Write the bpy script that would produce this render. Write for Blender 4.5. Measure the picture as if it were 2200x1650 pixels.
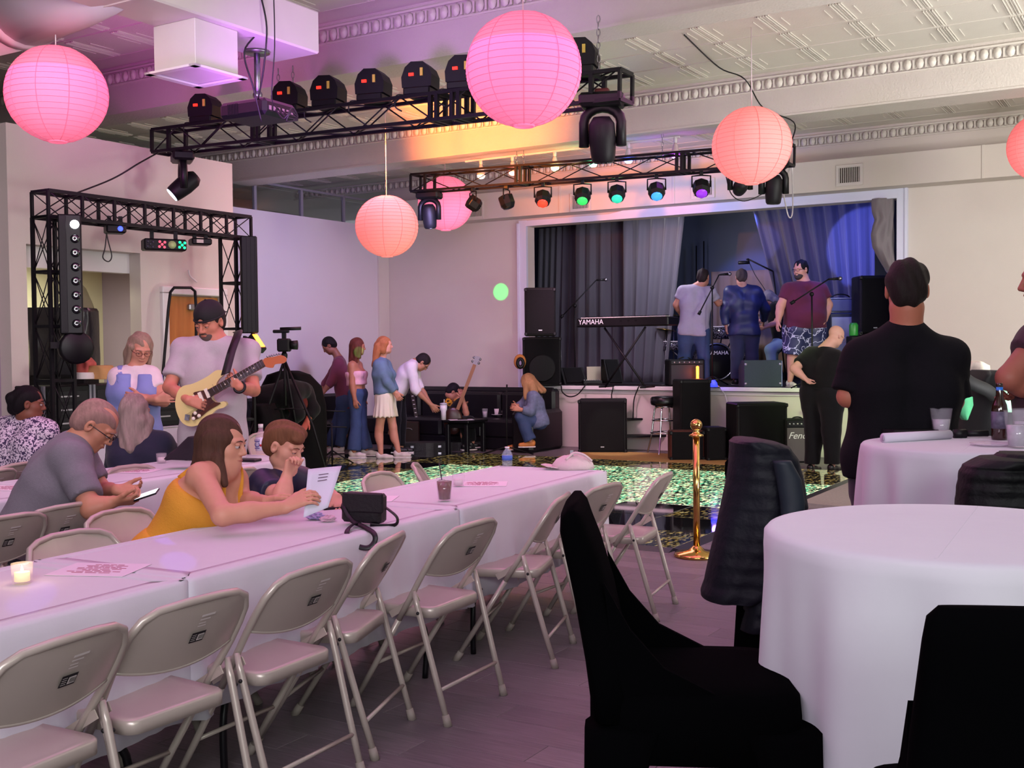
import bpy, math, random
import numpy as np
from math import sin, cos, pi, radians, sqrt
from mathutils import Vector, Matrix, Quaternion
random.seed(7); np.random.seed(7)
for _o in list(bpy.data.objects): bpy.data.objects.remove(_o)
SC = bpy.context.scene; COL = SC.collection
V = Vector
# ------------------------------------------------------------------ camera
FPX = 2400.0; PITCH = radians(1.84); ROLL = radians(0.57); CAMZ = 1.5
_f = V((0, cos(PITCH), -sin(PITCH))); _r0 = V((1, 0, 0)); _u0 = _r0.cross(_f)
_r = _r0*cos(ROLL) - _u0*sin(ROLL); _u = _u0*cos(ROLL) + _r0*sin(ROLL)
cd = bpy.data.cameras.new('camera'); cam = bpy.data.objects.new('camera', cd); COL.objects.link(cam)
cam.matrix_world = Matrix(((_r.x, _u.x, -_f.x, 0), (_r.y, _u.y, -_f.y, 0), (_r.z, _u.z, -_f.z, CAMZ), (0, 0, 0, 1)))
cd.sensor_width = 36; cd.sensor_fit = 'HORIZONTAL'; cd.lens = FPX*36/2200; cd.clip_start = .05; cd.clip_end = 100
SC.camera = cam
def ray(px, py): return _f + _r*((px-1100)/FPX) + _u*((825-py)/FPX)
def at(px, py, Y):
    d = ray(px, py); return V((0, 0, CAMZ)) + d*(Y/d.y)
def onz(px, py, z=0.0):
    d = ray(px, py); return V((0, 0, CAMZ)) + d*((z-CAMZ)/d.z)
# room frame: u runs right along the stage wall, v runs toward the stage
RA = radians(31.5); CU, SU = cos(RA), sin(RA)
def RM(u, v, z=0.0): return V((u*CU+v*SU, -u*SU+v*CU, z))
def toroom(p): return (p.x*CU-p.y*SU, p.x*SU+p.y*CU, p.z)
RZ = -RA
def onv(px, py, v):   # point of the plane v=const seen at the pixel
    d = ray(px, py); k = v/(d.x*SU+d.y*CU); return V((0, 0, CAMZ))+d*k
def onu(px, py, u):
    d = ray(px, py); k = u/(d.x*CU-d.y*SU); return V((0, 0, CAMZ))+d*k
# ------------------------------------------------------------------ colour, materials
def lin(c):
    if isinstance(c, str): c = tuple(int(c[i:i+2], 16)/255 for i in (0, 2, 4))
    return tuple((x/12.92 if x <= .04045 else ((x+.055)/1.055)**2.4) for x in c[:3])
MATS = {}
def mat(name, col, rough=.6, metal=0, noise=0, nscale=20, bump=0, bscale=60, emit=None, estr=0, trans=0, ior=1.45,
        sheen=0, coat=0, alpha=1, objvar=0, sss=0, spec=None, stretch=None):
    if name in MATS: return MATS[name]
    m = bpy.data.materials.new(name); m.use_nodes = True; nt = m.node_tree; N = nt.nodes; L = nt.links
    b = N['Principled BSDF']; c = lin(col)
    b.inputs['Base Color'].default_value = (*c, 1); b.inputs['Roughness'].default_value = rough
    b.inputs['Metallic'].default_value = metal; b.inputs['IOR'].default_value = ior
    if trans: b.inputs['Transmission Weight'].default_value = trans
    if sheen: b.inputs['Sheen Weight'].default_value = sheen
    if coat: b.inputs['Coat Weight'].default_value = coat
    if spec is not None: b.inputs['Specular IOR Level'].default_value = spec
    if alpha < 1: b.inputs['Alpha'].default_value = alpha
    if sss:
        b.inputs['Subsurface Weight'].default_value = sss; b.inputs['Subsurface Radius'].default_value = (.02, .008, .004)
        b.inputs['Subsurface Scale'].default_value = 1
    if emit is not None:
        b.inputs['Emission Color'].default_value = (*lin(emit), 1); b.inputs['Emission Strength'].default_value = estr
    tc = N.new('ShaderNodeTexCoord'); vec = tc.outputs['Object']
    if stretch:
        mp = N.new('ShaderNodeMapping'); mp.inputs['Scale'].default_value = stretch; L.new(vec, mp.inputs[0]); vec = mp.outputs[0]
    src = None
    if noise:
        n = N.new('ShaderNodeTexNoise'); n.inputs['Scale'].default_value = nscale; n.inputs['Detail'].default_value = 5
        L.new(vec, n.inputs['Vector'])
        mx = N.new('ShaderNodeMix'); mx.data_type = 'RGBA'
        mx.inputs['A'].default_value = (*[max(0, x*(1-noise)) for x in c], 1)
        mx.inputs['B'].default_value = (*[min(1, x*(1+noise)) for x in c], 1)
        L.new(n.outputs['Fac'], mx.inputs['Factor']); src = mx.outputs['Result']
    if objvar:
        oi = N.new('ShaderNodeObjectInfo'); hs = N.new('ShaderNodeHueSaturation')
        mr = N.new('ShaderNodeMapRange'); mr.inputs['To Min'].default_value = 1-objvar; mr.inputs['To Max'].default_value = 1+objvar
        L.new(oi.outputs['Random'], mr.inputs[0]); L.new(mr.outputs[0], hs.inputs['Value'])
        if src: L.new(src, hs.inputs['Color'])
        else: hs.inputs['Color'].default_value = (*c, 1)
        src = hs.outputs[0]
    if src: L.new(src, b.inputs['Base Color'])
    if bump:
        n2 = N.new('ShaderNodeTexNoise'); n2.inputs['Scale'].default_value = bscale; n2.inputs['Detail'].default_value = 4
        L.new(vec, n2.inputs['Vector']); bp = N.new('ShaderNodeBump'); bp.inputs['Strength'].default_value = bump
        bp.inputs['Distance'].default_value = .01; L.new(n2.outputs['Fac'], bp.inputs['Height']); L.new(bp.outputs[0], b.inputs['Normal'])
    MATS[name] = m; return m
# ------------------------------------------------------------------ mesh builder
class MB:
    def __init__(s): s.v = []; s.f = []; s.mi = []; s.sm = []; s.mats = []
    def _m(s, m):
        if m is None: return 0
        if m not in s.mats: s.mats.append(m)
        return s.mats.index(m)
    def add(s, vs, fs, m=None, smooth=False):
        o = len(s.v); s.v += [tuple(v) for v in vs]; k = s._m(m)
        for f in fs: s.f.append(tuple(i+o for i in f)); s.mi.append(k); s.sm.append(smooth)
        return s
    def box(s, c, size, rz=0, m=None, bev=0, M=None):
        hx, hy, hz = size[0]/2, size[1]/2, size[2]/2
        R = M if M is not None else Matrix.Rotation(rz, 3, 'Z'); c = V(c)
        if bev:
            b = min(bev, hx*.9, hy*.9, hz*.9); vs = []; fs = []
            # chamfered box: 24 verts
            idx = {}
            for sx in (-1, 1):
                for sy in (-1, 1):
                    for sz in (-1, 1):
                        for ax in range(3):
                            p = [sx*(hx-b), sy*(hy-b), sz*(hz-b)]; p[ax] = (sx*hx, sy*hy, sz*hz)[ax]
                            idx[(sx, sy, sz, ax)] = len(vs); vs.append(c+R@V(p))
            S = (-1, 1)
            for sg in S:
                for ax in range(3):
                    o = [a for a in range(3) if a != ax]; q = []
                    for (p1, p2) in ((-1, -1), (1, -1), (1, 1), (-1, 1)):
                        k = [0, 0, 0]; k[ax] = sg; k[o[0]] = p1; k[o[1]] = p2; q.append(idx[(*k, ax)])
                    fl = (sg > 0) ^ (ax == 1)
                    fs.append(tuple(q if fl else q[::-1]))
            for ax in range(3):
                o = [a for a in range(3) if a != ax]
                for p1 in S:
                    for p2 in S:
                        k0 = [0]*3; k0[ax] = -1; k0[o[0]] = p1; k0[o[1]] = p2; k1 = list(k0); k1[ax] = 1
                        q = [idx[(*k0, o[0])], idx[(*k1, o[0])], idx[(*k1, o[1])], idx[(*k0, o[1])]]
                        fl = (p1*p2 > 0) ^ (ax == 1)
                        fs.append(tuple(q if not fl else q[::-1]))
            for sx in S:
                for sy in S:
                    for sz in S:
                        q = [idx[(sx, sy, sz, 0)], idx[(sx, sy, sz, 1)], idx[(sx, sy, sz, 2)]]
                        fs.append(tuple(q if sx*sy*sz > 0 else q[::-1]))
            return s.add(vs, fs, m)
        vs = [c+R@V((x*hx, y*hy, z*hz)) for z in (-1, 1) for (x, y) in ((-1, -1), (1, -1), (1, 1), (-1, 1))]
        return s.add(vs, [(3, 2, 1, 0), (4, 5, 6, 7), (0, 1, 5, 4), (1, 2, 6, 5), (2, 3, 7, 6), (3, 0, 4, 7)], m)
    def beam(s, a, b, w, h=None, m=None, up=(0, 0, 1)):
        a, b = V(a), V(b); h = h or w; d = (b-a); L = d.length; d = d.normalized(); u = V(up)
        if abs(d.dot(u)) > .98: u = V((1, 0, 0))
        x = d.cross(u).normalized(); z = x.cross(d)
        M = Matrix(((x.x, d.x, z.x), (x.y, d.y, z.y), (x.z, d.z, z.z)))
        return s.box((a+b)/2, (w, L, h), m=m, M=M)
    def tube(s, pts, r, n=8, m=None, smooth=True, closed=False, caps=True, flat=1):
        pts = [V(p) for p in pts]; k = len(pts); rr = r if hasattr(r, '__len__') else [r]*k
        vs = []; pn = None
        for i, p in enumerate(pts):
            if closed: t = (pts[(i+1) % k]-pts[i-1])
            else: t = pts[min(i+1, k-1)]-pts[max(i-1, 0)]
            t = t.normalized() if t.length > 1e-9 else V((0, 0, 1))
            if pn is None:
                pn = t.cross(V((0, 0, 1)));
                if pn.length < .05: pn = t.cross(V((0, 1, 0)))
            pn = (pn - t*pn.dot(t)).normalized(); bn = t.cross(pn)
            for j in range(n):
                a = 2*pi*j/n; vs.append(p + pn*cos(a)*rr[i] + bn*sin(a)*rr[i]*flat)
        fs = []
        for i in range(k if closed else k-1):
            i2 = (i+1) % k
            for j in range(n): fs.append((i*n+j, i*n+(j+1) % n, i2*n+(j+1) % n, i2*n+j))
        if caps and not closed: fs.append(tuple(range(n))[::-1]); fs.append(tuple((k-1)*n+j for j in range(n)))
        return s.add(vs, fs, m, smooth)
    def lathe(s, prof, c=(0, 0, 0), n=24, m=None, smooth=True, M=None, sx=1, sy=1):
        c = V(c); R = M or Matrix.Identity(3); vs = []; k = len(prof)
        for r, z in prof:
            for j in range(n):
                a = 2*pi*j/n; vs.append(c+R@V((r*cos(a)*sx, r*sin(a)*sy, z)))
        fs = []
        for i in range(k-1):
            for j in range(n): fs.append((i*n+j, i*n+(j+1) % n, (i+1)*n+(j+1) % n, (i+1)*n+j))
        if prof[0][0] > 1e-6: fs.append(tuple(range(n))[::-1])
        if prof[-1][0] > 1e-6: fs.append(tuple((k-1)*n+j for j in range(n)))
        return s.add(vs, fs, m, smooth)
    def ell(s, c, r, n=12, m=None, M=None):
        rr = (r, r, r) if not hasattr(r, '__len__') else r; R = M or Matrix.Identity(3)
        k = max(5, n//2+1); c = V(c); vs = []; fs = []
        for i in range(k+1):
            t = pi*i/k
            for j in range(n):
                a = 2*pi*j/n; vs.append(c+R@V((rr[0]*sin(t)*cos(a), rr[1]*sin(t)*sin(a), -rr[2]*cos(t))))
        for i in range(k):
            for j in range(n): fs.append((i*n+j, i*n+(j+1) % n, (i+1)*n+(j+1) % n, (i+1)*n+j))
        return s.add(vs, fs, m, True)
    def prism(s, poly, o, ax, ay, depth, m=None, smooth=False):
        """poly (x,y) points placed with o+ax*x+ay*y, extruded by vector depth"""
        o, ax, ay, dp = V(o), V(ax), V(ay), V(depth); n = len(poly)
        vs = [o+ax*x+ay*y for x, y in poly]; vs += [v+dp for v in vs]
        fs = [tuple(range(n))[::-1], tuple(range(n, 2*n))]+[(i, (i+1) % n, n+(i+1) % n, n+i) for i in range(n)]
        if ax.cross(ay).dot(dp) < 0: fs = [f[::-1] for f in fs]
        return s.add(vs, fs, m, smooth)
    def grid(s, P, m=None, smooth=True, thick=None):
        ny = len(P); nx = len(P[0]); vs = [V(p) for row in P for p in row]; fs = []
        for j in range(ny-1):
            for i in range(nx-1): a = j*nx+i; fs.append((a, a+1, a+nx+1, a+nx))
        return s.add(vs, fs, m, smooth)
    def mesh(s, name):
        me = bpy.data.meshes.new(name); me.from_pydata(s.v, [], s.f)
        for m in s.mats: me.materials.append(m)
        me.polygons.foreach_set('material_index', s.mi); me.polygons.foreach_set('use_smooth', s.sm); me.update(); return me
    def build(s, name, m=None, parent=None, world=True, **kw):
        if m is not None and not s.mats: s.mats = [m]
        o = bpy.data.objects.new(name, s.mesh(name)); COL.objects.link(o)
        if parent is not None:
            o.parent = parent
            if world: o.matrix_parent_inverse = parent.matrix_basis.inverted() if parent.parent is None else (parent.matrix_parent_inverse @ parent.matrix_basis).inverted() @ parent.parent.matrix_basis.inverted()
        for k, v in kw.items(): o[k] = v
        return o
def thing(name, label, cat, loc=(0, 0, 0), rz=0, group=None):
    o = bpy.data.objects.new(name, None); COL.objects.link(o); o.empty_display_size = .05
    o.location = loc; o.rotation_euler = (0, 0, rz); o['label'] = label; o['category'] = cat
    if group: o['group'] = group
    return o
def tag(o, label, cat, group=None):
    o['label'] = label; o['category'] = cat
    if group: o['group'] = group
    return o
def dup(root, loc, rz, label, group=None):
    r = root.copy(); COL.objects.link(r); r.location = loc; r.rotation_euler = (0, 0, rz); r['label'] = label
    if group: r['group'] = group
    for ch in list(root.children):
        c = ch.copy(); COL.objects.link(c); c.parent = r; c.matrix_parent_inverse = ch.matrix_parent_inverse.copy()
        for g in ch.children:
            d = g.copy(); COL.objects.link(d); d.parent = c; d.matrix_parent_inverse = g.matrix_parent_inverse.copy()
    return r
def struct(name, mb, m=None, parent=None):
    o = mb.build(name, m, parent)
    if parent is None: o['kind'] = 'structure'
    return o
def solid(o, t=.003, off=0):
    md = o.modifiers.new('solid', 'SOLIDIFY'); md.thickness = t; md.offset = off; return o
def arc(c, r, a0, a1, n, ax=(1, 0, 0), ay=(0, 0, 1)):
    c, ax, ay = V(c), V(ax), V(ay)
    return [c+ax*(r*cos(a0+(a1-a0)*i/n))+ay*(r*sin(a0+(a1-a0)*i/n)) for i in range(n+1)]
def bez(pts, n=12):
    """smooth path through points (catmull rom)"""
    P = [V(p) for p in pts]; out = []
    for i in range(len(P)-1):
        p0 = P[max(i-1, 0)]; p1 = P[i]; p2 = P[i+1]; p3 = P[min(i+2, len(P)-1)]
        for k in range(n):
            t = k/n; out.append(.5*((2*p1)+(p2-p0)*t+(2*p0-5*p1+4*p2-p3)*t*t+(3*p1-p0-3*p2+p3)*t**3))
    out.append(P[-1]); return out
# ------------------------------------------------------------------ world, lights, exposure
w = bpy.data.worlds.new('world'); SC.world = w; w.use_nodes = True
w.node_tree.nodes['Background'].inputs[0].default_value = (.78, .74, .80, 1); w.node_tree.nodes['Background'].inputs[1].default_value = .33
SC.view_settings.view_transform = 'Standard'; SC.view_settings.look = 'None'; SC.view_settings.gamma = 1
SC.view_settings.use_curve_mapping = False; SC.view_settings.exposure = 0.0
def light(kind, name, loc, power, col, target=None, size=.3, sizey=None, spot=40, blend=.5):
    d = bpy.data.lights.new(name, kind); d.energy = power; d.color = col
    o = bpy.data.objects.new(name, d); COL.objects.link(o); o.location = loc
    if kind == 'AREA':
        d.size = size
        if sizey: d.shape = 'RECTANGLE'; d.size_y = sizey
    elif kind == 'SPOT': d.spot_size = radians(spot); d.spot_blend = blend; d.shadow_soft_size = size
    else: d.shadow_soft_size = size
    t = V(target) if target is not None else V(loc)-V((0, 0, 1))
    o.rotation_euler = (t-V(loc)).to_track_quat('-Z', 'Y').to_euler(); return o
# house lights over and behind the viewer (white), added white fills, pink wash over tables, lit stage, coloured effect lights
light('AREA', 'house_light_back', RM(4.5, -4.5, 3.9), 330, (.92, 1, .95), RM(-3, 7, .9), 4, 1.6)
light('AREA', 'table_fill_right', V((2.6, -.8, 2.6)), 22, (.9, 1, .86), V((1.2, 2.6, .6)), 1.5, 1)  # added fill that brightens the cloth of the near round table
light('AREA', 'house_light_right', RM(2.6, 9.0, 3.0), 290, (1, .98, .90), RM(-1.5, 14.5, 2.6), 1.6, 1.6)
light('AREA', 'wall_fill_left', RM(-4.6, 2.6, 3.3), 42, (1, .97, .9), RM(-8.3, 7.2, 2.4), 1.5, 1)  # added fill that whitens the partition wall
light('AREA', 'ceiling_fill_right', RM(0.5, 7.0, .9), 185, (.98, .98, .95), RM(-1.5, 9.5, 4.2), 2.0, 1.2)  # added unseen panel that brightens the ceiling in place of bounce
light('AREA', 'ceiling_fill_back', RM(-.5, -1.2, 2.4), 110, (.95, .85, 1), RM(-5, 5.6, 4.4), 2.0, 1.0)  # added fill thrown up at the ceiling, no fixture there
light('AREA', 'pink_wash_tables', RM(-4.3, 5.4, 3.26), 74, (1, .20, .74), RM(-4.3, 5.4, 0), 5.5, 2.8)
light('AREA', 'pink_wash_near', RM(-3.2, 2.6, 3.5), 24, (1, .2, .8), RM(-3.4, 2.8, 0), 2.5, 1.6)
light('AREA', 'pink_wash_right', RM(-.6, 3.2, 3.8), 20, (.75, .62, 1), RM(-.2, 3.2, 0), 2.5, 1.6)
light('AREA', 'pink_wash_far', RM(-6.5, 9.4, 3.7), 85, (1, .36, .62), RM(-6.5, 9.6, 0), 4, 1.2)
light('SPOT', 'mauve_on_beam', RM(-4.9, 4.8, 2.6), 210, (.60, .16, 1), RM(-5.6, 7.4, 4.0), .3, spot=100, blend=1)
light('SPOT', 'magenta_on_beam', RM(-7.2, 5.0, 2.7), 100, (1, .10, .8), RM(-7.8, 7.4, 4.1), .2, spot=80, blend=1)
light('SPOT', 'orange_on_beam', RM(toroom(onv(1060, 290, 11.3))[0]-.3, 8.9, 3.2), 1100, (1, .23, .025), onv(1040, 285, 11.3), .05, spot=56, blend=.8)
light('SPOT', 'lavender_on_wall', RM(-7.9, 11.0, 3.1), 300, (.52, .42, 1), RM(-11.4, 12.8, 1.7), .3, spot=110, blend=1)
light('SPOT', 'pink_on_stage_wall', RM(-7.6, 11.9, 3.2), 90, (1, .42, .62), RM(-9.8, 14.8, 1.9), .3, spot=95, blend=1)
light('SPOT', 'pink_on_stage_front', RM(-7.0, 12.4, 3.0), 260, (1, .55, .8), RM(-7.6, 14.8, .6), .2, spot=65, blend=1)
light('SPOT', 'green_on_stage_front', RM(-4.4, 12.4, 2.6), 230, (.55, 1, .32), RM(-4.1, 14.8, .55), .1, spot=50, blend=1)
light('SPOT', 'coral_on_soffit', RM(-7.4, 12.6, 3.1), 40, (1, .35, .35), RM(-7.4, 14.5, 3.6), .1, spot=80, blend=1)
light('SPOT', 'violet_on_floor', RM(-.9, 6.5, 3.6), 90, (.75, .3, 1), RM(-1.9, 6.4, 0), .2, spot=50, blend=1)
light('SPOT', 'blue_on_duct', RM(-4.4, 3.4, 2.9), 16, (.3, .1, 1), RM(-5.9, 4.9, 3.9), .1, spot=70, blend=1)
light('SPOT', 'red_on_round_duct', RM(-5.9, 3.9, 2.7), 40, (1, .06, .15), RM(-7.2, 4.6, 3.7), .05, spot=50, blend=1)
light('AREA', 'side_room_light', RM(-9.3, 6.6, 2.3), 34, (1, .96, .72), RM(-9.6, 6.5, .5), 1.0, .8)
light('SPOT', 'green_dot_wall', RM(-6.9, 7.0, 2.45), 6000, (0, 1, .12), onv(1076, 627, 14.8), .01, spot=2.0, blend=.35)
light('SPOT', 'green_dot_girl', RM(-6.9, 6.8, 2.35), 3500, (0, 1, .12), at(766, 752, 15.0), .01, spot=1.6, blend=.35)
for i_, (px_, py_) in enumerate(((362, 1157), (383, 1207), (70, 1284))):
    light('SPOT', 'blue_dot_table', RM(-7.2, 5.9, 2.4), 300, (.12, .08, 1), onz(px_, py_, .75), .005, spot=1.5, blend=.5)
light('SPOT', 'blue_dot_side_wall', RM(-4, 3.5, 2.6), 40, (.15, .1, 1), RM(-8.9, 5.6, 1.9), .01, spot=3.5, blend=.8)
# ================================================================== STRUCTURE
CEIL = 4.28
M_wall = mat('wall_paint', 'cfc6bd', .7, noise=.03, nscale=3, bump=.15, bscale=120)
M_wall2 = mat('wall_paint_cool', 'd0c8cc', .6, noise=.03, nscale=2)
M_ceil = mat('tin_ceiling_paint', 'd6d0c6', .45, noise=.04, nscale=6, bump=.2, bscale=60)
M_trim = mat('gloss_trim_paint', 'dedad8', .35)
M_beamp = mat('beam_plaster', 'c8c0b8', .6, noise=.06, nscale=4, bump=.5, bscale=45)
M_pur = mat('side_wall_mauve', '9a8a9c', .7, noise=.05, nscale=2)
# floor: vinyl planks
M_plank = mat('vinyl_plank', '6d6468', .40, noise=.55, nscale=7, bump=.15, bscale=30, objvar=.16, stretch=(.8, 14, 1))
fl = struct('floor', MB().box((0, 8, -.055), (40, 40, .1)), mat('subfloor', '5c5458', .6))
PW, PL = .18, 1.22
_pm = MB().box((0, 0, -.0045), (PL-.002, PW-.002, .013), bev=.001).mesh('plank'); _pm.materials.append(M_plank)
rest = MB(); npl = 0; cand = []
for j in range(-12, 88):
    off = (j*.437) % PL
    for i in range(-14, 9):
        u = i*PL+off; v = j*PW+.1; cand.append((u, v))
def _vis(u, v):
    p = RM(u, v, 0)
    if p.y < .3: return None
    x = 1100+FPX*p.x/p.y; y = 749+FPX*1.5/p.y
    return p.y + (0 if (-100 < x < 2300 and y < 1750) else 60)
cv = sorted([(d, c) for c in cand for d in [_vis(*c)] if d ], key=lambda t: t[0])
cv = [t for t in cv if t[1][1] < 14.9 and t[1][0] > -11.6]
for k, (d, (u, v)) in enumerate(cv):
    if k < 290:
        o = bpy.data.objects.new('plank', _pm); COL.objects.link(o); o.parent = fl; p = RM(u, v, 0); o.location = p; o.rotation_euler = (0, 0, RZ)
    else: rest.box(RM(u, v, -.0045), (PL-.003, PW-.003, .013), rz=RZ)
o = rest.build('plank_field', M_plank, fl); o['kind'] = 'stuff'
# ceiling with tin tiles
struct('ceiling', MB().box(RM(-7, 7, CEIL+.08), (26, 24, .1), rz=RZ), M_ceil)
ceil = bpy.data.objects['ceiling']
TS = .61
def tile_mesh():
    b = MB(); h = TS/2-.002
    b.box((0, 0, .012), (TS-.004, TS-.004, .016))
    for s in (-1, 1):
        for o_, w_, z_ in ((.012, .010, .012), (.034, .012, .016), (.052, .008, .010)):   # long ridges along the sides
            b.box((s*(h-o_), 0, -z_/2+.004), (w_, TS*.86, z_), bev=.003)
        b.box((0, s*(h-.006), .003), (TS-.01, .006, .006))
        b.box((s*(h-.12), 0, .001), (.008, TS*.42, .008), bev=.002)
    me = b.mesh('ceiling_tile'); me.materials.append(M_ceil); return me
_tm = tile_mesh(); tiles = []
for (v0, n) in ((.9, 4), (4.05, 5), (7.95, 5), (11.9, 4)):
    for j in range(n):
        for i in range(-24, 4):
            v = v0+.33+j*TS; u = i*TS+.2
            if n == 5 and j == 4: v = v0+.33+j*TS
            p = RM(u, v, CEIL)
            if p.y < 2.5: continue
            x = 1100+FPX*p.x/p.y; y = 749-FPX*2.75/p.y
            vis = (-150 < x < 2350) and y > -120
            tiles.append((0 if vis else 1, p.y, u, v))
tiles.sort(); rest = MB(); nt_ = 0
for k, (a, d, u, v) in enumerate(tiles):
    if a == 0 and nt_ < 285:
        o = bpy.data.objects.new('ceiling_tile', _tm); COL.objects.link(o); o.parent = ceil; o.location = RM(u, v, CEIL); o.rotation_euler = (0, 0, RZ); nt_ += 1
    elif u < 1: rest.box(RM(u, v, CEIL+.012), (TS-.004, TS-.004, .016), rz=RZ)
o = rest.build('ceiling_tile_field', M_ceil, ceil); o['kind'] = 'stuff'
# beams
def egg_row(parent, u0, u1, v, z, sgn=-1, step=.115):
    b = MB(); n = int((u1-u0)/step)
    for i in range(n):
        u = u0+(i+.5)*step; c = RM(u, v+sgn*.012, z)
        M = Matrix.Rotation(RZ, 3, 'Z'); q = step*.34; vs = []; fs = []
        ring = []
        for (rr, dd) in ((1, 0), (.72, .018), (.0, .024)):
            for j in range(8):
                a = 2*pi*j/8; vs.append(c+M@V((q*rr*cos(a), sgn*dd, q*1.35*rr*sin(a))))
        for i2 in range(2):
            for j in range(8): fs.append((i2*8+j, i2*8+(j+1) % 8, (i2+1)*8+(j+1) % 8, (i2+1)*8+j))
        b.add(vs, fs, None, True)
        b.box(RM(u+step/2, v+sgn*.012, z-.005), (step*.16, .02, .085), rz=RZ)
    b.box(RM((u0+u1)/2, v+sgn*.008, z+.065), (u1-u0, .03, .018), rz=RZ); b.box(RM((u0+u1)/2, v+sgn*.006, z-.065), (u1-u0, .024, .014), rz=RZ)
    o = b.build('egg_moulding', M_ceil, parent); o['kind'] = 'stuff'; return o
for nm, v0, v1 in (('trim_1', 3.45, 3.8), ('trim_2', 7.45, 7.8), ('trim_3', 11.3, 11.75)):
    b = MB(); b.box(RM(-7, (v0+v1)/2, (CEIL+.05+3.85)/2), (26, v1-v0, CEIL+.05-3.85), rz=RZ, bev=.006)
    b.box(RM(-7, v0+.02, 3.857), (26, .06, .02), rz=RZ)
    o = struct(nm, b, M_beamp); egg_row(o, -13.5, 3.2, v0, CEIL-.085); egg_row(o, -13.5, 3.2, v1, CEIL-.085, sgn=1)
# stage wall with opening, soffit
SV = 14.8; UL, UR = -8.76, -3.27; OZ = 3.36; SZ = .93
b = MB()
b.box(RM((-11.5+UL)/2, SV+.1, 2.2), (UL+11.5, .2, 4.4), rz=RZ); b.box(RM((UR+3.5)/2, SV+.1, 2.2), (3.5-UR, .2, 4.4), rz=RZ)
b.box(RM((UL+UR)/2, SV+.1, (OZ+4.4)/2), (UR-UL, .2, 4.4-OZ), rz=RZ); b.box(RM((UL+UR)/2, SV+.1, SZ/2-.04), (UR-UL, .2, SZ-.09), rz=RZ)
o = struct('wall_stage', b, M_wall); egg_row(o, -13.5, 2.5, SV-.01, CEIL-.085)
b = MB(); b.box(RM((-11.47+3)/2-.0, SV-.17, 3.68), (14.4, .34, .40), rz=RZ, bev=.004)
for u in (-10.1, -8.0, -6.2, -4.6, -2.2, -.8, .8): b.box(RM(u, SV-.345, 3.68), (.03, .012, .4), rz=RZ)
o = struct('trim_4', b, M_wall)
# proscenium trim
b = MB()
def pl(u0, u1, z0, z1, d=.05, v=SV): b.box(RM((u0+u1)/2, v-d/2, (z0+z1)/2), (abs(u1-u0), d, abs(z1-z0)), rz=RZ)
pl(UL-.13, UL, SZ-.06, OZ+.09, .05); pl(UL-.155, UL-.12, SZ-.06, OZ+.05, .07); pl(UR, UR+.13, SZ-.06, OZ+.14, .05); pl(UR+.1, UR+.135, SZ-.06, OZ+.14, .07)
pl(UL-.02, UR+.02, OZ, OZ+.05, .06)
pl(UL-.13, -7.35, OZ+.05, OZ+.085, .045); pl(-6.9, UR+.13, OZ+.05, OZ+.16, .045); pl(-6.9, UR+.13, OZ+.14, OZ+.175, .07)
b.prism([(0, 0), (.45, 0), (.45, .11), (0, .035)], RM(-7.35, SV-.045, OZ+.05), RM(1, 0), (0, 0, 1), RM(0, .045))
struct('trim_5', b, mat('proscenium_trim', 'd6d8ea', .4))
# side walls
b = MB(); b.box(RM(-11.57, 11.5, 1.755), (.2, 6.6, 3.51), rz=RZ); struct('wall_left', b, M_wall2)
b = MB(); b.box(RM(-11.47, 14.66, 1.75), (.06, .27, 3.5), rz=RZ); struct('trim_6', b, M_wall)
# light partition wall with opening and door
LU = -8.33; LT = 3.39; D0, D1, DH = 7.30, 8.05, 2.05; O0, O1, OH = 5.86, 7.04, 2.41
b = MB()
def lw(v0, v1, z0, z1): b.box(RM(LU-.075, (v0+v1)/2, (z0+z1)/2), (.15, v1-v0, z1-z0), rz=RZ)
lw(5.7, O0, 0, LT); lw(O0, O1, OH, LT); lw(O1, D0, 0, LT); lw(D0, D1, DH, LT); lw(D1, 8.22, 0, LT)
struct('wall_partition', b, M_wall)
b = MB(); b.box(RM(LU-1.6, 8.15, LT/2), (3.1, .14, LT), rz=RZ); b.box(RM(LU-2.75, 5.7, LT/2), (5.2, .15, LT), rz=RZ, m=M_pur); struct('wall_return', b, M_wall)
bpy.data.objects['wall_return'].data.materials.append(M_wall)
b = MB(); b.box(RM(LU-1.9, 7.0, LT/2), (.1, 2.4, LT), rz=RZ); b.box(RM(LU-.95, 7.0, 2.62), (1.8, 2.2, .06), rz=RZ)
struct('wall_side_room', b, mat('side_room_paint', 'dcd8bc', .6))
b = MB(); b.box(RM(LU-.2, 6.45, 2.33), (.1, 1.18, .2), rz=RZ); struct('trim_7', b, M_trim)
b = MB()
for v in (D0, D1): b.box(RM(LU+.015, v, DH/2), (.06, .075, DH+.04), rz=RZ, bev=.008)
b.box(RM(LU+.015, (D0+D1)/2, DH+.03), (.06, D1-D0+.075, .075), rz=RZ, bev=.008); struct('trim_8', b, M_trim)
M_door = mat('oak_door', 'b9773a', .4, noise=.25, nscale=5, stretch=(6, 6, .6))
d = MB().box(RM(LU-.05, (D0+D1)/2, DH/2-.01), (.045, D1-D0-.06, DH-.02), rz=RZ, bev=.004).build('door_1', M_door); d['kind'] = 'structure'
MB().tube([RM(LU+.0, D0+.1, 1.0), RM(LU+.06, D0+.1, 1.0)], .012).ell(RM(LU+.075, D0+.1, 1.0), .028).build('door_handle', mat('brass', 'b08a50', .3, 1), d)
MB().box(RM(LU-.015, D0+.42, DH-.12), (.05, .2, .06), rz=RZ, bev=.01).build('door_closer', mat('grey_metal', '9a9a9a', .4, .8), d)
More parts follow.
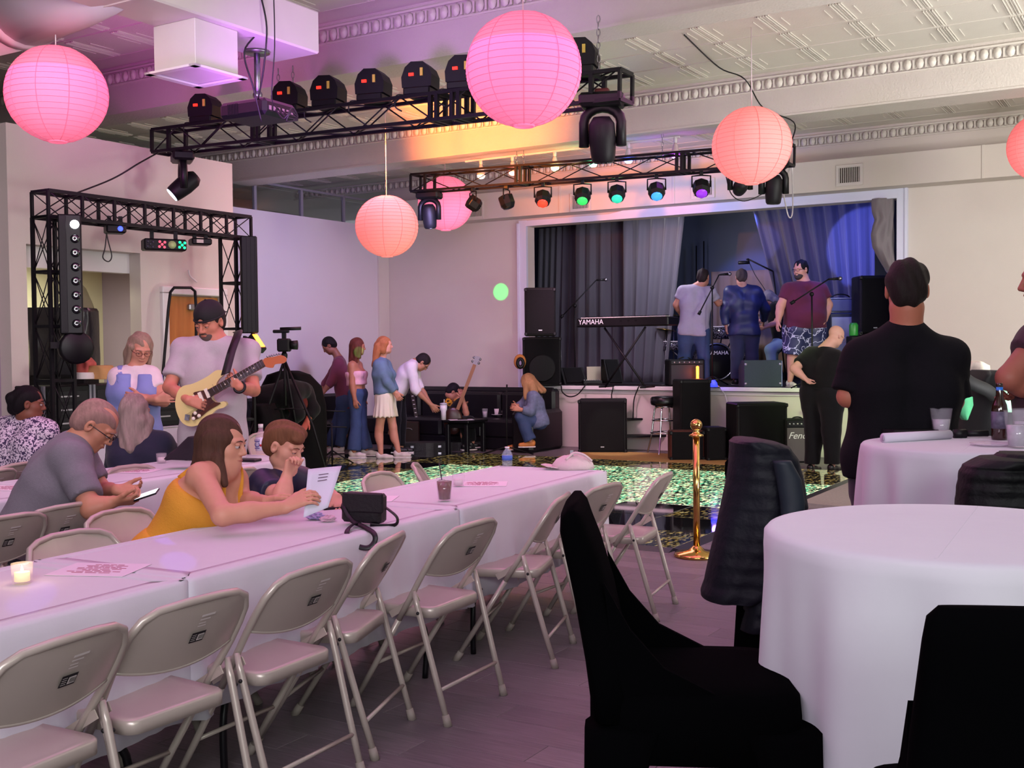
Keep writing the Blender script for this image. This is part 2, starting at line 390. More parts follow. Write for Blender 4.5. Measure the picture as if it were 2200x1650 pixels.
# glass partition on top of left wall + far upper wall
b = MB(); b.box(RM(-15.2, 8.5, 2.2), (.2, 14, 4.4), rz=RZ); struct('wall_far', b, mat('far_wall_paint', '96857c', .7))
gp = thing('glass_balustrade', 'row of glass panes with thin posts on top of the lavender side wall', 'balustrade', RM(-11.57, 12, 3.51), RZ)
M_glass = mat('clear_glass', 'e8f0f4', .05, trans=1, ior=1.45); M_grey = mat('painted_grey_metal', '8d8d96', .5, .3)
for k in range(7):
    v = 8.9+k*.98
    MB().box(RM(-11.57, v, 3.72), (.05, .05, .42), rz=RZ).build('post', M_grey, gp)
    if k < 6: MB().box(RM(-11.57, v+.49, 3.70), (.012, .9, .34), rz=RZ).build('pane', M_glass, gp)
MB().box(RM(-11.57, 11.85, 3.93), (.05, 5.95, .03), rz=RZ).build('rail', M_grey, gp)
du = MB().box(RM(-13.6, 11, 3.72), (.35, 8, .3), rz=RZ, bev=.02).build('air_duct', mat('duct_white', 'c9c4c2', .45, noise=.03)); tag(du, 'long pale duct running behind the glass balustrade', 'duct')
b = MB().box(RM(-11.0, SV-.02, .05), (1.0, .02, .1), rz=RZ); b.box(RM(-.2, SV-.01, .05), (6.3, .02, .1), rz=RZ); struct('baseboard_stage', b, M_trim)
struct('baseboard_left', MB().box(RM(-11.46, 11.5, .05), (.02, 6.3, .1), rz=RZ), M_trim)
# ================================================================== RIGGING, LANTERNS, DUCTS
M_blk = mat('black_powder_coat', '100f13', .5, spec=.3, bump=.1, bscale=200)
M_blk2 = mat('black_plastic', '0c0c0f', .45, spec=.35)
M_wire = mat('black_cable', '151416', .5); M_wwire = mat('white_cord', 'd8d0d4', .5)
M_chain = mat('steel_chain', 'a8a4a8', .3, 1)
M_steel = mat('zinc_steel', '9a9aa2', .35, 1)
# ---- lanterns
M_cordw = mat('lantern_cord', 'e0d0d6', .6)
def lantern(px, py, Y, R, ztop, label, col, estr, top=None, glow=(1, .4, .55)):
    c = at(px, py, Y); t = thing('paper_lantern', label, 'lantern', c, 0, 'round paper lanterns hung from the ceiling')
    m = mat('lantern_paper_'+str(px), col, .8, emit=col, estr=estr, bump=.2, bscale=50, noise=.04, nscale=8)
    mr = mat('lantern_rib_'+str(px), tuple(x*.9 for x in lin2(col)), .8, emit=tuple(x*.86 for x in lin2(col)), estr=estr*.8)
    b = MB(); prof = []; K = 46
    for i in range(K+1):
        a = radians(-80)+radians(160)*i/K; bump_ = 1-.012*(i % 2)
        prof.append((R*cos(a)*bump_, R*sin(a)*.97))
    b.lathe(prof, (0, 0, 0), 48, m); b.build('paper_shade', None, t, world=False)
    rb = MB()
    for i in range(1, K, 2):
        a = radians(-80)+radians(160)*i/K
        ring = [(R*cos(a)*.997*cos(2*pi*j/40), R*cos(a)*.997*sin(2*pi*j/40), R*sin(a)*.97) for j in range(40)]
        rb.tube(ring, R*.0045, 3, mr, closed=True)
    o = rb.build('wire_rib', None, t, world=False); o['kind'] = 'stuff'
    for k in range(10):
        A = 2*pi*k/10+.3
        MB().tube([(R*1.003*cos(radians(e))*cos(A), R*1.003*cos(radians(e))*sin(A), R*.972*sin(radians(e))) for e in range(-80, 81, 10)], R*.008, 4, mr).build('paper_seam', None, t, world=False)
    MB().tube([(R*.17*cos(a*pi/12), R*.17*sin(a*pi/12), -R*.96) for a in range(24)], R*.02, 5, m, closed=True).build('bottom_ring', None, t, world=False)
    hz = (top if top is not None else ztop)-c.z
    MB().tube([(0, 0, R*.95), (0, 0, hz)], .004, 5, M_cordw).build('cord', None, t, world=False)
    return c
def lin2(c): return tuple(int(c[i:i+2], 16)/255 for i in (0, 2, 4))
lantern(122, 203, 7.1, .308, CEIL, 'pink paper lantern hanging below the round duct', 'ff7a9c', .62, top=3.50)
lantern(1125, 150, 6.6, .340, CEIL, 'largest pink paper lantern hanging in front of the overhead truss', 'ff80aa', .60)
lantern(831, 486, 12.2, .342, CEIL, 'coral paper lantern with a yellow left edge in front of the stage wall', 'ff8e84', .60)
lantern(957, 437, 15.6, .385, CEIL, 'pink paper lantern hanging behind the rear lighting truss', 'ff88a8', .62)
lantern(1615, 313, 9.85, .345, CEIL, 'coral paper lantern hanging in front of the right end of the rear truss', 'ff8c88', .62)
lantern(2246, 315, 11.3, .36, CEIL, 'coral paper lantern cut by the right edge of the photo', 'ff8484', .60)
# ---- truss
def truss(name, label, A, B, s=.2, up=(0, 0, 1), step=.36, joints=(), diag=True):
    A, B = V(A), V(B); d = (B-A).normalized(); L = (B-A).length; upv = V(up); x = d.cross(upv).normalized(); z = x.cross(d).normalized()
    t = thing(name, label, 'truss', A, 0, None); h = s/2
    def P(k, i, j): return d*k + x*(i*h) + z*(j*h)
    C4 = ((-1, -1), (1, -1), (1, 1), (-1, 1))
    for i, j in C4: MB().beam(P(0, i, j), P(L, i, j), .026, m=M_blk, up=z).build('chord', None, t, world=False)
    fr = [0, L]+[k for k in joints]+[k+.06 for k in joints]
    fr += [.22, L-.22]
    for k in fr:
        b = MB()
        for q in range(4):
            a, c = C4[q], C4[(q+1) % 4]; b.beam(P(k, *a), P(k, *c), .03, .03 if 0 < k < L else .02, M_blk, up=d)
        b.build('frame_plate', None, t, world=False)
    n = max(2, int(L/step)); 
    for q in range(4):
        a, c = C4[q], C4[(q+1) % 4]
        for i in range(n):
            p, r_ = (a, c) if (i+q) % 2 else (c, a)
            MB().tube([P(.02+(L-.04)*i/n, *p), P(.02+(L-.04)*(i+1)/n, *r_)], .0065, 5, M_blk).build('lattice_rod', None, t, world=False)
    return t, P, L
def cable(name_lab, pts, r=.006, m=None, cat='cable'):
    o = MB().tube(bez(pts, 6), r, 6, m or M_wire).build('cable'); return tag(o, name_lab, cat)
T2V = 7.1
A = onv(345, 306, T2V); B = onv(1345, 186, T2V); uA = toroom(A)[0]; uB = toroom(B)[0]; zT = (A.z+B.z)/2
t2, P2, L2 = truss('lighting_truss', 'long black box truss hung under the mauve beam with fixtures on top', RM(uA, T2V, A.z), RM(uB, T2V, B.z), .2, joints=(1.25, 3.1, 3.3), step=.30)
T3V = 11.5
A3 = onv(893, 395, T3V); B3 = onv(1700, 332, T3V)
t3, P3, L3 = truss('lighting_truss', 'black box truss with coloured bulbs above it near the stage', A3, B3, .21, joints=(1.55, 3.6), step=.5)
# chains
def chain(a, b, label):
    a, b = V(a), V(b); t = thing('hanging_chain', label, 'chain', a, 0, 'steel chains holding up the trusses'); n = int((b-a).length/.045)
    bb = MB()
    for i in range(n):
        c = (b-a)*((i+.5)/n); ax = (V((1, 0, 0)), V((0, 1, 0)))[i % 2]; q = .028
        bb.tube([c+ax*(.012*cos(k*pi/4))+V((0, 0, 1))*(q*sin(k*pi/4)) for k in range(8)], .004, 4, M_chain, closed=True)
    bb.build('chain_links', None, t, world=False)['kind'] = 'stuff'
def tp(tA, P, L, f, dz): return tA.location+P(L*f, 0, 0)+V((0, 0, dz))
for i, f in enumerate((.31, .345, .955)):
    p = tp(t2, P2, L2, f, .1); chain(p, (p.x, p.y, 3.85 if False else CEIL-.4 if i < 2 else CEIL-.45), ['left chain of the pair at the projector end of the front truss', 'right chain of the pair at the projector end of the front truss', 'chain at the right end of the front truss'][i])
for i, f in enumerate((.31, .33, .70)):
    p = tp(t3, P3, L3, f, .1); chain(p, (p.x, p.y, 3.86), ['left of the twin chains on the rear truss', 'right of the twin chains on the rear truss', 'chain by the violet bulb on the rear truss'][i])
# ---- moving heads sitting on truss 2, seen from behind
M_red = mat('red_display', 'ff2a1a', .5, emit='ff3020', estr=1.6); M_yel = mat('yellow_label', 'c9b54a', .6)
def top_head(base, rz, label, scale=1):
    t = thing('scanner_light', label, 'stage light', base, rz, 'fixtures standing on top of the front truss'); s = scale
    b = MB(); b.box((0, 0, .03*s), (.22*s, .20*s, .06*s), bev=.01); b.build('base', M_blk2, t, world=False)
    prof = [(.0, 0), (.125*s, 0), (.125*s, .08*s), (.11*s, .135*s), (.07*s, .18*s), (0, .195*s)]
    b = MB(); b.prism([(x, z) for x, z in ((-.12*s, 0), (.12*s, 0), (.125*s, .09*s), (.10*s, .15*s), (.055*s, .19*s), (-.045*s, .195*s), (-.095*s, .155*s), (-.125*s, .08*s))], (0, -.09*s, .06*s), (1, 0, 0), (0, 0, 1), (0, .18*s, 0))
    b.build('housing', M_blk, t, world=False)
    MB().box((-.04*s, -.096*s, .155*s), (.04*s, .01, .022*s)).build('display', M_red, t, world=False)
    MB().box((.045*s, -.096*s, .17*s), (.022*s, .01, .06*s)).build('label_plate', M_yel, t, world=False)
    MB().tube(bez([(-.12*s, 0, .02), (-.19*s, -.03, .02), (-.21*s, -.02, -.06), (-.16*s, 0, -.1)], 5), .006, 5, M_wire).build('power_lead', None, t, world=False)
nm_ = ['leftmost', 'beside the projector, second', 'third', 'fourth', 'fifth', 'sixth, half hidden by the biggest lantern,', 'rightmost']
for i, px in enumerate((441, 622, 706, 803, 904, 998, 1248)):
    c = onv(px, 240, T2V); f = (toroom(c)[0]-uA)/(uB-uA); p = t2.location+P2(L2*f, 0, 1)+V((0, 0, .01))
    top_head(p, RZ+.25, nm_[i]+' black scanner fixture standing on the front truss', 1.0)
# ---- hanging moving heads
M_lens = mat('dark_lens', '0c1014', .08, coat=1); M_lit = mat('lit_lens', 'dfeeff', .3, emit='cfe0ff', estr=2.5)
def moving_head(top, rz, label, tilt=0, s=1, lit=False):
    t = thing('moving_head_light', label, 'stage light', top, rz, None)
    MB().box((0, 0, -.055*s), (.30*s, .2*s, .09*s), bev=.02*s).build('base', M_blk2, t, world=False)
    MB().box((0, 0, .0), (.1*s, .06*s, .05*s), bev=.01*s).build('clamp', mat('red_clamp', '6b2226', .5), t, world=False)
    b = MB(); path = []
    for k in range(9):
        a = pi*k/8; path.append((.125*s*cos(a), 0, -.2*s+.1*s*sin(a)*1.0))
    b.tube([(.125*s, 0, -.36*s)]+path+[(-.125*s, 0, -.36*s)], .035*s, 8, M_blk2); b.build('yoke', None, t, world=False)
    M = Matrix.Rotation(tilt, 3, 'X'); c = V((0, 0, -.33*s))
    hd = MB().lathe([(.0, -.17*s), (.055*s, -.165*s), (.085*s, -.12*s), (.092*s, -.02*s), (.085*s, .07*s), (.078*s, .12*s), (.07*s, .13*s)], c, 20, M_blk, M=M @ Matrix.Rotation(pi, 3, 'X')).build('head', None, t, world=False)
    MB().lathe([(0, .128*s), (.068*s, .128*s), (.068*s, .137*s), (0, .143*s)], c, 20, M_lit if lit else M_lens, M=M @ Matrix.Rotation(pi, 3, 'X')).build('lens', None, t, world=False)
p = onv(392, 342, T2V); moving_head((p.x, p.y, t2.location.z-.11), -1.2, 'moving head spotlight under the left end of the front truss, lens lit', radians(-50), .95, True)
p = onv(1294, 240, T2V); moving_head((p.x, p.y, t2.location.z-.12), RZ+.35, 'large moving head spotlight under the right end of the front truss', radians(18), 1.05)
p = onv(1662, 340, T3V); moving_head((p.x, p.y, A3.z-.14), RZ+.5, 'moving head spotlight under the right end of the rear truss, behind the lantern', radians(12), 1.0)
p = onv(922, 400, T3V); moving_head((p.x, p.y, A3.z-.11), RZ+.2, 'moving head spotlight under the left end of the rear truss', radians(10), 1.0)
p = onv(1590, 340, T3V); moving_head((p.x, p.y, A3.z-.12), RZ+.5, 'black fixture hanging just below the coral lantern at the rear truss', radians(80), .85)
# ---- par lights on truss 3
def par(px, label, tilt, rz, colname, col, es):
    p = onv(px, 400, T3V); f = (p-t3.location).dot((B3-A3).normalized()); q = t3.location+P3(f, 0, -1)+V((0, 0, -.012))
    t = thing('par_light', label, 'stage light', q, rz, 'small par lights clamped under the rear truss')
    MB().tube([(-.1, 0, -.16), (-.1, 0, -.04), (0, 0, -.03), (.1, 0, -.04), (.1, 0, -.16)], .009, 4, M_blk2).build('bracket', None, t, world=False)
    MB().box((0, 0, -.01), (.04, .05, .05), bev=.005).build('clamp', M_blk2, t, world=False)
    M = Matrix.Rotation(tilt, 3, 'X'); c = (0, 0, -.17)
    MB().lathe([(0, -.09), (.07, -.09), (.095, -.05), (.095, .05), (.088, .06), (0, .06)], c, 8, M_blk2, smooth=False, M=M).build('housing', None, t, world=False)
    MB().lathe([(0, -.095), (.062, -.095), (.062, -.09), (0, -.089)], c, 12, mat('par_lens_'+colname, col, .3, emit=col, estr=es), M=M).build('lens', None, t, world=False)
par(1016, 'unlit par light hanging next to the left moving head', radians(60), RZ-.6, 'off', '15151a', 0)
par(1088, 'par light turned sideways under the red lit part of the rear truss', radians(20), RZ-1.4, 'off', '15151a', 0)
for px, lab, cn, col, es in ((1166, 'par light lit red by the bulbs', 'red', 'ff3a28', .8), (1251, 'par light with green face left of the teal one', 'green', '38d060', .5), (1325, 'par light with teal face', 'teal', '30c8a8', .5), (1410, 'par light with blue face', 'blue', '3a90ff', .6), (1506, 'par light with violet face at the right', 'violet', '8a30d0', .4)):
    par(px, lab+' under the rear truss', radians(-42), RZ+.45, cn, col, es*2.2)  # bulb light falling on each lens is put in as emission
# ---- coloured bulbs under beam
rail = thing('bulb_rail', 'white conduit carrying six bulbs under the middle beam', 'rail', RM(-6, 11.68, 3.84), 0)
a_, b_ = onv(1000, 326, 11.7), onv(1460, 296, 11.7); zr = 3.838
ra, rb_ = RM(toroom(a_)[0], 11.7, zr), RM(toroom(b_)[0], 11.7, zr)
MB().beam(ra, rb_, .03, .02).build('conduit', M_trim, rail)
M_bulbw = mat('bulb_plastic', 'd8c8c0', .4)
for px, nm, col, lp in ((1033, 'warm white', 'ffe0c0', (1, .6, .5)), (1101, 'pink', 'ff9a80', (1, .12, .1)), (1192, 'yellow white', 'fff0a0', (1, .75, .25)), (1274, 'green', '90ffd0', (.05, 1, .35)), (1350, 'blue', 'b0b8ff', (.1, .15, 1)), (1451, 'violet', 'f0a0ff', (.6, .08, 1))):
    p = onv(px, 320, 11.7); p = RM(toroom(p)[0], 11.7, zr)
    t = thing('light_bulb', nm+' glowing bulb in the row under the middle beam', 'light bulb', p, 0, 'coloured bulbs over the rear truss')
    MB().lathe([(0, 0), (.022, 0), (.02, -.05), (.016, -.06)], (0, 0, 0), 10, M_trim).build('socket', None, t, world=False)
    MB().lathe([(.016, -.06), (.026, -.09), (.048, -.165), (.05, -.19)], (0, 0, 0), 14, M_bulbw).build('bulb_body', None, t, world=False)
    MB().lathe([(.05, -.19), (.044, -.215), (.025, -.232), (0, -.237)], (0, 0, 0), 14, mat('bulb_glow_'+nm, col, .4, emit=col, estr=6)).build('diffuser', None, t, world=False)
    light('POINT', 'bulb_lamp', p+V((0, -.0, -.30)), 4.2, lp, size=.05)
# ---- portal truss (u = -7.7)
PU = -7.7
def up(px, py, u=PU): return onu(px, py, u)
vA, vB = toroom(up(110, 440))[1], toroom(up(506, 490))[1]
PB = [RM(PU, vA, 0), RM(PU, vB, 0)]
portal = thing('truss_goalpost', 'black truss goalpost with light bars in front of the side wall', 'truss', RM(PU, (vA+vB)/2, 0), 0)
def tru2(A, B, s=.2, step=.42, upx=None):
    A, B = V(A), V(B); d = (B-A).normalized(); L = (B-A).length
    ux = RM(1, 0, 0); x = ux; z = d.cross(ux).normalized(); h = s/2
    def P(k, i, j): return A+d*k+x*(i*h)+z*(j*h)
    C4 = ((-1, -1), (1, -1), (1, 1), (-1, 1))
    for i, j in C4: MB().beam(P(0, i, j), P(L, i, j), .026, m=M_blk, up=ux).build('chord', None, portal)
    n = int(L/step)
    for k in range(n+1):
        b = MB()
        for q in range(4): b.beam(P(L*k/n, *C4[q]), P(L*k/n, *C4[(q+1) % 4]), .022, m=M_blk, up=d)
        b.build('frame_plate', None, portal)
    for q in range(4):
        a, c = C4[q], C4[(q+1) % 4]
        for i in range(n):
            for (p, r_) in ((a, c), (c, a)):
                MB().tube([P(L*i/n, *p), P(L*(i+1)/n, *r_)], .005, 4, M_blk).build('lattice_rod', None, portal)
ztop = 2.66
tru2(PB[0], PB[0]+V((0, 0, 2.56)), .2); tru2(PB[1], PB[1]+V((0, 0, 2.56)), .2)
tru2(RM(PU, vA-.1, ztop), RM(PU, vB+.1, ztop), .2, .28)
for p in PB: MB().box(p+V((0, 0, .01)), (.5, .5, .02), rz=RZ).build('base_plate', M_blk, portal)
def led_bar(px, y0, y1, u, label, lens=True, w=.13):
    a = onu(px, y0, u); b_ = onu(px, y1, u); L = a.z-b_.z; c = (a+b_)/2; t = thing('led_bar', label, 'light bar', c, radians(20), None)
    if lens:
        MB().box((0, 0, 0), (w, .12, L), bev=.01).build('housing', M_blk2, t, world=False)
        for k in range(8):
            z = L/2-.08-k*(L-.14)/7.2
            MB().lathe([(0, 0), (.03, 0), (.034, .012), (.018, .02), (0, .014)], (w*.22, -.06, z), 14, M_lens if k else mat('bar_led', 'ffffff', .3, emit='f4f8ff', estr=8), M=Matrix.Rotation(pi/2, 3, 'X')).build('lens', None, t, world=False)
        MB().box((-w*.3, -.0, 0), (w*.35, .125, L*.98), bev=.006).build('side_panel', M_blk, t, world=False)
    else:
        b = MB().box((0, 0, 0), (w, .1, L), bev=.01)
        for k in range(4): b.box((-w/2+.02+k*w/4, -.052, 0), (.012, .012, L*.98))
        b.build('housing', M_blk2, t, world=False)
led_bar(152, 462, 718, -7.5, 'vertical light bar with round lenses on the left truss leg', True, .17)
led_bar(535, 508, 716, -7.5, 'fluted vertical light bar on the right truss leg', False, .15)
light('SPOT', 'bar_beam', onu(163, 477, -7.3), 6, (1, 1, 1), onu(700, 900, -5), .04, spot=50)
def hang_box(px, py, w, h, label, nm, u=PU+.02, rz=.5):
    c = onu(px, py, u); t = thing(nm, label, 'stage light', c, rz, None)
    MB().box((0, 0, 0), (w, .16, h), bev=.012).build('housing', M_blk2, t, world=False)
    for s in (-1, 1): MB().box((s*w*.28, 0, h/2+.035), (.03, .03, .08)).build('bracket', M_blk, t, world=False)
    return t, c
t, c = hang_box(247, 493, .16, .07, 'small black laser box with a blue glow on the goalpost truss', 'laser_box')
MB().lathe([(0, 0), (.022, 0), (0, .012)], (.03, -.08, 0), 10, mat('blue_led', '4050ff', .4, emit='3848ff', estr=4), M=Matrix.Rotation(pi/2, 3, 'X')).build('lens', None, t, world=False)
t, c = hang_box(430, 520, .18, .06, 'small grey laser box at the right on the goalpost truss', 'laser_box')
MB().box((-.02, -.081, 0), (.06, .01, .03)).build('sticker', mat('white_sticker', 'c8b8b0', .6), t, world=False)
t, c = hang_box(352, 527, .36, .10, 'bar fixture with red and green LED clusters on the goalpost truss', 'effect_bar')
for k, (x, col, nm) in enumerate(((-.13, '606070', 'grey'), (-.03, 'ff6078', 'rose'), (.055, '9aa070', 'olive'), (.14, '20ff90', 'mint'))):
    cl = MB()
    for a in range(5 if k != 2 else 1):
        ox, oz = (0, 0) if a == 0 else (.03*cos(a*pi/2+.7), .03*sin(a*pi/2+.7))
        cl.lathe([(0, 0), (.012 if k != 2 else .035, 0), (.0, .008)], (x+ox, -.08, oz), 10, mat('led_'+nm, col, .4, emit=col, estr=(0, 1.2, .4, 2.5)[k]), M=Matrix.Rotation(pi/2, 3, 'X'))
    cl.build('led_cluster', None, t, world=False)
cable('thin cable looping below the blue laser box', [onu(232, 470, PU), onu(226, 530, PU), onu(221, 553, PU), onu(233, 562, PU), onu(240, 550, PU), onu(233, 520, PU), onu(229, 502, PU)], .005)
cable('long cable sagging from the goalpost truss to the front truss', [onu(150, 420, PU), onu(240, 385, -7.8), at(300, 350, 9.6), t2.location+V((0, 0, -.08))], .007)
p = onu(162, 747, -7.5); t = thing('wash_light', 'round black wash light clamped low on the left truss leg', 'stage light', p, radians(35))
MB().lathe([(0, -.1), (.1, -.1), (.13, -.03), (.13, .05), (.115, .06)], (0, 0, 0), 16, M_blk2, M=Matrix.Rotation(pi/2, 3, 'X')).build('housing', None, t, world=False)
MB().lathe([(0, .052), (.115, .052)], (0, 0, 0), 16, M_lens, M=Matrix.Rotation(pi/2, 3, 'X')).build('lens', None, t, world=False)
MB().box((-.12, 0, .02), (.14, .05, .05)).build('clamp', M_blk, t, world=False)
p = onu(552, 738, -7.45); t = thing('wash_light', 'small black flood light with an orange lit edge on the right truss leg', 'stage light', p, radians(-30))
Mx = Matrix.Rotation(radians(50), 3, 'Y')
MB().box((0, 0, 0), (.19, .09, .075), M=Mx, bev=.01).build('housing', M_blk2, t, world=False)
MB().box(Mx@V((0, -.01, .042)), (.15, .06, .008), M=Mx).build('lens', mat('amber_led', 'ffb050', .4, emit='ff9a30', estr=3), t, world=False)
MB().beam((0, 0, 0), (-.16, 0, .06), .03).build('clamp', M_blk, t, world=False)
# ---- rectangular duct with diffuser box, round duct
M_duct = mat('painted_duct', 'cfc8c4', .4, noise=.04, nscale=5)
uD = toroom(V((-1.34, 8.0, 0)))[0]; vD = toroom(V((-1.34, 8.0, 0)))[1]
du = thing('air_duct', 'large rectangular white duct hanging at the upper left', 'duct', RM(uD-.22, 4.9, 3.6), RZ)
MB().box(RM(uD-.22, vD-2.3, 3.75), (.44, 4.6, .3), rz=RZ, bev=.012).build('duct_body', M_duct, du)
for v in (vD-1.55, vD-3.2): MB().box(RM(uD-.22, v, 3.75), (.452, .03, .312), rz=RZ, bev=.006).build('flange', M_duct, du)
c0 = toroom(V((-1.97, 7.1, 0))); bc = RM(c0[0]-.19, c0[1]+.18, 0)
df = thing('ceiling_diffuser', 'boxed air diffuser with slatted grille under the rectangular duct', 'vent', (bc.x, bc.y, 3.3), RZ)
MB().box((0, 0, .15), (.38, .37, .3), bev=.004).build('box', M_duct, df, world=False)
b = MB()
for q in range(4):
    a = q*pi/2; b.box((.205*cos(a), .205*sin(a), -.006), (.05, .46, .014) , rz=a)
b.build('flange', M_trim, df, world=False)
for k, r_ in enumerate((.165, .13, .095, .06)):
    b = MB()
    for q in range(4):
        a = q*pi/2; b.box((r_*cos(a), r_*sin(a), .004+k*.012), (.022, 2*r_+.02, .004), M=Matrix.Rotation(a, 3, 'Z') @ Matrix.Rotation(radians(35), 3, 'Y'))
    b.build('louvre_ring', mat('grille_grey', 'a8a4a4', .4), df, world=False)
MB().box((0, 0, .06), (.36, .36, .01)).build('grille_back', mat('dark_gap', '2a2830', .8), df, world=False)
rd = thing('round_duct', 'round duct joining the rectangular duct at the upper left corner', 'duct', RM(uD-2, 5.2, 3.8), 0)
pr = onz(0, 103, 3.5); vr = toroom(pr)[1]+.06; M_rd = mat('round_duct_paint', 'c8b8c4', .35)
MB().tube([RM(uD-7, vr, 3.80), RM(uD-1.25, vr, 3.80)], .30, 32, M_rd).build('pipe', None, rd)
MB().tube([RM(uD-1.3, vr, 3.80), RM(uD-1.2, vr, 3.80)], .31, 32, M_rd).build('seam_band', None, rd)
MB().tube([RM(uD-1.25, vr, 3.80), RM(uD-.7, vr, 3.78), RM(uD-.3, vr, 3.76)], [.30, .24, .17], 24, M_rd).build('reducer', None, rd)
# ---- projector on pole
pp = at(552, 112, 7.9); pj = thing('projector', 'black projector on a silver pole under the duct', 'projector', (pp.x, pp.y, 3.17), RZ+.05)
MB().lathe([(0, 0), (.09, 0), (.09, .012), (.04, .018), (0, .018)], (0, 0, 3.6-3.17-.02), 20, M_steel).build('ceiling_plate', None, pj, world=False)
MB().tube([(0, 0, .09), (0, 0, .42)], .022, 12, M_steel).build('pole', None, pj, world=False)
MB().ell((0, 0, .12), .035, 12, M_steel).build('ball_joint', None, pj, world=False)
MB().box((0, 0, .0), (.42, .34, .115), bev=.025).build('casing', M_blk2, pj, world=False)
b = MB()
for k in range(7): b.box((-.12+k*.014, -.172, .0), (.005, .006, .075))
b.build('vent_grille', mat('vent_dark', '050507', .6), pj, world=False)
b = MB()
for k in range(6): b.box((.212, -.12+k*.045, -.01), (.008, .025, .03))
b.build('connector_panel', M_steel, pj, world=False)
MB().box((0, 0, .065), (.26, .2, .015)).build('mount_bracket', M_steel, pj, world=False)
cable('black cable dropping from the duct to the projector', [at(575, -10, 7.6), at(560, 60, 7.6), at(525, 112, 7.5), at(545, 190, 7.6), at(562, 262, 7.7)], .006)
cable('second black cable twisting beside the projector pole', [at(560, -10, 7.5), at(573, 60, 7.5), at(566, 150, 7.6), at(554, 215, 7.7)], .006)
cable('thin cable hanging from the ceiling to the right of the projector pole', [at(588, -10, 7.5), at(590, 100, 7.5), at(584, 210, 7.6), at(600, 235, 7.7)], .004)
b = MB()
for k in range(5): b.tube(bez([at(590+k*8, 232+k*3, 7.75), at(610+k*4, 255-k*4, 7.7), at(628-k*3, 232+k*7, 7.7), at(640, 250+k*2, 7.75)], 6), .006, 5, M_wire)
tag(b.build('cable_bundle'), 'tangle of black cables plugged into the right side of the projector', 'cable')
cable('loop of cable below the right end of the rear truss', [at(1560, 380, 12.3), at(1572, 418, 12.3), at(1600, 432, 12.3), at(1640, 415, 12.3), at(1648, 400, 12.3)], .006)
cable('cable running over the right end of the rear truss from the ceiling', [onz(1470, 75, CEIL-.02), onz(1545, 145, CEIL-.02), at(1600, 170, 11), at(1640, 232, 11.3), at(1705, 262, 11.6), at(1702, 300, 11.8)], .007)
cable('thin stage pull cord with a ring end below the rear truss', [at(1700, 355, 13), at(1683, 400, 13.5), at(1690, 450, 14), at(1697, 468, 14), at(1703, 450, 14), at(1702, 360, 13)], .008, M_wwire)
# ---- ceiling vents on soffit
M_vent = mat('vent_frame', 'cfc8c2', .4); M_vd = mat('vent_gap', '2c2018', .8)
for i, px in enumerate((1825, 1510, 1247, 1020)):
    p = onv(px, {1825: 376, 1510: 405, 1247: 434, 1020: 452}[px], SV-.35); t = thing('wall_vent', ['vent grille at the right on the soffit over the stage', 'vent grille on the soffit behind the coral lantern', 'vent grille on the soffit behind the green par light', 'leftmost vent grille on the soffit behind the pink lantern'][i], 'vent', p, RZ, 'square vents along the soffit')
    MB().box((0, -.002, 0), (.34, .012, .27), bev=.003).build('frame', M_vent, t, world=False)
    MB().box((0, -.009, 0), (.26, .004, .19)).build('gap', M_vd, t, world=False)
    for k in range(11): MB().box((-.12+k*.024, -.014, 0), (.008, .012, .19)).build('slat', M_vent, t, world=False)
# ================================================================== DANCE FLOOR, TABLES, CHAIRS
def sparkle_mat(name, base, spark, es, dens=.5, scale=60, rough=.08, spark2=None):
    m = bpy.data.materials.new(name); m.use_nodes = True; nt = m.node_tree; N = nt.nodes; L = nt.links; b = N['Principled BSDF']
    b.inputs['Base Color'].default_value = (*lin(base), 1); b.inputs['Roughness'].default_value = rough; b.inputs['Coat Weight'].default_value = 1
    tc = N.new('ShaderNodeTexCoord'); vo = N.new('ShaderNodeTexVoronoi'); vo.inputs['Scale'].default_value = scale
    mp = N.new('ShaderNodeMapping'); mp.inputs['Scale'].default_value = (1, .45, 1); L.new(tc.outputs['Generated'], mp.inputs[0]); L.new(mp.outputs[0], vo.inputs['Vector'])
    sp = N.new('ShaderNodeSeparateColor'); L.new(vo.outputs['Color'], sp.inputs[0])
    gt = N.new('ShaderNodeMath'); gt.operation = 'GREATER_THAN'; gt.inputs[1].default_value = 1-dens; L.new(sp.outputs[0], gt.inputs[0])
    pw = N.new('ShaderNodeMath'); pw.operation = 'POWER'; pw.inputs[1].default_value = 1.6; L.new(sp.outputs[1], pw.inputs[0])
    mu = N.new('ShaderNodeMath'); mu.operation = 'MULTIPLY'; L.new(gt.outputs[0], mu.inputs[0]); L.new(pw.outputs[0], mu.inputs[1])
    m2 = N.new('ShaderNodeMath'); m2.operation = 'MULTIPLY'; m2.inputs[1].default_value = es; L.new(mu.outputs[0], m2.inputs[0])
    mx = N.new('ShaderNodeMix'); mx.data_type = 'RGBA'; mx.inputs['A'].default_value = (*lin(spark), 1); mx.inputs['B'].default_value = (*lin(spark2 or spark), 1)
    L.new(sp.outputs[2], mx.inputs['Factor']); L.new(mx.outputs['Result'], b.inputs['Emission Color']); L.new(m2.outputs[0], b.inputs['Emission Strength'])
    return m
M_gold = sparkle_mat('gold_glitter_panel', '12100a', 'e0b040', .8, .42, 34, .12, 'ffe6a0')  # glints of both gold panels are painted as emission
M_gold2 = sparkle_mat('dim_gold_glitter_panel', '0c0b0a', 'a88c40', .5, .4, 34, .12, 'c8b080')
M_teal = sparkle_mat('lit_glitter_panel', '20302c', '20c898', 4.2, .76, 34, .15, 'fff2b8')
M_dark = mat('black_gloss_panel', '0c0c12', .04, coat=1)
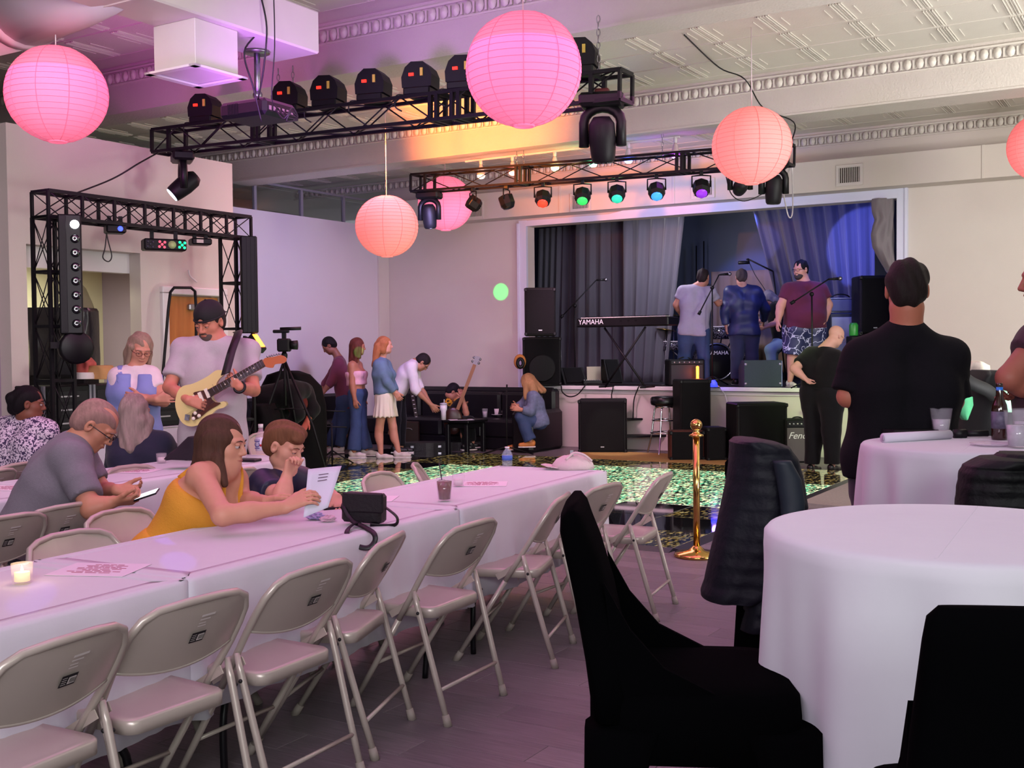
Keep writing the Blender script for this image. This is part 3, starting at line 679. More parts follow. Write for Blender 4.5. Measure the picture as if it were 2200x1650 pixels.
u0, v0 = toroom(V((1.17, 8.14, 0)))[:2]; u1, v1 = u0-7.0, v0+5.6
df = thing('dance_floor', 'black glitter light-up dance floor with a glowing teal band', 'dance floor', RM(u0, v0, 0), RZ)
nu, nv = 10, 8; du_, dv_ = 7.0/nu, 5.6/nv; pm = {}
for key, m in (('gold', M_gold), ('dim', M_gold2), ('teal', M_teal), ('dark', M_dark)):
    b = MB().box((0, 0, 0), (du_-.012, dv_-.012, .022), bev=.003); me = b.mesh('floor_panel'); me.materials.append(m); pm[key] = me
for i in range(nu):
    for j in range(nv):
        k = i-j+3   # diagonal band from near left to far right
        key = 'teal' if (j in (3, 4, 5) and i <= 7) or (j == 2 and i in (2, 3, 4, 5, 6)) or (j == 6 and i in (1, 2, 3, 4)) else ('gold' if j < 2 or (j == 2 and i < 1) else 'dark')
        if j == 1 and i in (0, 1): key = 'dark'
        if j == 2 and i < 2: key = 'dark' if i else 'gold'
        if j == 7 or (j == 6 and i in (0, 5)): key = 'gold'
        if i >= 7: key = 'gold' if (i+j) % 3 else 'dark'
        if i >= 6 and j >= 6: key = 'gold' if i < 8 else 'dark'
        if j == 0 and i % 2: key = 'dim'
        o = bpy.data.objects.new('floor_panel', pm[key]); COL.objects.link(o); o.parent = df
        p = RM(u0-(i+.5)*du_, v0+(j+.5)*dv_, .013); o.location = df.matrix_basis.inverted() @ p if False else (-(i+.5)*du_, (j+.5)*dv_, .014)
M_edge = mat('dance_floor_edge', '3a3842', .35, .5)
for s in range(2):
    MB().prism([(0, 0), (.10, 0), (0, .026)], (0 if s == 0 else 0, 0, .0), (1, 0, 0) if s == 0 else (0, -1, 0), (0, 0, 1), (0, 5.6, 0) if s == 0 else (-7, 0, 0)).build('edge_ramp', M_edge, df, world=False)
rp = MB(); rp.prism([(0, 0), (.55, 0), (.5, .03), (0, .05)], (.14, 2.6, 0), (1, 0, 0), (0, 0, 1), (0, 3.2, 0)); o = rp.build('ramp_board', mat('grey_ramp_carpet', '8f8a84', .9, noise=.2, nscale=40))
o.location = RM(u0, v0, 0); o.rotation_euler = (0, 0, RZ); tag(o, 'pale grey ramp board along the right edge of the dance floor', 'ramp')
q = [onz(1165, 986, .0), onz(1518, 1002, .0), onz(1600, 985, .0), onz(1300, 958, .0)]
pts = [toroom(p) for p in q]; U0, U1 = pts[0][0]+.1, pts[1][0]+.35; V0 = v1+.12; V1 = V0+1.05
o = MB().box(RM((U0+U1)/2, (V0+V1)/2, .011), (U1-U0, V1-V0, .008), rz=RZ, bev=.003).build('floor_mat', mat('tan_mat', 'a8824a', .8, noise=.15, nscale=12)); tag(o, 'tan mat on the floor between the dance floor and the stage speakers', 'mat')
light('SPOT', 'mat_spot', RM(toroom(onz(1330, 972, 0))[0], 11.5, 3.4), 260, (1, .98, .8), onz(1328, 974, 0), .02, spot=12, blend=.35)
# ---- stanchion
M_brass = mat('polished_brass', 'c9a05a', .13, 1)
p = onz(1497, 1196, 0); t = thing('stanchion', 'polished brass stanchion post with a ball top beside the dance floor', 'stanchion', p)
MB().lathe([(0, 0), (.155, 0), (.165, .012), (.155, .03), (.06, .05), (.03, .075), (.026, .08)], (0, 0, .0), 32, M_brass).build('base', None, t, world=False)
MB().lathe([(.024, .07), (.024, .86)], (0, 0, 0), 20, M_brass).build('post', None, t, world=False)
MB().lathe([(.024, .855), (.05, .862), (.052, .872), (.03, .88), (.018, .9), (.03, .91)], (0, 0, 0), 24, M_brass).build('collar', None, t, world=False)
MB().ell((0, 0, .942), .043, 24, M_brass).build('ball_finial', None, t, world=False)
# ---- cloth helpers
M_cloth = mat('white_tablecloth', 'c2c0c8', .75, noise=.02, nscale=10, bump=.12, bscale=14, sheen=.2)
M_tt = mat('table_laminate', 'b8b4b0', .5); M_tleg = mat('black_table_leg', '141216', .4, .4)
def rect_cloth(o, dx, dy, L, W, h, drop, seed=0, rb=.018):
    """o corner, dx along length, dy along width (unit vectors)"""
    rng = random.Random(seed); per = []
    n1, n2 = 64, 28
    for i in range(n1): per.append((L*i/n1, 0, 0, -1))
    for i in range(n2): per.append((L, W*i/n2, 1, 0))
    for i in range(n1): per.append((L*(1-i/n1), W, 0, 1))
    for i in range(n2): per.append((0, W*(1-i/n2), -1, 0))
    K = len(per); cx, cy = L/2, W/2; vs = []; rows = []
    ph = [rng.uniform(0, 6.3) for _ in range(6)]; fr = [rng.randint(5, 9), rng.randint(11, 17), rng.randint(20, 27)]
    prof = [(-.10, 0), (-.03, 0), (-.012, 0), (-.002, -.004), (.004, -.014), (.006, -.05), (.008, -.14), (.01, -.25), (.012, -.36), (.014, -drop)]
    for (off, dz) in prof:
        row = []
        for k, (x, y, nx_, ny_) in enumerate(per):
            a = 2*pi*k/K; dd = min(1, max(0, -dz)/drop)
            w_ = (sin(fr[0]*a+ph[0])*.010+sin(fr[1]*a+ph[1]+dz*2)*.010+max(0, sin(fr[2]*a+ph[2]))**3*.014)*dd
            cn = 0
            for (qx, qy) in ((0, 0), (L, 0), (L, W), (0, W)):
                d_ = math.hypot(x-qx, y-qy); cn += math.exp(-(d_/.06)**2)
            w_ += cn*.045*dd + cn*dd*.02*sin(14*a)
            ox = x+nx_*(off+w_); oy = y+ny_*(off+w_)
            if off < -.05: ox, oy = cx+(x-cx)*.9, cy+(y-cy)*.8
            row.append(V(o)+dx*ox+dy*oy+V((0, 0, h+dz)))
        rows.append(row)
    b = MB(); vs = [p for r_ in rows for p in r_]; fs = []
    for j in range(len(rows)-1):
        for k in range(K): fs.append((j*K+k, (j+1)*K+k, (j+1)*K+(k+1) % K, j*K+(k+1) % K))
    b.add(vs, fs, M_cloth, True); b.add(rows[0], [tuple(range(K))[::-1] if dx.cross(dy).z < 0 else tuple(range(K))], M_cloth, False)
    return b
def rect_table(o, dx, dy, L, W, h, label, clabel, group, seed):
    t = thing('folding_table', label, 'table', V(o)+dx*L/2+dy*W/2, 0, group)
    M = Matrix(((dx.x, dy.x, 0), (dx.y, dy.y, 0), (0, 0, 1))); c = V(o)+dx*L/2+dy*W/2
    MB().box(c+V((0, 0, h-.03)), (L-.03, W-.03, .035), M=M, bev=.008).build('tabletop', M_tt, t)
    for sx in (-1, 1):
        for sy in (-1, 1):
            b = MB(); p0 = c+dx*(sx*(L/2-.35))+dy*(sy*(W/2-.12)); p1 = c+dx*(sx*(L/2-.22))+dy*(sy*(W/2-.06))
            b.tube(bez([p0+V((0, 0, h-.05)), p0+V((0, 0, h*.6)), p1+V((0, 0, h*.3)), p1+V((0, 0, .0))], 5), .014, 8, M_tleg); b.build('leg', None, t)
        MB().tube([c+dx*(sx*(L/2-.30))+dy*(W/2-.1)+V((0, 0, .45)), c+dx*(sx*(L/2-.30))-dy*(W/2-.1)+V((0, 0, .45))], .01, 6, M_tleg).build('crossbar', None, t)
    cl = rect_cloth(o, dx, dy, L, W, h, drop=.46, seed=seed).build('tablecloth'); solid(cl, .002, 1); tag(cl, clabel, 'tablecloth', 'white rectangular tablecloths')
    return t
TH = .75
pA, pB = onz(235, 1288, TH), onz(1303, 1011, TH); DX = (pB-pA).normalized(); DY = V((-DX.y, DX.x, 0))
FR = V((pB.x, pB.y, 0)); LEN = 1.76
for i, (lb, cl) in enumerate((('front row folding table farthest from the viewer, under cloth', 'white cloth on the far end of the front long table, by the beige cap'), ('middle folding table of the front row, under cloth', 'white cloth on the middle of the front long table, under the black handbag'), ('nearest folding table of the front row, running out of the left edge', 'white cloth on the near end of the front long table, under the lit votive'))):
    rect_table(FR-DX*(LEN*(i+1)), DX, DY, LEN-.004, .75, TH, lb, cl, 'front row of tables', 10+i)
p2 = onz(656, 982, TH); p2.z = 0
for i, (lb, cl) in enumerate((('second row folding table at its right end, under cloth', 'white cloth on the right end of the second row table, behind the woman in yellow'), ('second row folding table at the left edge, under cloth', 'white cloth on the second row table at the left edge of the photo'))):
    rect_table(p2-DX*(1.9*(i+1)), DX, DY, 1.89, .75, TH, lb, cl, 'second row of tables', 20+i)
p3 = onz(30, 968, TH); p3.z = 0; rect_table(p3-DX*1.8-DY*.1, DX, DY, 1.8, .75, TH, 'third row folding table at the far left edge, under cloth', 'white cloth corner of the third row table at the far left edge', 'third row table', 30)
def round_table(c, R, h, label, clabel, seed, col=None, flare=.03, hem=.02, nf=11):
    t = thing('cocktail_table', label, 'table', (c[0], c[1], 0), 0, 'round cocktail tables')
    MB().lathe([(0, -.03), (R-.02, -.03), (R-.01, -.015), (R-.02, -.004), (0, -.004)], (0, 0, h), 40, M_tt).build('tabletop', None, t, world=False)
    MB().lathe([(.035, .03), (.035, h-.03)], (0, 0, 0), 16, M_tleg).build('column', None, t, world=False)
    MB().lathe([(0, 0), (.24, 0), (.24, .012), (.05, .04), (0, .04)], (0, 0, 0), 28, M_tleg).build('base', None, t, world=False)
    rng = random.Random(seed); K = 160; rows = []; ph = [rng.uniform(0, 6.3) for _ in range(5)]
    prof = [(R*.6, 0), (R*.96, 0), (R, -.003), (R+.008, -.012), (R+.011, -.04), (R+.012, -.12)]+[(R+.012+flare*k/8, -.12-(h-.12-hem)*k/8) for k in range(1, 9)]
    vs = []
    for (r_, dz) in prof:
        dd = min(1, max(0, -dz-.03)/(h*.8))**.6
        for k in range(K):
            a = 2*pi*k/K
            f = sin(nf*a+ph[0]+.8*sin(2*a+ph[1])); f = (f if f > 0 else f*.7)
            w_ = (f*.042+sin(5*a+ph[2])*.014+sin(23*a+ph[3]+dz*3)*.006)*dd
            vs.append((c[0]+(r_+w_)*cos(a), c[1]+(r_+w_)*sin(a), h+dz))
    fs = []
    for j in range(len(prof)-1):
        for k in range(K): fs.append((j*K+k, (j+1)*K+k, (j+1)*K+(k+1) % K, j*K+(k+1) % K))
    fs.append(tuple(range(K)))
    b = MB().add(vs, fs, M_cloth, True); cl = b.build('tablecloth'); solid(cl, .002, 1); tag(cl, clabel, 'tablecloth', 'white round tablecloths')
    bb = MB(); a = radians(62); d = V((cos(a), sin(a), 0)); n_ = V((-d.y, d.x, 0))
    for off in (.0,):
        bb.beam(V((c[0], c[1], h+.0015))+n_*off-d*(R*.93), V((c[0], c[1], h+.0015))+n_*off+d*(R*.93), .006, .002, M_cloth)
    bb.build('fold_crease', None, cl)
    return t
NT = (1.03, 2.57); round_table(NT, .43, 1.07, 'nearest round cocktail table, empty, at the right', 'floor length white cloth on the nearest round table', 3, nf=10)
HT = (1.98, 4.80); round_table(HT, .45, 1.07, 'round cocktail table with drinks in front of the man in black', 'white cloth on the round table that holds the drinks', 5, nf=13)
FT = at(2140, 890, 8.6); round_table((FT.x+.25, FT.y), .42, 1.05, 'far round cocktail table behind the beer bottle', 'pinkish white cloth on the far round table behind the bottle', 6)
# ---- folding chair
M_chair = mat('beige_steel', 'aea399', .30, .2, noise=.03, nscale=20); M_cap = mat('beige_rubber_foot', '8f857c', .6)
M_stk = mat('white_sticker_print', 'd0c8c4', .6); M_stkb = mat('black_sticker', '141214', .6)
def rrect(w0, w1, y0, y1, r, n=5):
    """rounded trapezoid, w0 half width at y0, w1 at y1"""
    pts = []; C = ((w0, y0, -pi/2), (w1, y1, 0), (-w1, y1, pi/2), (-w0, y0, pi))
    for (x, y, a0) in C:
        sx = 1 if x > 0 else -1; sy = 1 if y == y1 else -1; cx, cy = x-sx*r, y-sy*r
        for k in range(n+1):
            a = a0+(pi/2)*k/n; pts.append((cx+r*cos(a), cy+r*sin(a)))
    return pts
def folding_chair(label, back=True):
    t = thing('folding_chair', label, 'chair', (0, 0, 0), 0, 'beige folding chairs at the long tables'); HW = .225
    # front legs + back frame: line from (y=.235,z=0) to top (y=-.30,z=.78)
    def bp(z): return .235-(.50*z/.78 if z < .6 else .50*.6/.78+(z-.6)*.62)
    # back frame arch
    arch = [(HW*.93, bp(.40), .40), (HW*.96, bp(.5), .5), (HW, bp(.6), .6), (HW, bp(.66), .66), (HW*.97, bp(.71), .71), (HW*.86, bp(.752), .752), (HW*.66, bp(.772), .772), (HW*.3, bp(.782)-.012, .782)]
    full = arch+[(-x, y, z) for x, y, z in arch[::-1]]
    MB().tube(full, .0125, 10, M_chair).build('back_frame', None, t, world=False)
    for s in (-1, 1):
        b = MB(); b.tube([(s*HW*.93, bp(.40), .40), (s*HW*.88, bp(.2), .2), (s*HW*.86, bp(.03), .03)], .0125, 10, M_chair); b.tube([(s*HW*.86, bp(.045), .045), (s*HW*.86, bp(0), 0)], [.016, .018], 10, M_cap)
        b.build('leg', None, t, world=False)
        b = MB(); b.tube([(s*(HW+.012), -.115, .53), (s*(HW+.012), -.13, .47), (s*(HW+.004), -.205, .2), (s*HW, -.255, .03)], [.009, .0125, .0125, .0125], 10, M_chair)
        b.tube([(s*HW, -.25, .045), (s*HW, -.262, 0)], [.0155, .018], 10, M_cap); b.ell((s*(HW+.024), -.14, .445), .007, 8, M_stkb); b.build('leg', None, t, world=False)
        MB().beam((s*(HW-.015), -.12, .50), (s*(HW-.015), .02, .415), .004, .028, M_chair).build('hinge_bracket', None, t, world=False)
    MB().tube([(-HW, -.225, .14), (HW, -.225, .14)], .008, 8, M_chair).build('stretcher', None, t, world=False)
    MB().tube([(-HW*.87, bp(.2), .2), (HW*.87, bp(.2), .2)], .008, 8, M_chair).build('stretcher', None, t, world=False)
    # seat
    b = MB(); P = rrect(.185, .2, -.175, .21, .045); n = len(P)
    vs = [(x, y, .412) for x, y in P]+[(x, y, .448) for x, y in P]+[(x*.965, y*.965+.0005, .455) for x, y in P]+[(x*.8, y*.8, .450) for x, y in P]
    fs = [(j*n+i, j*n+(i+1) % n, (j+1)*n+(i+1) % n, (j+1)*n+i) for j in range(3) for i in range(n)]+[tuple(range(3*n, 4*n)), tuple(range(n))[::-1]]
    b.add(vs, fs, M_chair, True); b.build('seat', None, t, world=False)
    # backrest plate, curved, between z=.56 (bowed) and arch
    b = MB(); NX, NZ = 16, 8; front = []; 
    for off in (0, -.006):
        rows = []
        for j in range(NZ+1):
            row = []
            for i in range(NX+1):
                s = -1+2*i/NX; zt = .780-.072*abs(s)**6; zb = .60-.035*(1-s*s); z = zb+(zt-zb)*j/NZ
                x = s*HW*(.97 if z < .7 else .97); y = bp(z)-.035*(1-s*s)*(1-.7*(j/NZ)**3)+off; row.append((x, y, z))
            rows.append(row)
        b.grid(rows if off else [r_[::-1] for r_ in rows], M_chair)
    rim = []
    for i in range(NX+1):
        s = -1+2*i/NX; z = .60-.035*(1-s*s); rim.append((s*HW*.97, bp(z)-.035*(1-s*s)-.003, z))
    b.tube(rim, .006, 6, M_chair); b.build('backrest', None, t, world=False)
    if back:
        def sp(x, z, e=.0085): s = x/(HW*.97); return V((x, bp(z)-.035*(1-s*s)-e, z))
        def patch(x0, x1, z0, z1, m, e=.0085):
            b.add([sp(x0, z0, e), sp(x1, z0, e), sp(x1, z1, e), sp(x0, z1, e)], [(0, 1, 2, 3)], m)
        b = MB(); patch(-.005, .048, .728, .735, M_stk); patch(-.005, .035, .717, .721, M_stk); patch(-.005, .022, .706, .709, M_stk); patch(-.005, .026, .697, .700, M_stk)
        b.build('printed_text', None, t, world=False)
        b = MB(); patch(-.012, .042, .645, .678, M_stkb)
        patch(.013, .038, .650, .670, M_stk, .0095)
        for k in range(5): patch(.017+k*.004, .019+k*.004, .653, .667, M_stkb, .0105)
        for k in range(4): patch(-.009, .008, .651+k*.006, .6525+k*.006, M_stk, .0095)
        b.build('label_sticker', None, t, world=False)
    return t
ch_b = folding_chair('', True); ch_f = ch_b
used = [False]
def place(M, dirv, label):
    rz = math.atan2(-dirv.x, dirv.y)
    if not used[0]:
        used[0] = True; ch_b.location = (M.x, M.y, 0); ch_b.rotation_euler = (0, 0, rz); ch_b['label'] = label; return ch_b
    return dup(ch_b, (M.x, M.y, 0), rz, label)
def chair_tops(l, r_, label, push=0):
    a, b_ = onz(*l, .5), onz(*r_, .5); lat = (b_-a); lat.z = 0; lat.normalize(); d = V((-lat.y, lat.x, 0)); m = (a+b_)/2; m.z = 0
    return place(m-d*(-.115)*1.0+d*0+d*push if False else m+d*.115, d, label)
def chair_top(px, py, label, ang=0, facing=-1, z=.78):
    p = onz(px, py, z); d = (-DY if facing < 0 else DY); d = Matrix.Rotation(radians(ang), 3, 'Z') @ d; p.z = 0
    return place(p+d*.29, d, label)
s_ = DX*.46
a1 = onz(187, 1540, .5)
chair_tops((-60, 1636), (187, 1540), 'beige folding chair nearest the lower left corner, back toward the viewer')
chair_tops((229, 1518), (478, 1436), 'beige folding chair second from the lower left, back to the viewer')
chair_tops((511, 1422), (705, 1352), 'beige folding chair third from the left along the front of the near table')
chair_tops((720, 1338), (808, 1280), 'beige folding chair below the hanging handbag strap, turned slightly')
chair_tops((892, 1285), (1018, 1240), 'beige folding chair in the middle of the front row, below the iced drink')
chair_tops((1122, 1208), (1172, 1168), 'beige folding chair turned sideways left of the black covered stool')
chair_tops((1206, 1168), (1294, 1141), 'beige folding chair seen just behind the black covered stool')
chair_tops((1348, 1141), (1403, 1109), 'last beige folding chair at the right, beside the brass stanchion')
chair_top(135, 1147, 'beige folding chair back behind the near table, left of the woman in yellow, lower one', 0)
chair_top(238, 1099, 'empty beige folding chair back right behind the woman in yellow', 4)
chair_top(800, 1019, 'shiny beige folding chair back behind the near table beside the boy', 6)
chair_top(882, 1000, 'beige folding chair angled behind the near table next to the shiny one', 30)
chair_top(150, 1088, 'beige folding chair that the man in the grey shirt sits on', 0, 1)
chair_top(30, 1111, 'beige folding chair at the left edge beside the man in the grey shirt', 0, 1)
chair_top(518, 1010, 'beige folding chair back between the woman in yellow and the boy', 0, 1)
chair_top(572, 930, 'pink lit folding chair beyond the cherry drink bottle', -20, -1)
chair_top(268, 1003, 'folding chair of the grey haired woman behind the second table', 0, -1)
chair_top(45, 998, 'folding chair of the woman in the patterned blouse', 15, 1)
chair_top(2, 1012, 'folding chair sliver at the left edge beside the patterned blouse', 15, 1)
chair_top(420, 1092, 'folding chair that the woman in yellow sits on', 0, -1)
chair_top(590, 1055, 'folding chair that the boy in the jersey sits on', 0, -1)
# ---- black spandex bar stools
M_spx = mat('black_spandex', '030304', 1, bump=.15, bscale=6, spec=.02); M_frame = mat('stool_frame_black', '0c0c0e', .4, .6)
def loft(secs, n=20, p=2.6, cap=True):
    """secs: list of (center, ax, ay, rx, ry): superellipse sections"""
    vs = []; fs = []
    for (c, ax, ay, rx, ry) in secs:
        c, ax, ay = V(c), V(ax), V(ay)
        for k in range(n):
            a = 2*pi*k/n; ca, sa = cos(a), sin(a)
            vs.append(c+ax*(rx*math.copysign(abs(ca)**(2/p), ca))+ay*(ry*math.copysign(abs(sa)**(2/p), sa)))
    m = len(secs)
    for j in range(m-1):
        for k in range(n): fs.append((j*n+k, j*n+(k+1) % n, (j+1)*n+(k+1) % n, (j+1)*n+k))
    if cap: fs.append(tuple(range(n))[::-1]); fs.append(tuple((m-1)*n+k for k in range(n)))
    return vs, fs
def bar_stool(label, c, rz, hb=1.15):
    t = thing('covered_bar_stool', label, 'bar stool', (c[0], c[1], 0), rz, 'bar stools in black stretch covers')
    X, Y, Z = V((1, 0, 0)), V((0, 1, 0)), V((0, 0, 1))
    # back cover
    S = [((0, -.155, .70), X, Y, .205, .05), ((0, -.175, .82), X, Y, .202, .045), ((0, -.20, .95), X, Y, .198, .042), ((0, -.225, 1.05), X, Y, .192, .038), ((0, -.24, hb-.05), X, Y, .190, .033), ((0, -.245, hb-.016), X, Y, .186, .026), ((0, -.245, hb), X, Y, .172, .012)]
    v_, f_ = loft(S, 28, 4.5); MB().add(v_, f_, M_spx, True).build('back_cover', None, t, world=False)
    S = [((0, .03, .62), X, Y, .222, .222), ((0, .03, .70), X, Y, .22, .22), ((0, .03, .745), X, Y, .216, .216), ((0, .03, .765), X, Y, .198, .198), ((0, .03, .77), X, Y, .15, .15)]
    v_, f_ = loft(S, 32, 5); MB().add(v_, f_, M_spx, True).build('seat_cover', None, t, world=False)
    # stretched web from the back to the seat
    for s in (-1, 1):
        P = [(-.16, .74), (-.165, .90), (-.175, 1.0), (-.12, .90), (-.05, .82), (.06, .765), (.06, .74)]
        MB().prism([(y, z) for y, z in P], (s*.188-.008, 0, 0), (0, 1, 0), (0, 0, 1), (.016, 0, 0), M_spx).build('stretched_side', None, t, world=False)
    for sx in (-1, 1):
        for sy in (-1, 1):
            top = V((sx*.19, .03+sy*.185, .66)); bot = V((sx*.225, .03+sy*.225, 0)); mid = top.lerp(bot, .45)
            v_, f_ = loft([(bot, X, Y, .03, .03), (top.lerp(bot, .9), X, Y, .024, .024), (mid, X, Y, .034, .034), (top.lerp(bot, .15), X, Y, .06, .06), (top+V((-sx*.02, -sy*.02, .03)), X, Y, .085, .085)], 14, 2.5)
            MB().add(v_, f_, M_spx, True).build('leg_cover', None, t, world=False)
    for k in range(4):
        a = k*pi/2; d = Matrix.Rotation(a, 3, 'Z'); MB().tube([d@V((-.2, .2, .30))+V((0, .03, 0)), d@V((.2, .2, .30))+V((0, .03, 0))], .010, 8, M_frame).build('foot_rail', None, t, world=False)
    return t
bar_stool('black covered bar stool in profile at the left of the nearest round table', (.385, 2.53), radians(-96))
bar_stool('black covered bar stool in the lower right corner, back to the viewer', (.77, 1.70), radians(-8))
bar_stool('black covered bar stool with the navy quilted jacket over its back', (.985, 3.50), radians(-125))
bar_stool('black covered bar stool with the black puffer jacket at the right', (1.78, 3.62), radians(-178), 1.07)
# ================================================================== STAGE AND ITS GEAR
struct('stage_floor', MB().box(RM((-11+UR)/2, 16.8, SZ-.04), (UR+11.6, 3.96, .08), rz=RZ), mat('stage_floor_black', '1c1a20', .35, noise=.2))
b = MB(); b.box(RM((UL+UR)/2, SV-.03, SZ-.03), (UR-UL, .10, .055), rz=RZ, bev=.005); b.box(RM((UL+UR)/2, SV-.005, SZ-.09), (UR-UL, .02, .05), rz=RZ)
struct('trim_9', b, M_trim)
b = MB(); b.box(RM((-11.3+UR)/2, 18.75, 2.3), (UR+12, .1, 4), rz=RZ); b.box(RM(-11.3, 16.8, 2.3), (.1, 3.8, 4), rz=RZ); b.box(RM(UR+.25, 16.9, 2.3), (.1, 3.7, 4), rz=RZ); b.box(RM((-11+UR)/2, 16.85, 4.32), (UR+11.6, 3.9, .06), rz=RZ)
struct('wall_backstage', b, mat('backstage_paint', '5a6270', .7))
light('AREA', 'stage_blue', RM(-4.4, 15.2, 3.3), 34, (.14, .18, 1), RM(-3.9, 17.6, 2.5), .5, .3)
light('SPOT', 'stage_blue_right', RM(-4.3, 15.1, 3.2), 420, (.14, .18, 1), onv(1862, 530, 16.9), .02, spot=38, blend=.12)
light('SPOT', 'stage_blue_streak', RM(-5.3, 15.0, 3.2), 130, (.2, .22, 1), onv(1640, 520, 16.9), .02, spot=17, blend=.3)
light('SPOT', 'stage_violet_people', RM(-6.0, 12.6, 3.4), 90, (.5, .4, 1), RM(-4.6, 15.6, 1.9), .1, spot=34, blend=.5)
light('SPOT', 'stage_blue_back', RM(-5.9, 16.6, 3.6), 190, (.12, .2, 1), RM(-6.5, 18.7, 2.2), .05, spot=46)
light('SPOT', 'stage_violet', RM(-6.8, 12.5, 3.3), 70, (.55, .25, 1), RM(-4.7, 16.2, 1.6), .2, spot=50)
light('AREA', 'stage_white', RM(-6.9, 15.3, 3.2), 42, (.9, .85, 1), RM(-6.8, 17.5, 1.5), .6, .3)
light('SPOT', 'trim_blue', RM(-6.2, 13.4, 3.3), 40, (.25, .3, 1), RM(-6.2, 14.8, 3.4), .1, spot=140)
M_cur = mat('charcoal_stage_curtain', '4c4a54', .85, noise=.06, nscale=5, sheen=.3); M_tan = mat('tan_backdrop', '8a7058', .8, noise=.08, nscale=4)
M_leg = mat('grey_leg_curtain', '7c7478', .85, sheen=.2)
def curtain(label, tl, tr, bl, br, v, folds, amp, m, bow=0, seed=0, hem=0):
    """pixel corners on the plane v"""
    P = [onv(*q, v) for q in (tl, tr, bl, br)]; rng = random.Random(seed); ph = [rng.uniform(0, 6) for _ in range(4)]
    NX, NZ = folds*10, 14; rows = []; nrm = RM(0, -1, 0)
    for j in range(NZ+1):
        t = j/NZ; a = P[0].lerp(P[2], t); c = P[1].lerp(P[3], t); row = []
        for i in range(NX+1):
            s = i/NX; p = a.lerp(c, s)+V((0, 0, 1))*0
            f = sin(2*pi*folds*s+ph[0]+.6*sin(5*s+ph[1])+.25*sin(3*t+ph[2]))+.35*sin(2*pi*folds*2.3*s+ph[3]+t)
            p = p+nrm*(f*amp*(.45+.55*t)*(1 if .02 < s < .98 else .6))+RM(1, 0, 0)*(bow*sin(pi*t))
            row.append(p)
        rows.append(row)
    b = MB(); b.grid(rows, m); o = b.build('stage_curtain'); solid(o, .006); tag(o, label, 'curtain', 'curtains at the back of the stage'); return o
curtain('narrow charcoal curtain at the far left of the stage', (1158, 492), (1240, 484), (1152, 820), (1236, 812), 17.3, 6, .05, M_cur, seed=1)
curtain('charcoal curtain behind the boom microphone and keyboard left end', (1236, 480), (1340, 470), (1236, 808), (1345, 815), 17.0, 4, .07, M_cur, seed=2)
curtain('charcoal curtain behind the keyboard with its right edge pulled aside', (1340, 468), (1472, 458), (1342, 822), (1432, 826), 16.6, 4, .09, M_cur, bow=0, seed=3)
curtain('charcoal curtain swept open behind the man in the maroon shirt', (1618, 450), (1880, 425), (1712, 800), (1880, 800), 16.9, 8, .08, M_cur, seed=4)
curtain('tan backdrop cloth behind the drum kit', (1528, 584), (1690, 578), (1528, 800), (1690, 800), 18.3, 5, .03, M_tan, seed=5)
def blob(rows, Y, depth, m, n=24, p=2.3, ridges=None, name='body', parent=None, amp=0, sub=6, seed=1, Yf=None):
    """real-size body whose outline passes through (y, xl, xr) pixel rows at distance Y"""
    R_ = []
    for i in range(len(rows)-1):
        for k in range(sub):
            t = k/sub; R_.append(tuple(rows[i][q]*(1-t)+rows[i+1][q]*t for q in range(3)))
    R_.append(rows[-1]); rng = random.Random(seed); ph = [rng.uniform(0, 6) for _ in range(4)]
    vs = []; fs = []
    for i, (y, xl, xr) in enumerate(R_):
        a, c = at(xl, y, Y), at(xr, y, Y); mid = (a+c)/2; hw = (c-a).length/2; u = (c-a).normalized() if hw > 1e-6 else V((1, 0, 0)); d = V((-u.y, u.x, 0))
        dp = depth if not callable(depth) else depth(i/(len(R_)-1))
        rg = 1+(ridges*abs(sin(mid.z*pi/.045))-ridges*.5 if ridges else 0)
        for k in range(n):
            A = 2*pi*k/n; ca, sa = cos(A), sin(A); w_ = 1+amp*sin(5*A+ph[0]+mid.z*9)*.5+amp*sin(9*A+ph[1]-mid.z*14)*.4
            vs.append(mid+u*(hw*math.copysign(abs(ca)**(2/p), ca))+d*(min(dp/2, max(hw, .01)*3)*math.copysign(abs(sa)**(2/p), sa)*rg*w_))
    m_ = len(R_)
    for j in range(m_-1):
        for k in range(n): fs.append((j*n+k, j*n+(k+1) % n, (j+1)*n+(k+1) % n, (j+1)*n+k))
    fs.append(tuple(range(n))[::-1]); fs.append(tuple((m_-1)*n+k for k in range(n)))
    return MB().add(vs, fs, m, True)
o = blob([(428, 1872, 1921), (455, 1874, 1920), (472, 1880, 1918), (484, 1876, 1919), (505, 1871, 1920), (530, 1875, 1920), (550, 1886, 1920), (570, 1898, 1920), (590, 1912, 1920)], 14.45, .25, M_leg, 40, 2, amp=.28, seed=4).build('stage_curtain'); tag(o, 'grey side curtain tied back at the right edge of the stage opening', 'curtain')
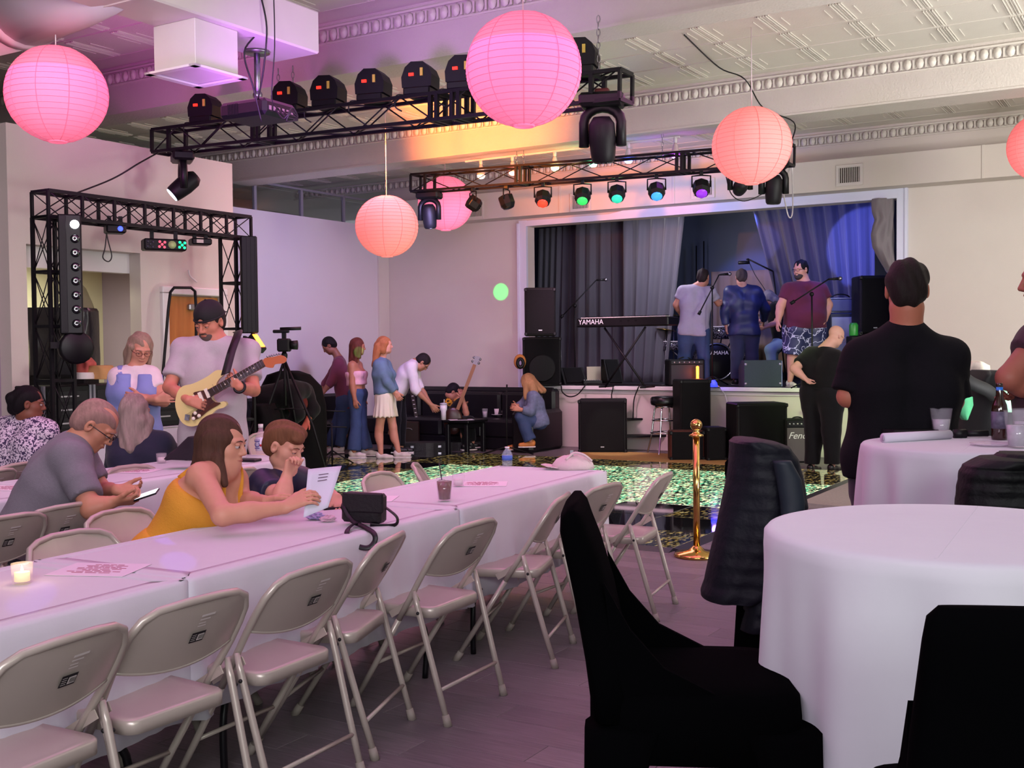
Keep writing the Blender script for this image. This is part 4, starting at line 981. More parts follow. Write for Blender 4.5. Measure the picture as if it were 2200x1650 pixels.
# ---- boxes
def fit(x0, y0, x1, y1, z0, Y=None):
    p = onz((x0+x1)/2, y1, z0)
    if Y: p = at((x0+x1)/2, y1, Y); y1 = y1+(p.z-z0)/Y*FPX; p.z = z0
    k = p.y/FPX; return p, (x1-x0)*k, (y1-y0)*k
M_cab = mat('black_speaker_cabinet', '0b0b0d', .6, spec=.3, bump=.3, bscale=150); M_gri = mat('speaker_grille', '0e0e10', .75, spec=.2, bump=.6, bscale=300); M_badge = mat('badge_silver', 'b8b8bc', .35, .6)
def text(s, name, loc, size, m, parent, rz=0, rx=pi/2, ext=.001, italic=0):
    cu = bpy.data.curves.new(name, 'FONT'); cu.body = s; cu.size = size; cu.extrude = ext; cu.align_x = 'CENTER'; cu.align_y = 'CENTER'; cu.shear = italic
    cu.materials.append(m); o_ = bpy.data.objects.new(name, cu); me = bpy.data.meshes.new_from_object(o_); bpy.data.objects.remove(o_); o = bpy.data.objects.new(name, me); COL.objects.link(o); o.parent = parent; o.location = loc; o.rotation_euler = (rx, 0, rz); return o
def speaker(label, rect, z0, depth, rz=0, name='speaker', badge=None, handle=False, mat_=None, woofer=True, wedge=False, Y=None):
    p, w, h = fit(*rect, z0, Y); c, s = abs(cos(rz)), abs(sin(rz)); wf = max(.1, (w-depth*s)/c)
    p = p+V((0, depth/2, 0)); t = thing(name, label, 'speaker', p, rz); m = mat_ or M_cab
    MB().box((0, 0, h/2), (wf, depth, h), bev=.018).build('cabinet', m, t, world=False)
    MB().box((0, -depth/2-.004, h/2), (wf*.9, .014, h*.92), bev=.006).build('grille', M_gri, t, world=False)
    if woofer:
        b = MB(); b.lathe([(wf*.34, 0), (wf*.36, .006), (wf*.33, .008)], (0, -depth/2-.011, h*.36), 28, M_cab, M=Matrix.Rotation(pi/2, 3, 'X')); b.build('woofer_ring', None, t, world=False)
    if badge: MB().box((0 if badge == 'c' else -wf*.1, -depth/2-.013, h*(.12 if badge != 't' else .9)), (.05, .004, .014)).build('badge', M_badge, t, world=False)
    if handle:
        sg = 1 if rz < 0 or True else -1
        MB().box((wf/2+.002, 0, h*.62), (.006, depth*.25, h*.18)).box((wf/2+.006, -depth*.0, h*.62), (.006, depth*.08, h*.2)).build('side_handle', M_badge if handle == 2 else M_gri, t, world=False)
    for sx in (-1, 1):
        for z in (.03, h-.03): MB().box((sx*(wf/2-.015), -depth/2+.01, z), (.045, .045, .05), bev=.01).build('corner_cap', M_blk2, t, world=False)
    return t, wf, h
speaker('upper black loudspeaker of the stack at the left of the stage', (1127, 618, 1194, 722), SZ+.0, .3, name='speaker') if False else None
pt, wS, hS = fit(1124, 724, 1206, 829, SZ); speaker('large black speaker cabinet under the loudspeaker at the stage left side', (1124, 724, 1206, 829), SZ, .45, rz=.0, handle=2)
k_ = pt.y/FPX; speaker('upper black loudspeaker standing on the large cabinet at the left of the stage', (1128, 618, 1194, 722), SZ+hS, .32, badge='c', woofer=False)
speaker('tall black loudspeaker on the right of the stage, beside the amplifier stack', (1848, 592, 1912, 712, 0, 0)[:4], SZ+.70, .4, Y=15.1, badge='c', woofer=False)
speaker('black bass cabinet under the tall loudspeaker at stage right', (1846, 712, 1914, 836), SZ, .45, Y=15.1)
speaker('wide black subwoofer on the floor right of the couch', (1243, 858, 1354, 962), 0, .45, woofer=False, rz=-.12, badge='c', Y=15.75)
speaker('big black subwoofer with a metal side handle on the floor below the monitor wedge', (1574, 866, 1694, 980), 0, .5, woofer=False, rz=.10, handle=2, Y=14.3)
speaker('tall narrow black speaker on the floor before the orange lit amplifier', (1453, 815, 1529, 968), 0, .38, woofer=False, rz=.14, Y=15.1)
speaker('small black speaker on the floor behind the stanchion', (1512, 918, 1562, 978), 0, .3, rz=.15, woofer=False, Y=14.5)
o_, w_, h_ = speaker('small brown wooden cabinet between the bar stool and the small black speaker', (1440, 925, 1514, 976), 0, .25, Y=14.6, woofer=False, mat_=mat('red_brown_wood', '4a2018', .5, noise=.2))
# small guitar amp on floor with script logo
def amp(label, rect, z0, depth, front, m, rz=0, logo=None, panel='t', cat='amplifier', Y=None):
    p, w, h = fit(*rect, z0, Y); p += V((0, depth/2, 0)); t = thing('guitar_amplifier', label, cat, p, rz); c, s = abs(cos(rz)), abs(sin(rz)); wf = max(.1, (w-depth*s)/c)
    MB().box((0, 0, h/2), (wf, depth, h), bev=.015).build('cabinet', m, t, world=False)
    MB().box((0, -depth/2-.003, h*.42), (wf*.9, .01, h*.76), bev=.004).build('grille_cloth', front, t, world=False)
    b = MB().box((0, -depth/2-.004, h*.89), (wf*.9, .012, h*.13), bev=.003)
    b.build('control_panel', M_blk2, t, world=False)
    for k in range(6): MB().lathe([(0, 0), (.012, 0), (.009, .015), (0, .015)], (-wf*.36+k*wf*.14, -depth/2-.01, h*.89), 10, M_badge, M=Matrix.Rotation(pi/2, 3, 'X')).build('knob', None, t, world=False)
    MB().tube(arc((0, 0, h), wf*.16, 0, pi, 8, ay=(0, 0, .35)), .01, 6, M_blk2).build('carry_handle', None, t, world=False)
    if logo: text(logo[0], 'logo', (logo[1]*wf, -depth/2-.010, h*logo[2]), logo[3], mat('logo_white', 'e6e2e6', .4), t, italic=logo[4])
    return t, wf, h
amp('small black guitar amplifier with white script logo beside the bald man', (1688, 900, 1748, 986), 0, .25, mat('silver_cloth', '5c5458', .8), M_cab, logo=('Fender', .06, .62, .12, .35), Y=14.2)
t, wf, h = amp('combo amplifier at the stage edge with an orange lamp reflection', (1433, 772, 1515, 829), SZ, .28, mat('black_cloth', '141012', .5), M_cab, rz=.1)
lm = thing('reflection_tube', 'glowing orange and red tube standing for the reflection on the combo amplifier', 'reflection', onz(1497, 829, SZ)-V((0, .07, 0)))
MB().lathe([(0, 0), (.05, 0), (.05, .02), (.02, .03)], (0, 0, 0), 16, M_blk2).build('base', None, lm, world=False)
MB().lathe([(.012, .03), (.02, .05), (.022, .28), (.0, .29)], (0, 0, 0), 14, mat('orange_tube', 'ffb060', .3, emit='ff7020', estr=6)).build('glow_tube', None, lm, world=False)  # emissive tube stands in for a reflection on the amplifier front
light('POINT', 'tube_glow', lm.location+V((0, -.12, .2)), 2.0, (1, .15, .03), size=.04)
# head and cabinet at stage right
M_tolex = mat('navy_tolex', '222846', .6); M_cloth2 = mat('pale_grille_cloth', '9aa0c8', .8, bump=.3, bscale=200)
p, w, h = fit(1784, 672, 1845, 812, SZ, 15.6)
t = thing('speaker_cabinet', 'speaker cabinet with pale grille cloth at stage right behind the bald man', 'speaker', p+V((0, .2, 0)), 0)
MB().box((0, 0, h/2), (w, .36, h), bev=.015).build('cabinet', M_tolex, t, world=False); MB().box((0, -.185, h/2), (w*.88, .01, h*.88), bev=.004).build('grille_cloth', M_cloth2, t, world=False)
hz = SZ+h; k_ = p.y/FPX
t = thing('amplifier_head', 'amplifier head with silver piping on top of the pale grille cabinet', 'amplifier', (p.x, p.y+.2, hz), 0)
MB().box((0, 0, 33*k_/2), (w*.98, .28, 33*k_), bev=.02).build('case', M_tolex, t, world=False)
MB().box((0, -.145, 33*k_/2), (w*.88, .01, 33*k_*.75), bev=.004).build('front_panel', mat('head_cloth', '5a5f8a', .7), t, world=False)
MB().tube([(-w*.45, -.15, .01), (-w*.45, -.15, 33*k_-.01), (w*.45, -.15, 33*k_-.01), (w*.45, -.15, .01)], .005, 5, M_badge, closed=True).build('piping', None, t, world=False)
MB().tube(arc((0, 0, 33*k_), .13, 0, pi, 10, ay=(0, 0, .4)), .01, 6, M_blk2).build('carry_handle', None, t, world=False)
# floor monitor wedge at stage edge
p, w, h = fit(1590, 774, 1690, 831, SZ); t = thing('monitor_wedge', 'dark teal stage monitor wedge at the stage edge in front of the drummer', 'speaker', p+V((0, .2, 0)), 0)
P_ = [(-.18, 0), (.22, 0), (.22, h*.72), (.02, h), (-.18, h)]
M_wdg = mat('teal_grey_cabinet', '2c3c44', .6, bump=.3, bscale=120); M_wds = mat('pale_blue_side', '8e9ad0', .5)
MB().prism(P_, (-w*.40, 0, 0), (0, 1, 0), (0, 0, 1), (w*.80, 0, 0)).build('cabinet', M_wdg, t, world=False)
MB().prism([(-.17, .005), (.21, .005), (.21, h*.7), (.02, h*.97), (-.17, h*.97)], (w*.401, 0, 0), (0, 1, 0), (0, 0, 1), (.012, 0, 0)).build('side_panel', M_wds, t, world=False)
for sx in (-1, 1):
    for sz in (.12, .85): MB().lathe([(0, 0), (.02, 0), (.016, .008), (0, .01)], (sx*w*.37, -.182, h*sz), 10, M_badge, M=Matrix.Rotation(pi/2, 3, 'X')).build('rivet', None, t, world=False)
for q, (px0, py0, px1, py1) in enumerate(((1300, 772, 1335, 826), (1206, 790, 1258, 826))):
    p, w, h = fit(px0, py0, px1, py1, SZ); t = thing('monitor_wedge', ['small black wedge monitor right of the open laptop on stage', 'low black wedge monitor beside the large speaker cabinet on stage'][q], 'speaker', p+V((0, .15, 0)), .3)
    MB().prism([(-.15, 0), (.15, 0), (.15, h), (.05, h)], (-w/2, 0, 0), (0, 1, 0), (0, 0, 1), (w, 0, 0)).build('cabinet', M_cab, t, world=False)
    MB().beam((0, -.152, .03), (0, .04, h-.01), w*.8, .012, up=(0, -1, 1)).build('grille', M_gri, t, world=False)
# laptop-like lit panel
p = onz(1272, 826, SZ); t = thing('mixer_case', 'open case with pale lit lid and cables on the stage floor', 'mixer', p+V((0, .1, 0)), .1)
MB().box((0, 0, .03), (.3, .25, .06), bev=.01).build('base', M_blk2, t, world=False)
MB().box((.06, .13, .16), (.22, .012, .22), M=Matrix.Rotation(radians(-8), 3, 'X')).build('lid', mat('cream_lid', 'a8a48c', .6), t, world=False)
for k in range(8): MB().lathe([(0, 0), (.008, 0), (.006, .012), (0, .012)], (-.12+k*.033, -.04, .06), 8, M_badge).build('knob', None, t, world=False)
# keyboard
p0, p1 = at(1250, 692, 16.2), at(1447, 692, 15.35); c = (p0+p1)/2; L = (p1-p0).length; kz = math.atan2(p1.y-p0.y, p1.x-p0.x)
kb = thing('stage_keyboard', 'long black electric keyboard on an X stand in front of the curtains', 'keyboard', (c.x, c.y, c.z-.065), kz)
MB().box((0, 0, .065), (L, .32, .125), bev=.015).build('case', M_blk2, kb, world=False)
text('YAMAHA', 'logo', (-L*.33, -.164, .072), .10, mat('logo_white', 'e6e2e6', .4), kb)
b = MB()
for k in range(52): b.box((-L*.46+k*L*.92/52, -.03, .134), (L*.92/52*.9, .14, .012))
o = b.build('white_keys', mat('ivory', 'dcd8d0', .3), kb, world=False); o['kind'] = 'stuff'
b = MB()
for k in range(51):
    if k % 7 not in (2, 6): b.box((-L*.46+(k+.5)*L*.92/52, .0, .145), (L*.92/52*.5, .09, .012))
o = b.build('black_keys', M_blk2, kb, world=False); o['kind'] = 'stuff'
for k in range(3): MB().box((L*(.0+.08*k), -.162, .08), (.03, .006, .02)).build('button', M_gri, kb, world=False)
hh = c.z-.065-SZ
for s in (-1, 1):
    MB().tube([(s*.33, -.05, -hh), (-s*.33, -.05+.1*0, -.01)], .016, 8, M_blk).build('stand_leg', None, kb, world=False)
    MB().tube([(s*.33, -.2, -hh+.01), (s*.33, .2, -hh+.01)], .014, 8, M_blk).build('stand_foot', None, kb, world=False)
# mic stands
def mic_stand(label, base, z0, pole_top, boomA, boomB, round_base=False, mic=True, tri=.28):
    """all pixel points at depth Y of the base"""
    p = onz(*base, z0); Y = p.y; t = thing('microphone_stand', label, 'microphone stand', p, 0)
    T = at(*pole_top, Y)-p; T.x *= 1
    MB().tube([(0, 0, .03), (0, 0, T.z*.55), T], .011, 8, M_blk).build('pole', None, t, world=False)
    if round_base: MB().lathe([(0, 0), (.13, 0), (.13, .015), (.03, .03), (0, .03)], (0, 0, 0), 24, M_blk).build('base', None, t, world=False)
    else:
        for k in range(3):
            a = 2*pi*k/3+.5; MB().tube([(0, 0, .14), (tri*cos(a), tri*sin(a), .012)], .010, 6, M_blk).build('leg', None, t, world=False)
    if boomA:
        A, B = at(*boomA, Y)-p, at(*boomB, Y)-p
        MB().tube([A, B], .009, 8, M_blk).build('boom', None, t, world=False); MB().ell(T, .03, 10, M_blk).build('clutch', None, t, world=False)
        MB().tube([A, A+(A-B).normalized()*.06], .022, 8, M_blk).build('counterweight', None, t, world=False)
        E = B; d = V((1, 0, .05)).normalized() if B.x > A.x else V((-1, 0, .1)).normalized()
    else: E = T; d = V((.3, -.5, .5)).normalized()
    if mic:
        MB().tube([E, E+d*.13], [.013, .019], 10, M_blk2).build('microphone_body', None, t, world=False); MB().ell(E+d*.15, .028, 12, M_steel).build('microphone_grille', None, t, world=False)
    return t
mic_stand('boom microphone stand left of the keyboard on stage', (1236, 824), SZ, (1235, 657), (1210, 677), (1281, 602))
mic_stand('boom microphone stand behind the man in the grey shirt', (1531, 829), SZ, (1530, 618), (1505, 668), (1545, 590))
mic_stand('boom microphone stand in front of the man in the maroon shirt', (1745, 836), SZ, (1744, 632), (1707, 647), (1780, 600))
mic_stand('low black microphone stand without microphone in front of the couch', (1089, 981), 0, (1089, 826), None, None, mic=False, tri=.42)
p = at(1640, 800, 17); t = thing('overhead_microphone', 'long overhead microphone on a slanted boom above the drummer', 'microphone', at(1661, 583, 17.2))
E = at(1606, 556, 17.2)-at(1661, 583, 17.2); MB().tube([(0, 0, 0), E], .012, 8, M_blk).build('boom', None, t, world=False)
MB().tube([E, E+V((-.0, 0, -.06))], .02, 8, M_blk2).build('clip', None, t, world=False)
MB().tube([E+V((-.14, 0, -.06)), E+V((.03, 0, -.055))], .026, 12, M_blk2).build('microphone_body', None, t, world=False)
MB().tube([(0, 0, 0), at(1690, 830, 17.2)-at(1661, 583, 17.2)], .012, 8, M_blk).build('pole', None, t, world=False)
MB().tube(bez([E, at(1622, 590, 17.2)-t.location, at(1650, 640, 17.2)-t.location, at(1640, 700, 17.2)-t.location], 6), .006, 5, M_wire).build('lead', None, t, world=False)
t = thing('wooden_pole', 'thin brown stand pole with a small plug end behind the keyboard', 'pole', onz(1347, 815, SZ)); 
tp_ = at(1342, 578, t.location.y)-t.location
MB().tube([(0, 0, 0), tp_*.8], .012, 8, M_blk).build('lower_tube', None, t, world=False); MB().tube([tp_*.55, tp_], .018, 8, mat('brown_wood', '5a4030', .5)).build('upper_tube', None, t, world=False)
MB().lathe([(0, 0), (.15, 0), (.15, .015), (.03, .03)], (0, 0, 0), 20, M_blk).build('base', None, t, world=False)
for i, px in enumerate((1496, 1512)):
    PLB = onv(px, 760, 18.3); PLB.z = SZ; pole = MB().tube([PLB, at(px, [528, 518][i], PLB.y)], .012, 8, M_blk).build('stand_pole'); tag(pole, ['left of two tall thin poles behind the man in the grey shirt', 'right of two tall thin poles behind the man in the grey shirt'][i], 'pole', 'tall thin poles behind the stage')
# drum kit
M_swirl = bpy.data.materials.new('black_swirl_finish'); M_swirl.use_nodes = True; N = M_swirl.node_tree.nodes; Lk = M_swirl.node_tree.links
wv = N.new('ShaderNodeTexNoise'); wv.inputs['Scale'].default_value = 9; wv.inputs['Distortion'].default_value = 3; cr = N.new('ShaderNodeValToRGB')
cr.color_ramp.elements[0].position = .56; cr.color_ramp.elements[0].color = (.005, .005, .008, 1); cr.color_ramp.elements[1].position = .62; cr.color_ramp.elements[1].color = (.3, .27, .36, 1)
Lk.new(wv.outputs['Fac'], cr.inputs[0]); Lk.new(cr.outputs[0], N['Principled BSDF'].inputs['Base Color']); N['Principled BSDF'].inputs['Roughness'].default_value = .15
p = onz(1545, 822, SZ)+V((.0, .55, 0)); dk = thing('drum_kit', 'black swirl drum kit behind the two men at the back of the stage', 'drum kit', p, .12)
kk = p.y/FPX; R_ = .29
MX = Matrix.Rotation(pi/2, 3, 'X')
bd = MB().lathe([(R_, -.2), (R_, .2)], (0, 0, R_+.03), 36, M_swirl, M=MX).build('bass_drum', None, dk, world=False)
MB().lathe([(0, .205), (R_-.03, .205), (R_-.02, .2)], (0, 0, R_+.03), 36, mat('black_drumhead', '121013', .3), M=MX).build('drumhead', None, bd, world=False)
MB().tube([(R_*cos(a*pi/18), -.21, R_+.03+R_*sin(a*pi/18)) for a in range(36)], .014, 6, M_steel, closed=True).build('hoop', None, bd, world=False)
text('YAMAHA', 'logo', (.02, -.213, R_+.17), .085, mat('logo_white', 'e6e2e6', .4), bd)
for i, (x, y, z, r, h) in enumerate(((-.2, .05, .78, .14, .2), (.16, .05, .78, .15, .2), (.55, .15, .45, .2, .35), (-.62, .2, .58, .18, .14), (.42, .3, .80, .16, .22))):
    d = MB().lathe([(r, 0), (r, h)], (x, y, z-h/2), 28, M_swirl).build('tom_drum', None, dk, world=False)
    MB().lathe([(r+.006, h-.01), (r+.006, h+.008), (r-.01, h+.008), (0, h+.002)], (x, y, z-h/2), 28, mat('drum_skin', 'b8b4ba', .5)).build('drumhead', None, d, world=False)
    MB().tube([(x, y, z-h/2), (x*.6, y+.05, .3)], .012, 6, M_steel).build('mount', None, d, world=False)
for i, (x, y, z, r) in enumerate(((-.55, .35, 1.08, .22), (.72, .3, 1.1, .23), (-.75, .1, .85, .17))):
    d = MB().lathe([(0, .02), (.03, .016), (r*.6, .0), (r, -.012), (r, -.016), (0, .005)], (x, y, z), 32, mat('bronze_cymbal', 'b89a50', .2, 1), M=Matrix.Rotation(.15, 3, 'Y')).build('cymbal', None, dk, world=False)
    MB().tube([(x, y, z+.05), (x, y, .02)], .010, 6, M_steel).build('stand', None, d, world=False)
# blue lit foot of stand
o = thing('stage_light', 'small blue and violet LED light at the foot of the microphone stand', 'light', onz(1533, 832, SZ)); MB().lathe([(0, 0), (.06, 0), (.05, .06), (.02, .1), (0, .1)], (0, 0, 0), 14, mat('blue_led_case', '3040ff', .4, emit='3038ff', estr=2.5)).build('housing', None, o, world=False)
MB().box((0, 0, .0), (.16, .12, .01)).build('base', M_blk2, o, world=False)
light('POINT', 'led_glow', o.location+V((0, -.1, .15)), 2.5, (.2, .1, 1), size=.05)
# cables on the stage edge
def eg(px, py): return onv(px, py, SV-.1)
cable('black cable looping over the stage lip at the left', [onz(1196, 824, SZ)+V((0, .1, .01)), onz(1205, 829, SZ)+V((0, 0, .012)), eg(1208, 842), eg(1222, 852), eg(1240, 848), eg(1256, 830), onz(1262, 824, SZ)+V((0, .1, .012))], .01)
cable('black cable falling down the stage face behind the subwoofer', [onz(1318, 822, SZ)+V((0, .1, .012)), eg(1317, 832), eg(1314, 850), eg(1316, 870), eg(1315, 900)], .009)
cable('black cable arching up then down the stage face left of the bar stool', [onz(1340, 820, SZ)+V((0, .2, .012)), onz(1372, 818, SZ)+V((0, .1, .08)), eg(1376, 822), eg(1370, 836), eg(1362, 860), eg(1360, 900)], .009)
cable('pale cable curving down the green lit stage face', [onz(1540, 828, SZ)+V((0, .1, .012)), eg(1548, 834), eg(1558, 850), eg(1563, 868), eg(1572, 885), eg(1580, 900)], .008, M_wwire)
cable('long cable lying along the stage floor edge', [onz(1200, 826, SZ)+V((0, .12, .012)), onz(1270, 827, SZ)+V((0, .14, .012)), onz(1350, 828, SZ)+V((0, .12, .012)), onz(1430, 830, SZ)+V((0, .1, .012))], .01)
# ---- bar stool (chrome)
M_chr = mat('chrome', 'c8c8cc', .08, 1); p = onz(1430, 975, 0); k_ = p.y/FPX; H_ = 124*k_
t = thing('chrome_bar_stool', 'chrome bar stool with round black cushion in front of the stage', 'bar stool', p, .3)
MB().lathe([(0, -.01), (.17, -.01), (.2, .005), (.21, .03), (.21, .09), (.19, .115), (.12, .125), (0, .128)], (0, 0, H_-.12), 32, mat('black_vinyl', '101012', .25)).build('seat_cushion', None, t, world=False)
MB().lathe([(0, 0), (.15, 0), (.15, .02), (0, .02)], (0, 0, H_-.15), 24, M_chr).build('swivel_plate', None, t, world=False)
for k in range(4):
    a = pi/4+k*pi/2; c_, s_2 = cos(a), sin(a)
    MB().tube(bez([(.09*c_, .09*s_2, H_-.15), (.15*c_, .15*s_2, H_-.17), (.17*c_, .17*s_2, H_-.26), (.20*c_, .20*s_2, .3), (.26*c_, .26*s_2, .03), (.265*c_, .265*s_2, 0)], 5), .013, 8, M_chr).build('leg', None, t, world=False)
for (z, r) in ((.30, .205), (H_-.33, .182)):
    MB().tube([(r*cos(2*pi*k/28), r*sin(2*pi*k/28), z) for k in range(28)], .012, 8, M_chr, closed=True).build('foot_ring', None, t, world=False)
# ---- stage steps
t = thing('stage_steps', 'black metal steps up to the stage behind the bar stool', 'steps', onz(1385, 965, 0), .2)
for k, (z, y, x) in enumerate(((.22, -.25, -.1), (.45, 0, 0), (.70, .25, .05))):
    MB().box((x, y, z), (.8, .26, .03), bev=.005).build('tread', M_blk, t, world=False)
    for s in (-1, 1): MB().beam((x+s*.38, y+.1, z), (x+s*.38, y+.1, 0), .03, m=M_blk).build('leg', None, t, world=False)
for s in (-1, 1): MB().beam((s*.39-.05, -.36, .05), (s*.39+.05, .36, .68), .025, .05, M_blk).build('side_rail', None, t, world=False)
# ---- couch
M_vin = mat('black_vinyl_couch', '131116', .38, bump=.15, bscale=6)
cA = onz(1225, 962, 0); 
def cbox(t, nm, u, v, z, su, sv, sz, bev=.04): return MB().box(RM(u, v, z), (su, sv, sz), rz=RZ, bev=bev).build(nm, M_vin, t)
uR = toroom(onz(1235, 955, 0))[0]; 
cc = thing('sectional_couch', 'long black vinyl sectional couch along the pink wall', 'couch', RM(uR-1.5, 14.1, 0), 0)
ulist = [uR-.45, uR-1.2, uR-1.95, uR-2.7]
for u in ulist: cbox(cc, 'seat_cushion', u, 14.15, .31, .73, .6, .28); cbox(cc, 'back_cushion', u, 14.45, .62, .73, .2, .42)
cbox(cc, 'base', uR-1.58, 14.2, .1, 3.1, .68, .18, .02); cbox(cc, 'backrest', uR-1.58, 14.62, .5, 3.15, .14, .8, .05)
cbox(cc, 'armrest', uR-.02, 14.1, .3, .35, .95, .6, .05)
cbox(cc, 'corner_cushion', uR-.15, 14.48, .68, .5, .2, .42)
c2 = thing('couch_section', 'black vinyl couch section along the lavender wall behind the girls', 'couch', RM(-11.0, 12.2, 0), 0)
for v in (13.0, 12.2, 11.4, 10.6): cbox(c2, 'seat_cushion', -11.1, v, .31, .58, .78, .28); cbox(c2, 'back_cushion', -11.37, v, .62, .14, .78, .42)
cbox(c2, 'base', -11.12, 11.8, .1, .6, 3.2, .18, .02)
# ---- low table
p = onz(1000, 975, 0); L0, L1 = onz(900, 955, 0), onz(1085, 948, 0)
tz = .46; A = onz(868, 914, tz); Cq = onz(1006, 907, tz)
tb = thing('coffee_table', 'black table holding the tumbler, sunflowers, cup and mug', 'table', (p.x, p.y, 0), RZ)
U_ = toroom(Cq)[0]; Wd = min(1.5, U_-toroom(A)[0]); vt = toroom(Cq)[1]
def tbx(nm, u, v, z, su, sv, sz): return MB().box(RM(u, v, z), (su, sv, sz), rz=RZ, bev=.008).build(nm, M_blk2, tb)
uc = U_-Wd/2; tbx('tabletop', uc, vt+.26, tz, Wd, .52, .04); tbx('apron', uc, vt+.26, tz-.06, Wd-.1, .42, .07)
for su in (-1, 1):
    for sv in (-1, 1): tbx('leg', uc+su*(Wd/2-.06), vt+.26+sv*.21, tz/2-.02, .06, .06, tz-.04)
TBZ = tz+.02
t = thing('tumbler', 'tall white insulated tumbler with a straw on the coffee table', 'tumbler', onz(953, 902, TBZ)); k_ = t.location.y/FPX
MB().lathe([(0, 0), (.035, 0), (.038, .12), (.052, .15), (.052, 32*k_), (0, 32*k_)], (0, 0, 0), 20, mat('white_enamel', 'e4e0e4', .3)).build('body', None, t, world=False)
MB().lathe([(.053, 32*k_), (.05, 36*k_), (0, 37*k_)], (0, 0, 0), 20, mat('clear_lid', 'b0b0b8', .3)).build('lid', None, t, world=False); MB().tube([(.01, 0, 36*k_), (.012, 0, 44*k_)], .006, 6, M_trim).build('straw', None, t, world=False)
t = thing('flower_vase', 'small glass vase of sunflowers on the coffee table', 'vase', onz(972, 897, TBZ))
MB().lathe([(0, 0), (.04, 0), (.05, .05), (.04, .1), (.045, .13)], (0, 0, 0), 16, mat('amber_glass', 'a06a40', .2, coat=.5)).build('vase', None, t, world=False)
rng = random.Random(3)
for k in range(4):
    x, y, z = rng.uniform(-.07, .07), rng.uniform(-.04, .04), .2+rng.uniform(-.02, .06)
    f = MB(); M = Matrix.Rotation(rng.uniform(.7, 1.3), 3, 'X') @ Matrix.Rotation(rng.uniform(-.5, .5), 3, 'Y')
    for j in range(12):
        a = 2*pi*j/12; d1 = M@V((cos(a), sin(a), 0)); f.add([V((x, y, z))+d1*.015, V((x, y, z))+M@V((cos(a+.2), sin(a+.2), .1))*.035, V((x, y, z))+d1*.055, V((x, y, z))+M@V((cos(a-.2), sin(a-.2), .1))*.035], [(0, 1, 2, 3)], mat('sunflower_petal', 'e0a020', .6))
    f.ell((x, y, z), (.018, .018, .012), 10, mat('sunflower_centre', '3a2010', .8), M); f.build('flower', None, t, world=False)
    MB().tube([(x*.3, y*.3, .08), (x, y, z)], .004, 5, mat('stem_green', '3c5a28', .6)).build('stem', None, t, world=False)
def tumblercup(name, label, base, h, r, fill, fcol, straw=False, parentname=None, ice=True, r2=None, Y=None):
    t = thing(name, label, 'cup', base); r2 = r2 or r*.75
    MB().lathe([(r2, 0), (r2*.98, .004), (r, h), (r+.003, h+.002), (r-.002, h), (r2-.003, .008), (0, .006)], (0, 0, 0), 24, mat('clear_plastic', 'dcdce4', .08, alpha=.09)).build('cup_wall', None, t, world=False)
    rf = r2+(r-r2)*fill; MB().lathe([(0, .009), (r2-.005, .009), (rf-.005, h*fill), (0, h*fill)], (0, 0, 0), 24, mat('drink_'+fcol, fcol, .12, noise=.3, nscale=30, coat=.5)).build('drink', None, t, world=False)
    if ice:
        rng = random.Random(h)
        for k in range(4): MB().box((rng.uniform(-r*.5, r*.5), rng.uniform(-r*.5, r*.5), h*fill-.004), (.022, .022, .02), rz=k, bev=.004).build('ice_cube', mat('ice', 'd8c8c8', .1, trans=.5), t, world=False)
    if straw: MB().tube([(0, 0, .02), (-.025, .01, h*1.5)], .0028, 6, mat('dark_straw', '2a2024', .4)).build('straw', None, t, world=False)
    return t
tumblercup('plastic_cup', 'clear plastic cup of water on the coffee table', onz(1042, 897, TBZ), .13, .045, .7, 'b0a8b4', ice=False)
t = thing('coffee_mug', 'white mug on a saucer at the right end of the coffee table', 'mug', onz(1068, 892, TBZ)); k_ = t.location.y/FPX
MB().lathe([(0, 0), (.04, .0), (.085, .012), (.085, .016), (.03, .008), (0, .008)], (0, 0, 0), 24, M_trim).build('saucer', None, t, world=False)
MB().lathe([(0, .01), (.04, .01), (.045, .1), (.04, .1), (.036, .02), (0, .02)], (0, 0, 0), 20, M_trim).build('cup', None, t, world=False); MB().tube(arc((.045, 0, .055), .028, -pi/2, pi/2, 8), .006, 6, M_trim).build('handle', None, t, world=False)
o = MB().box(onz(975, 903, TBZ)+V((0.1, 0.08, .002)), (.35, .2, .003), rz=.2).build('paper_sheet', mat('paper', 'dcd4dc', .7)); tag(o, 'sheet of paper with a phone lying on the coffee table', 'paper')
o = MB().box(onz(975, 903, TBZ)+V((0.12, 0.08, .008)), (.14, .07, .008), rz=.1, bev=.003).build('phone', M_blk2); tag(o, 'black phone on the paper on the coffee table', 'phone')

sb = thing('speaker', 'small black box speaker on stage carrying the green bottle', 'speaker', onv(1838, 800, 15.1)); sb.location.z = SZ; gz = onv(1838, 722, 15.1).z-SZ
MB().box((.04, .1, gz/2), (.2, .25, gz), bev=.01).build('cabinet', M_cab, sb, world=False)
gb = thing('green_bottle', 'bright green bottle left of the tall man in black', 'bottle', onv(1834, 722, 15.1)+V((0, 0, .005)))
MB().lathe([(0, 0), (.055, 0), (.058, .01), (.058, .14), (.045, .165), (0, .168)], (0, 0, 0), 20, mat('green_plastic', '2c8a34', .35)).build('bottle_body', None, gb, world=False)
MB().lathe([(.045, .16), (.042, .172), (0, .174)], (0, 0, 0), 16, mat('green_lid', '1c5a20', .4)).build('cap', None, gb, world=False)
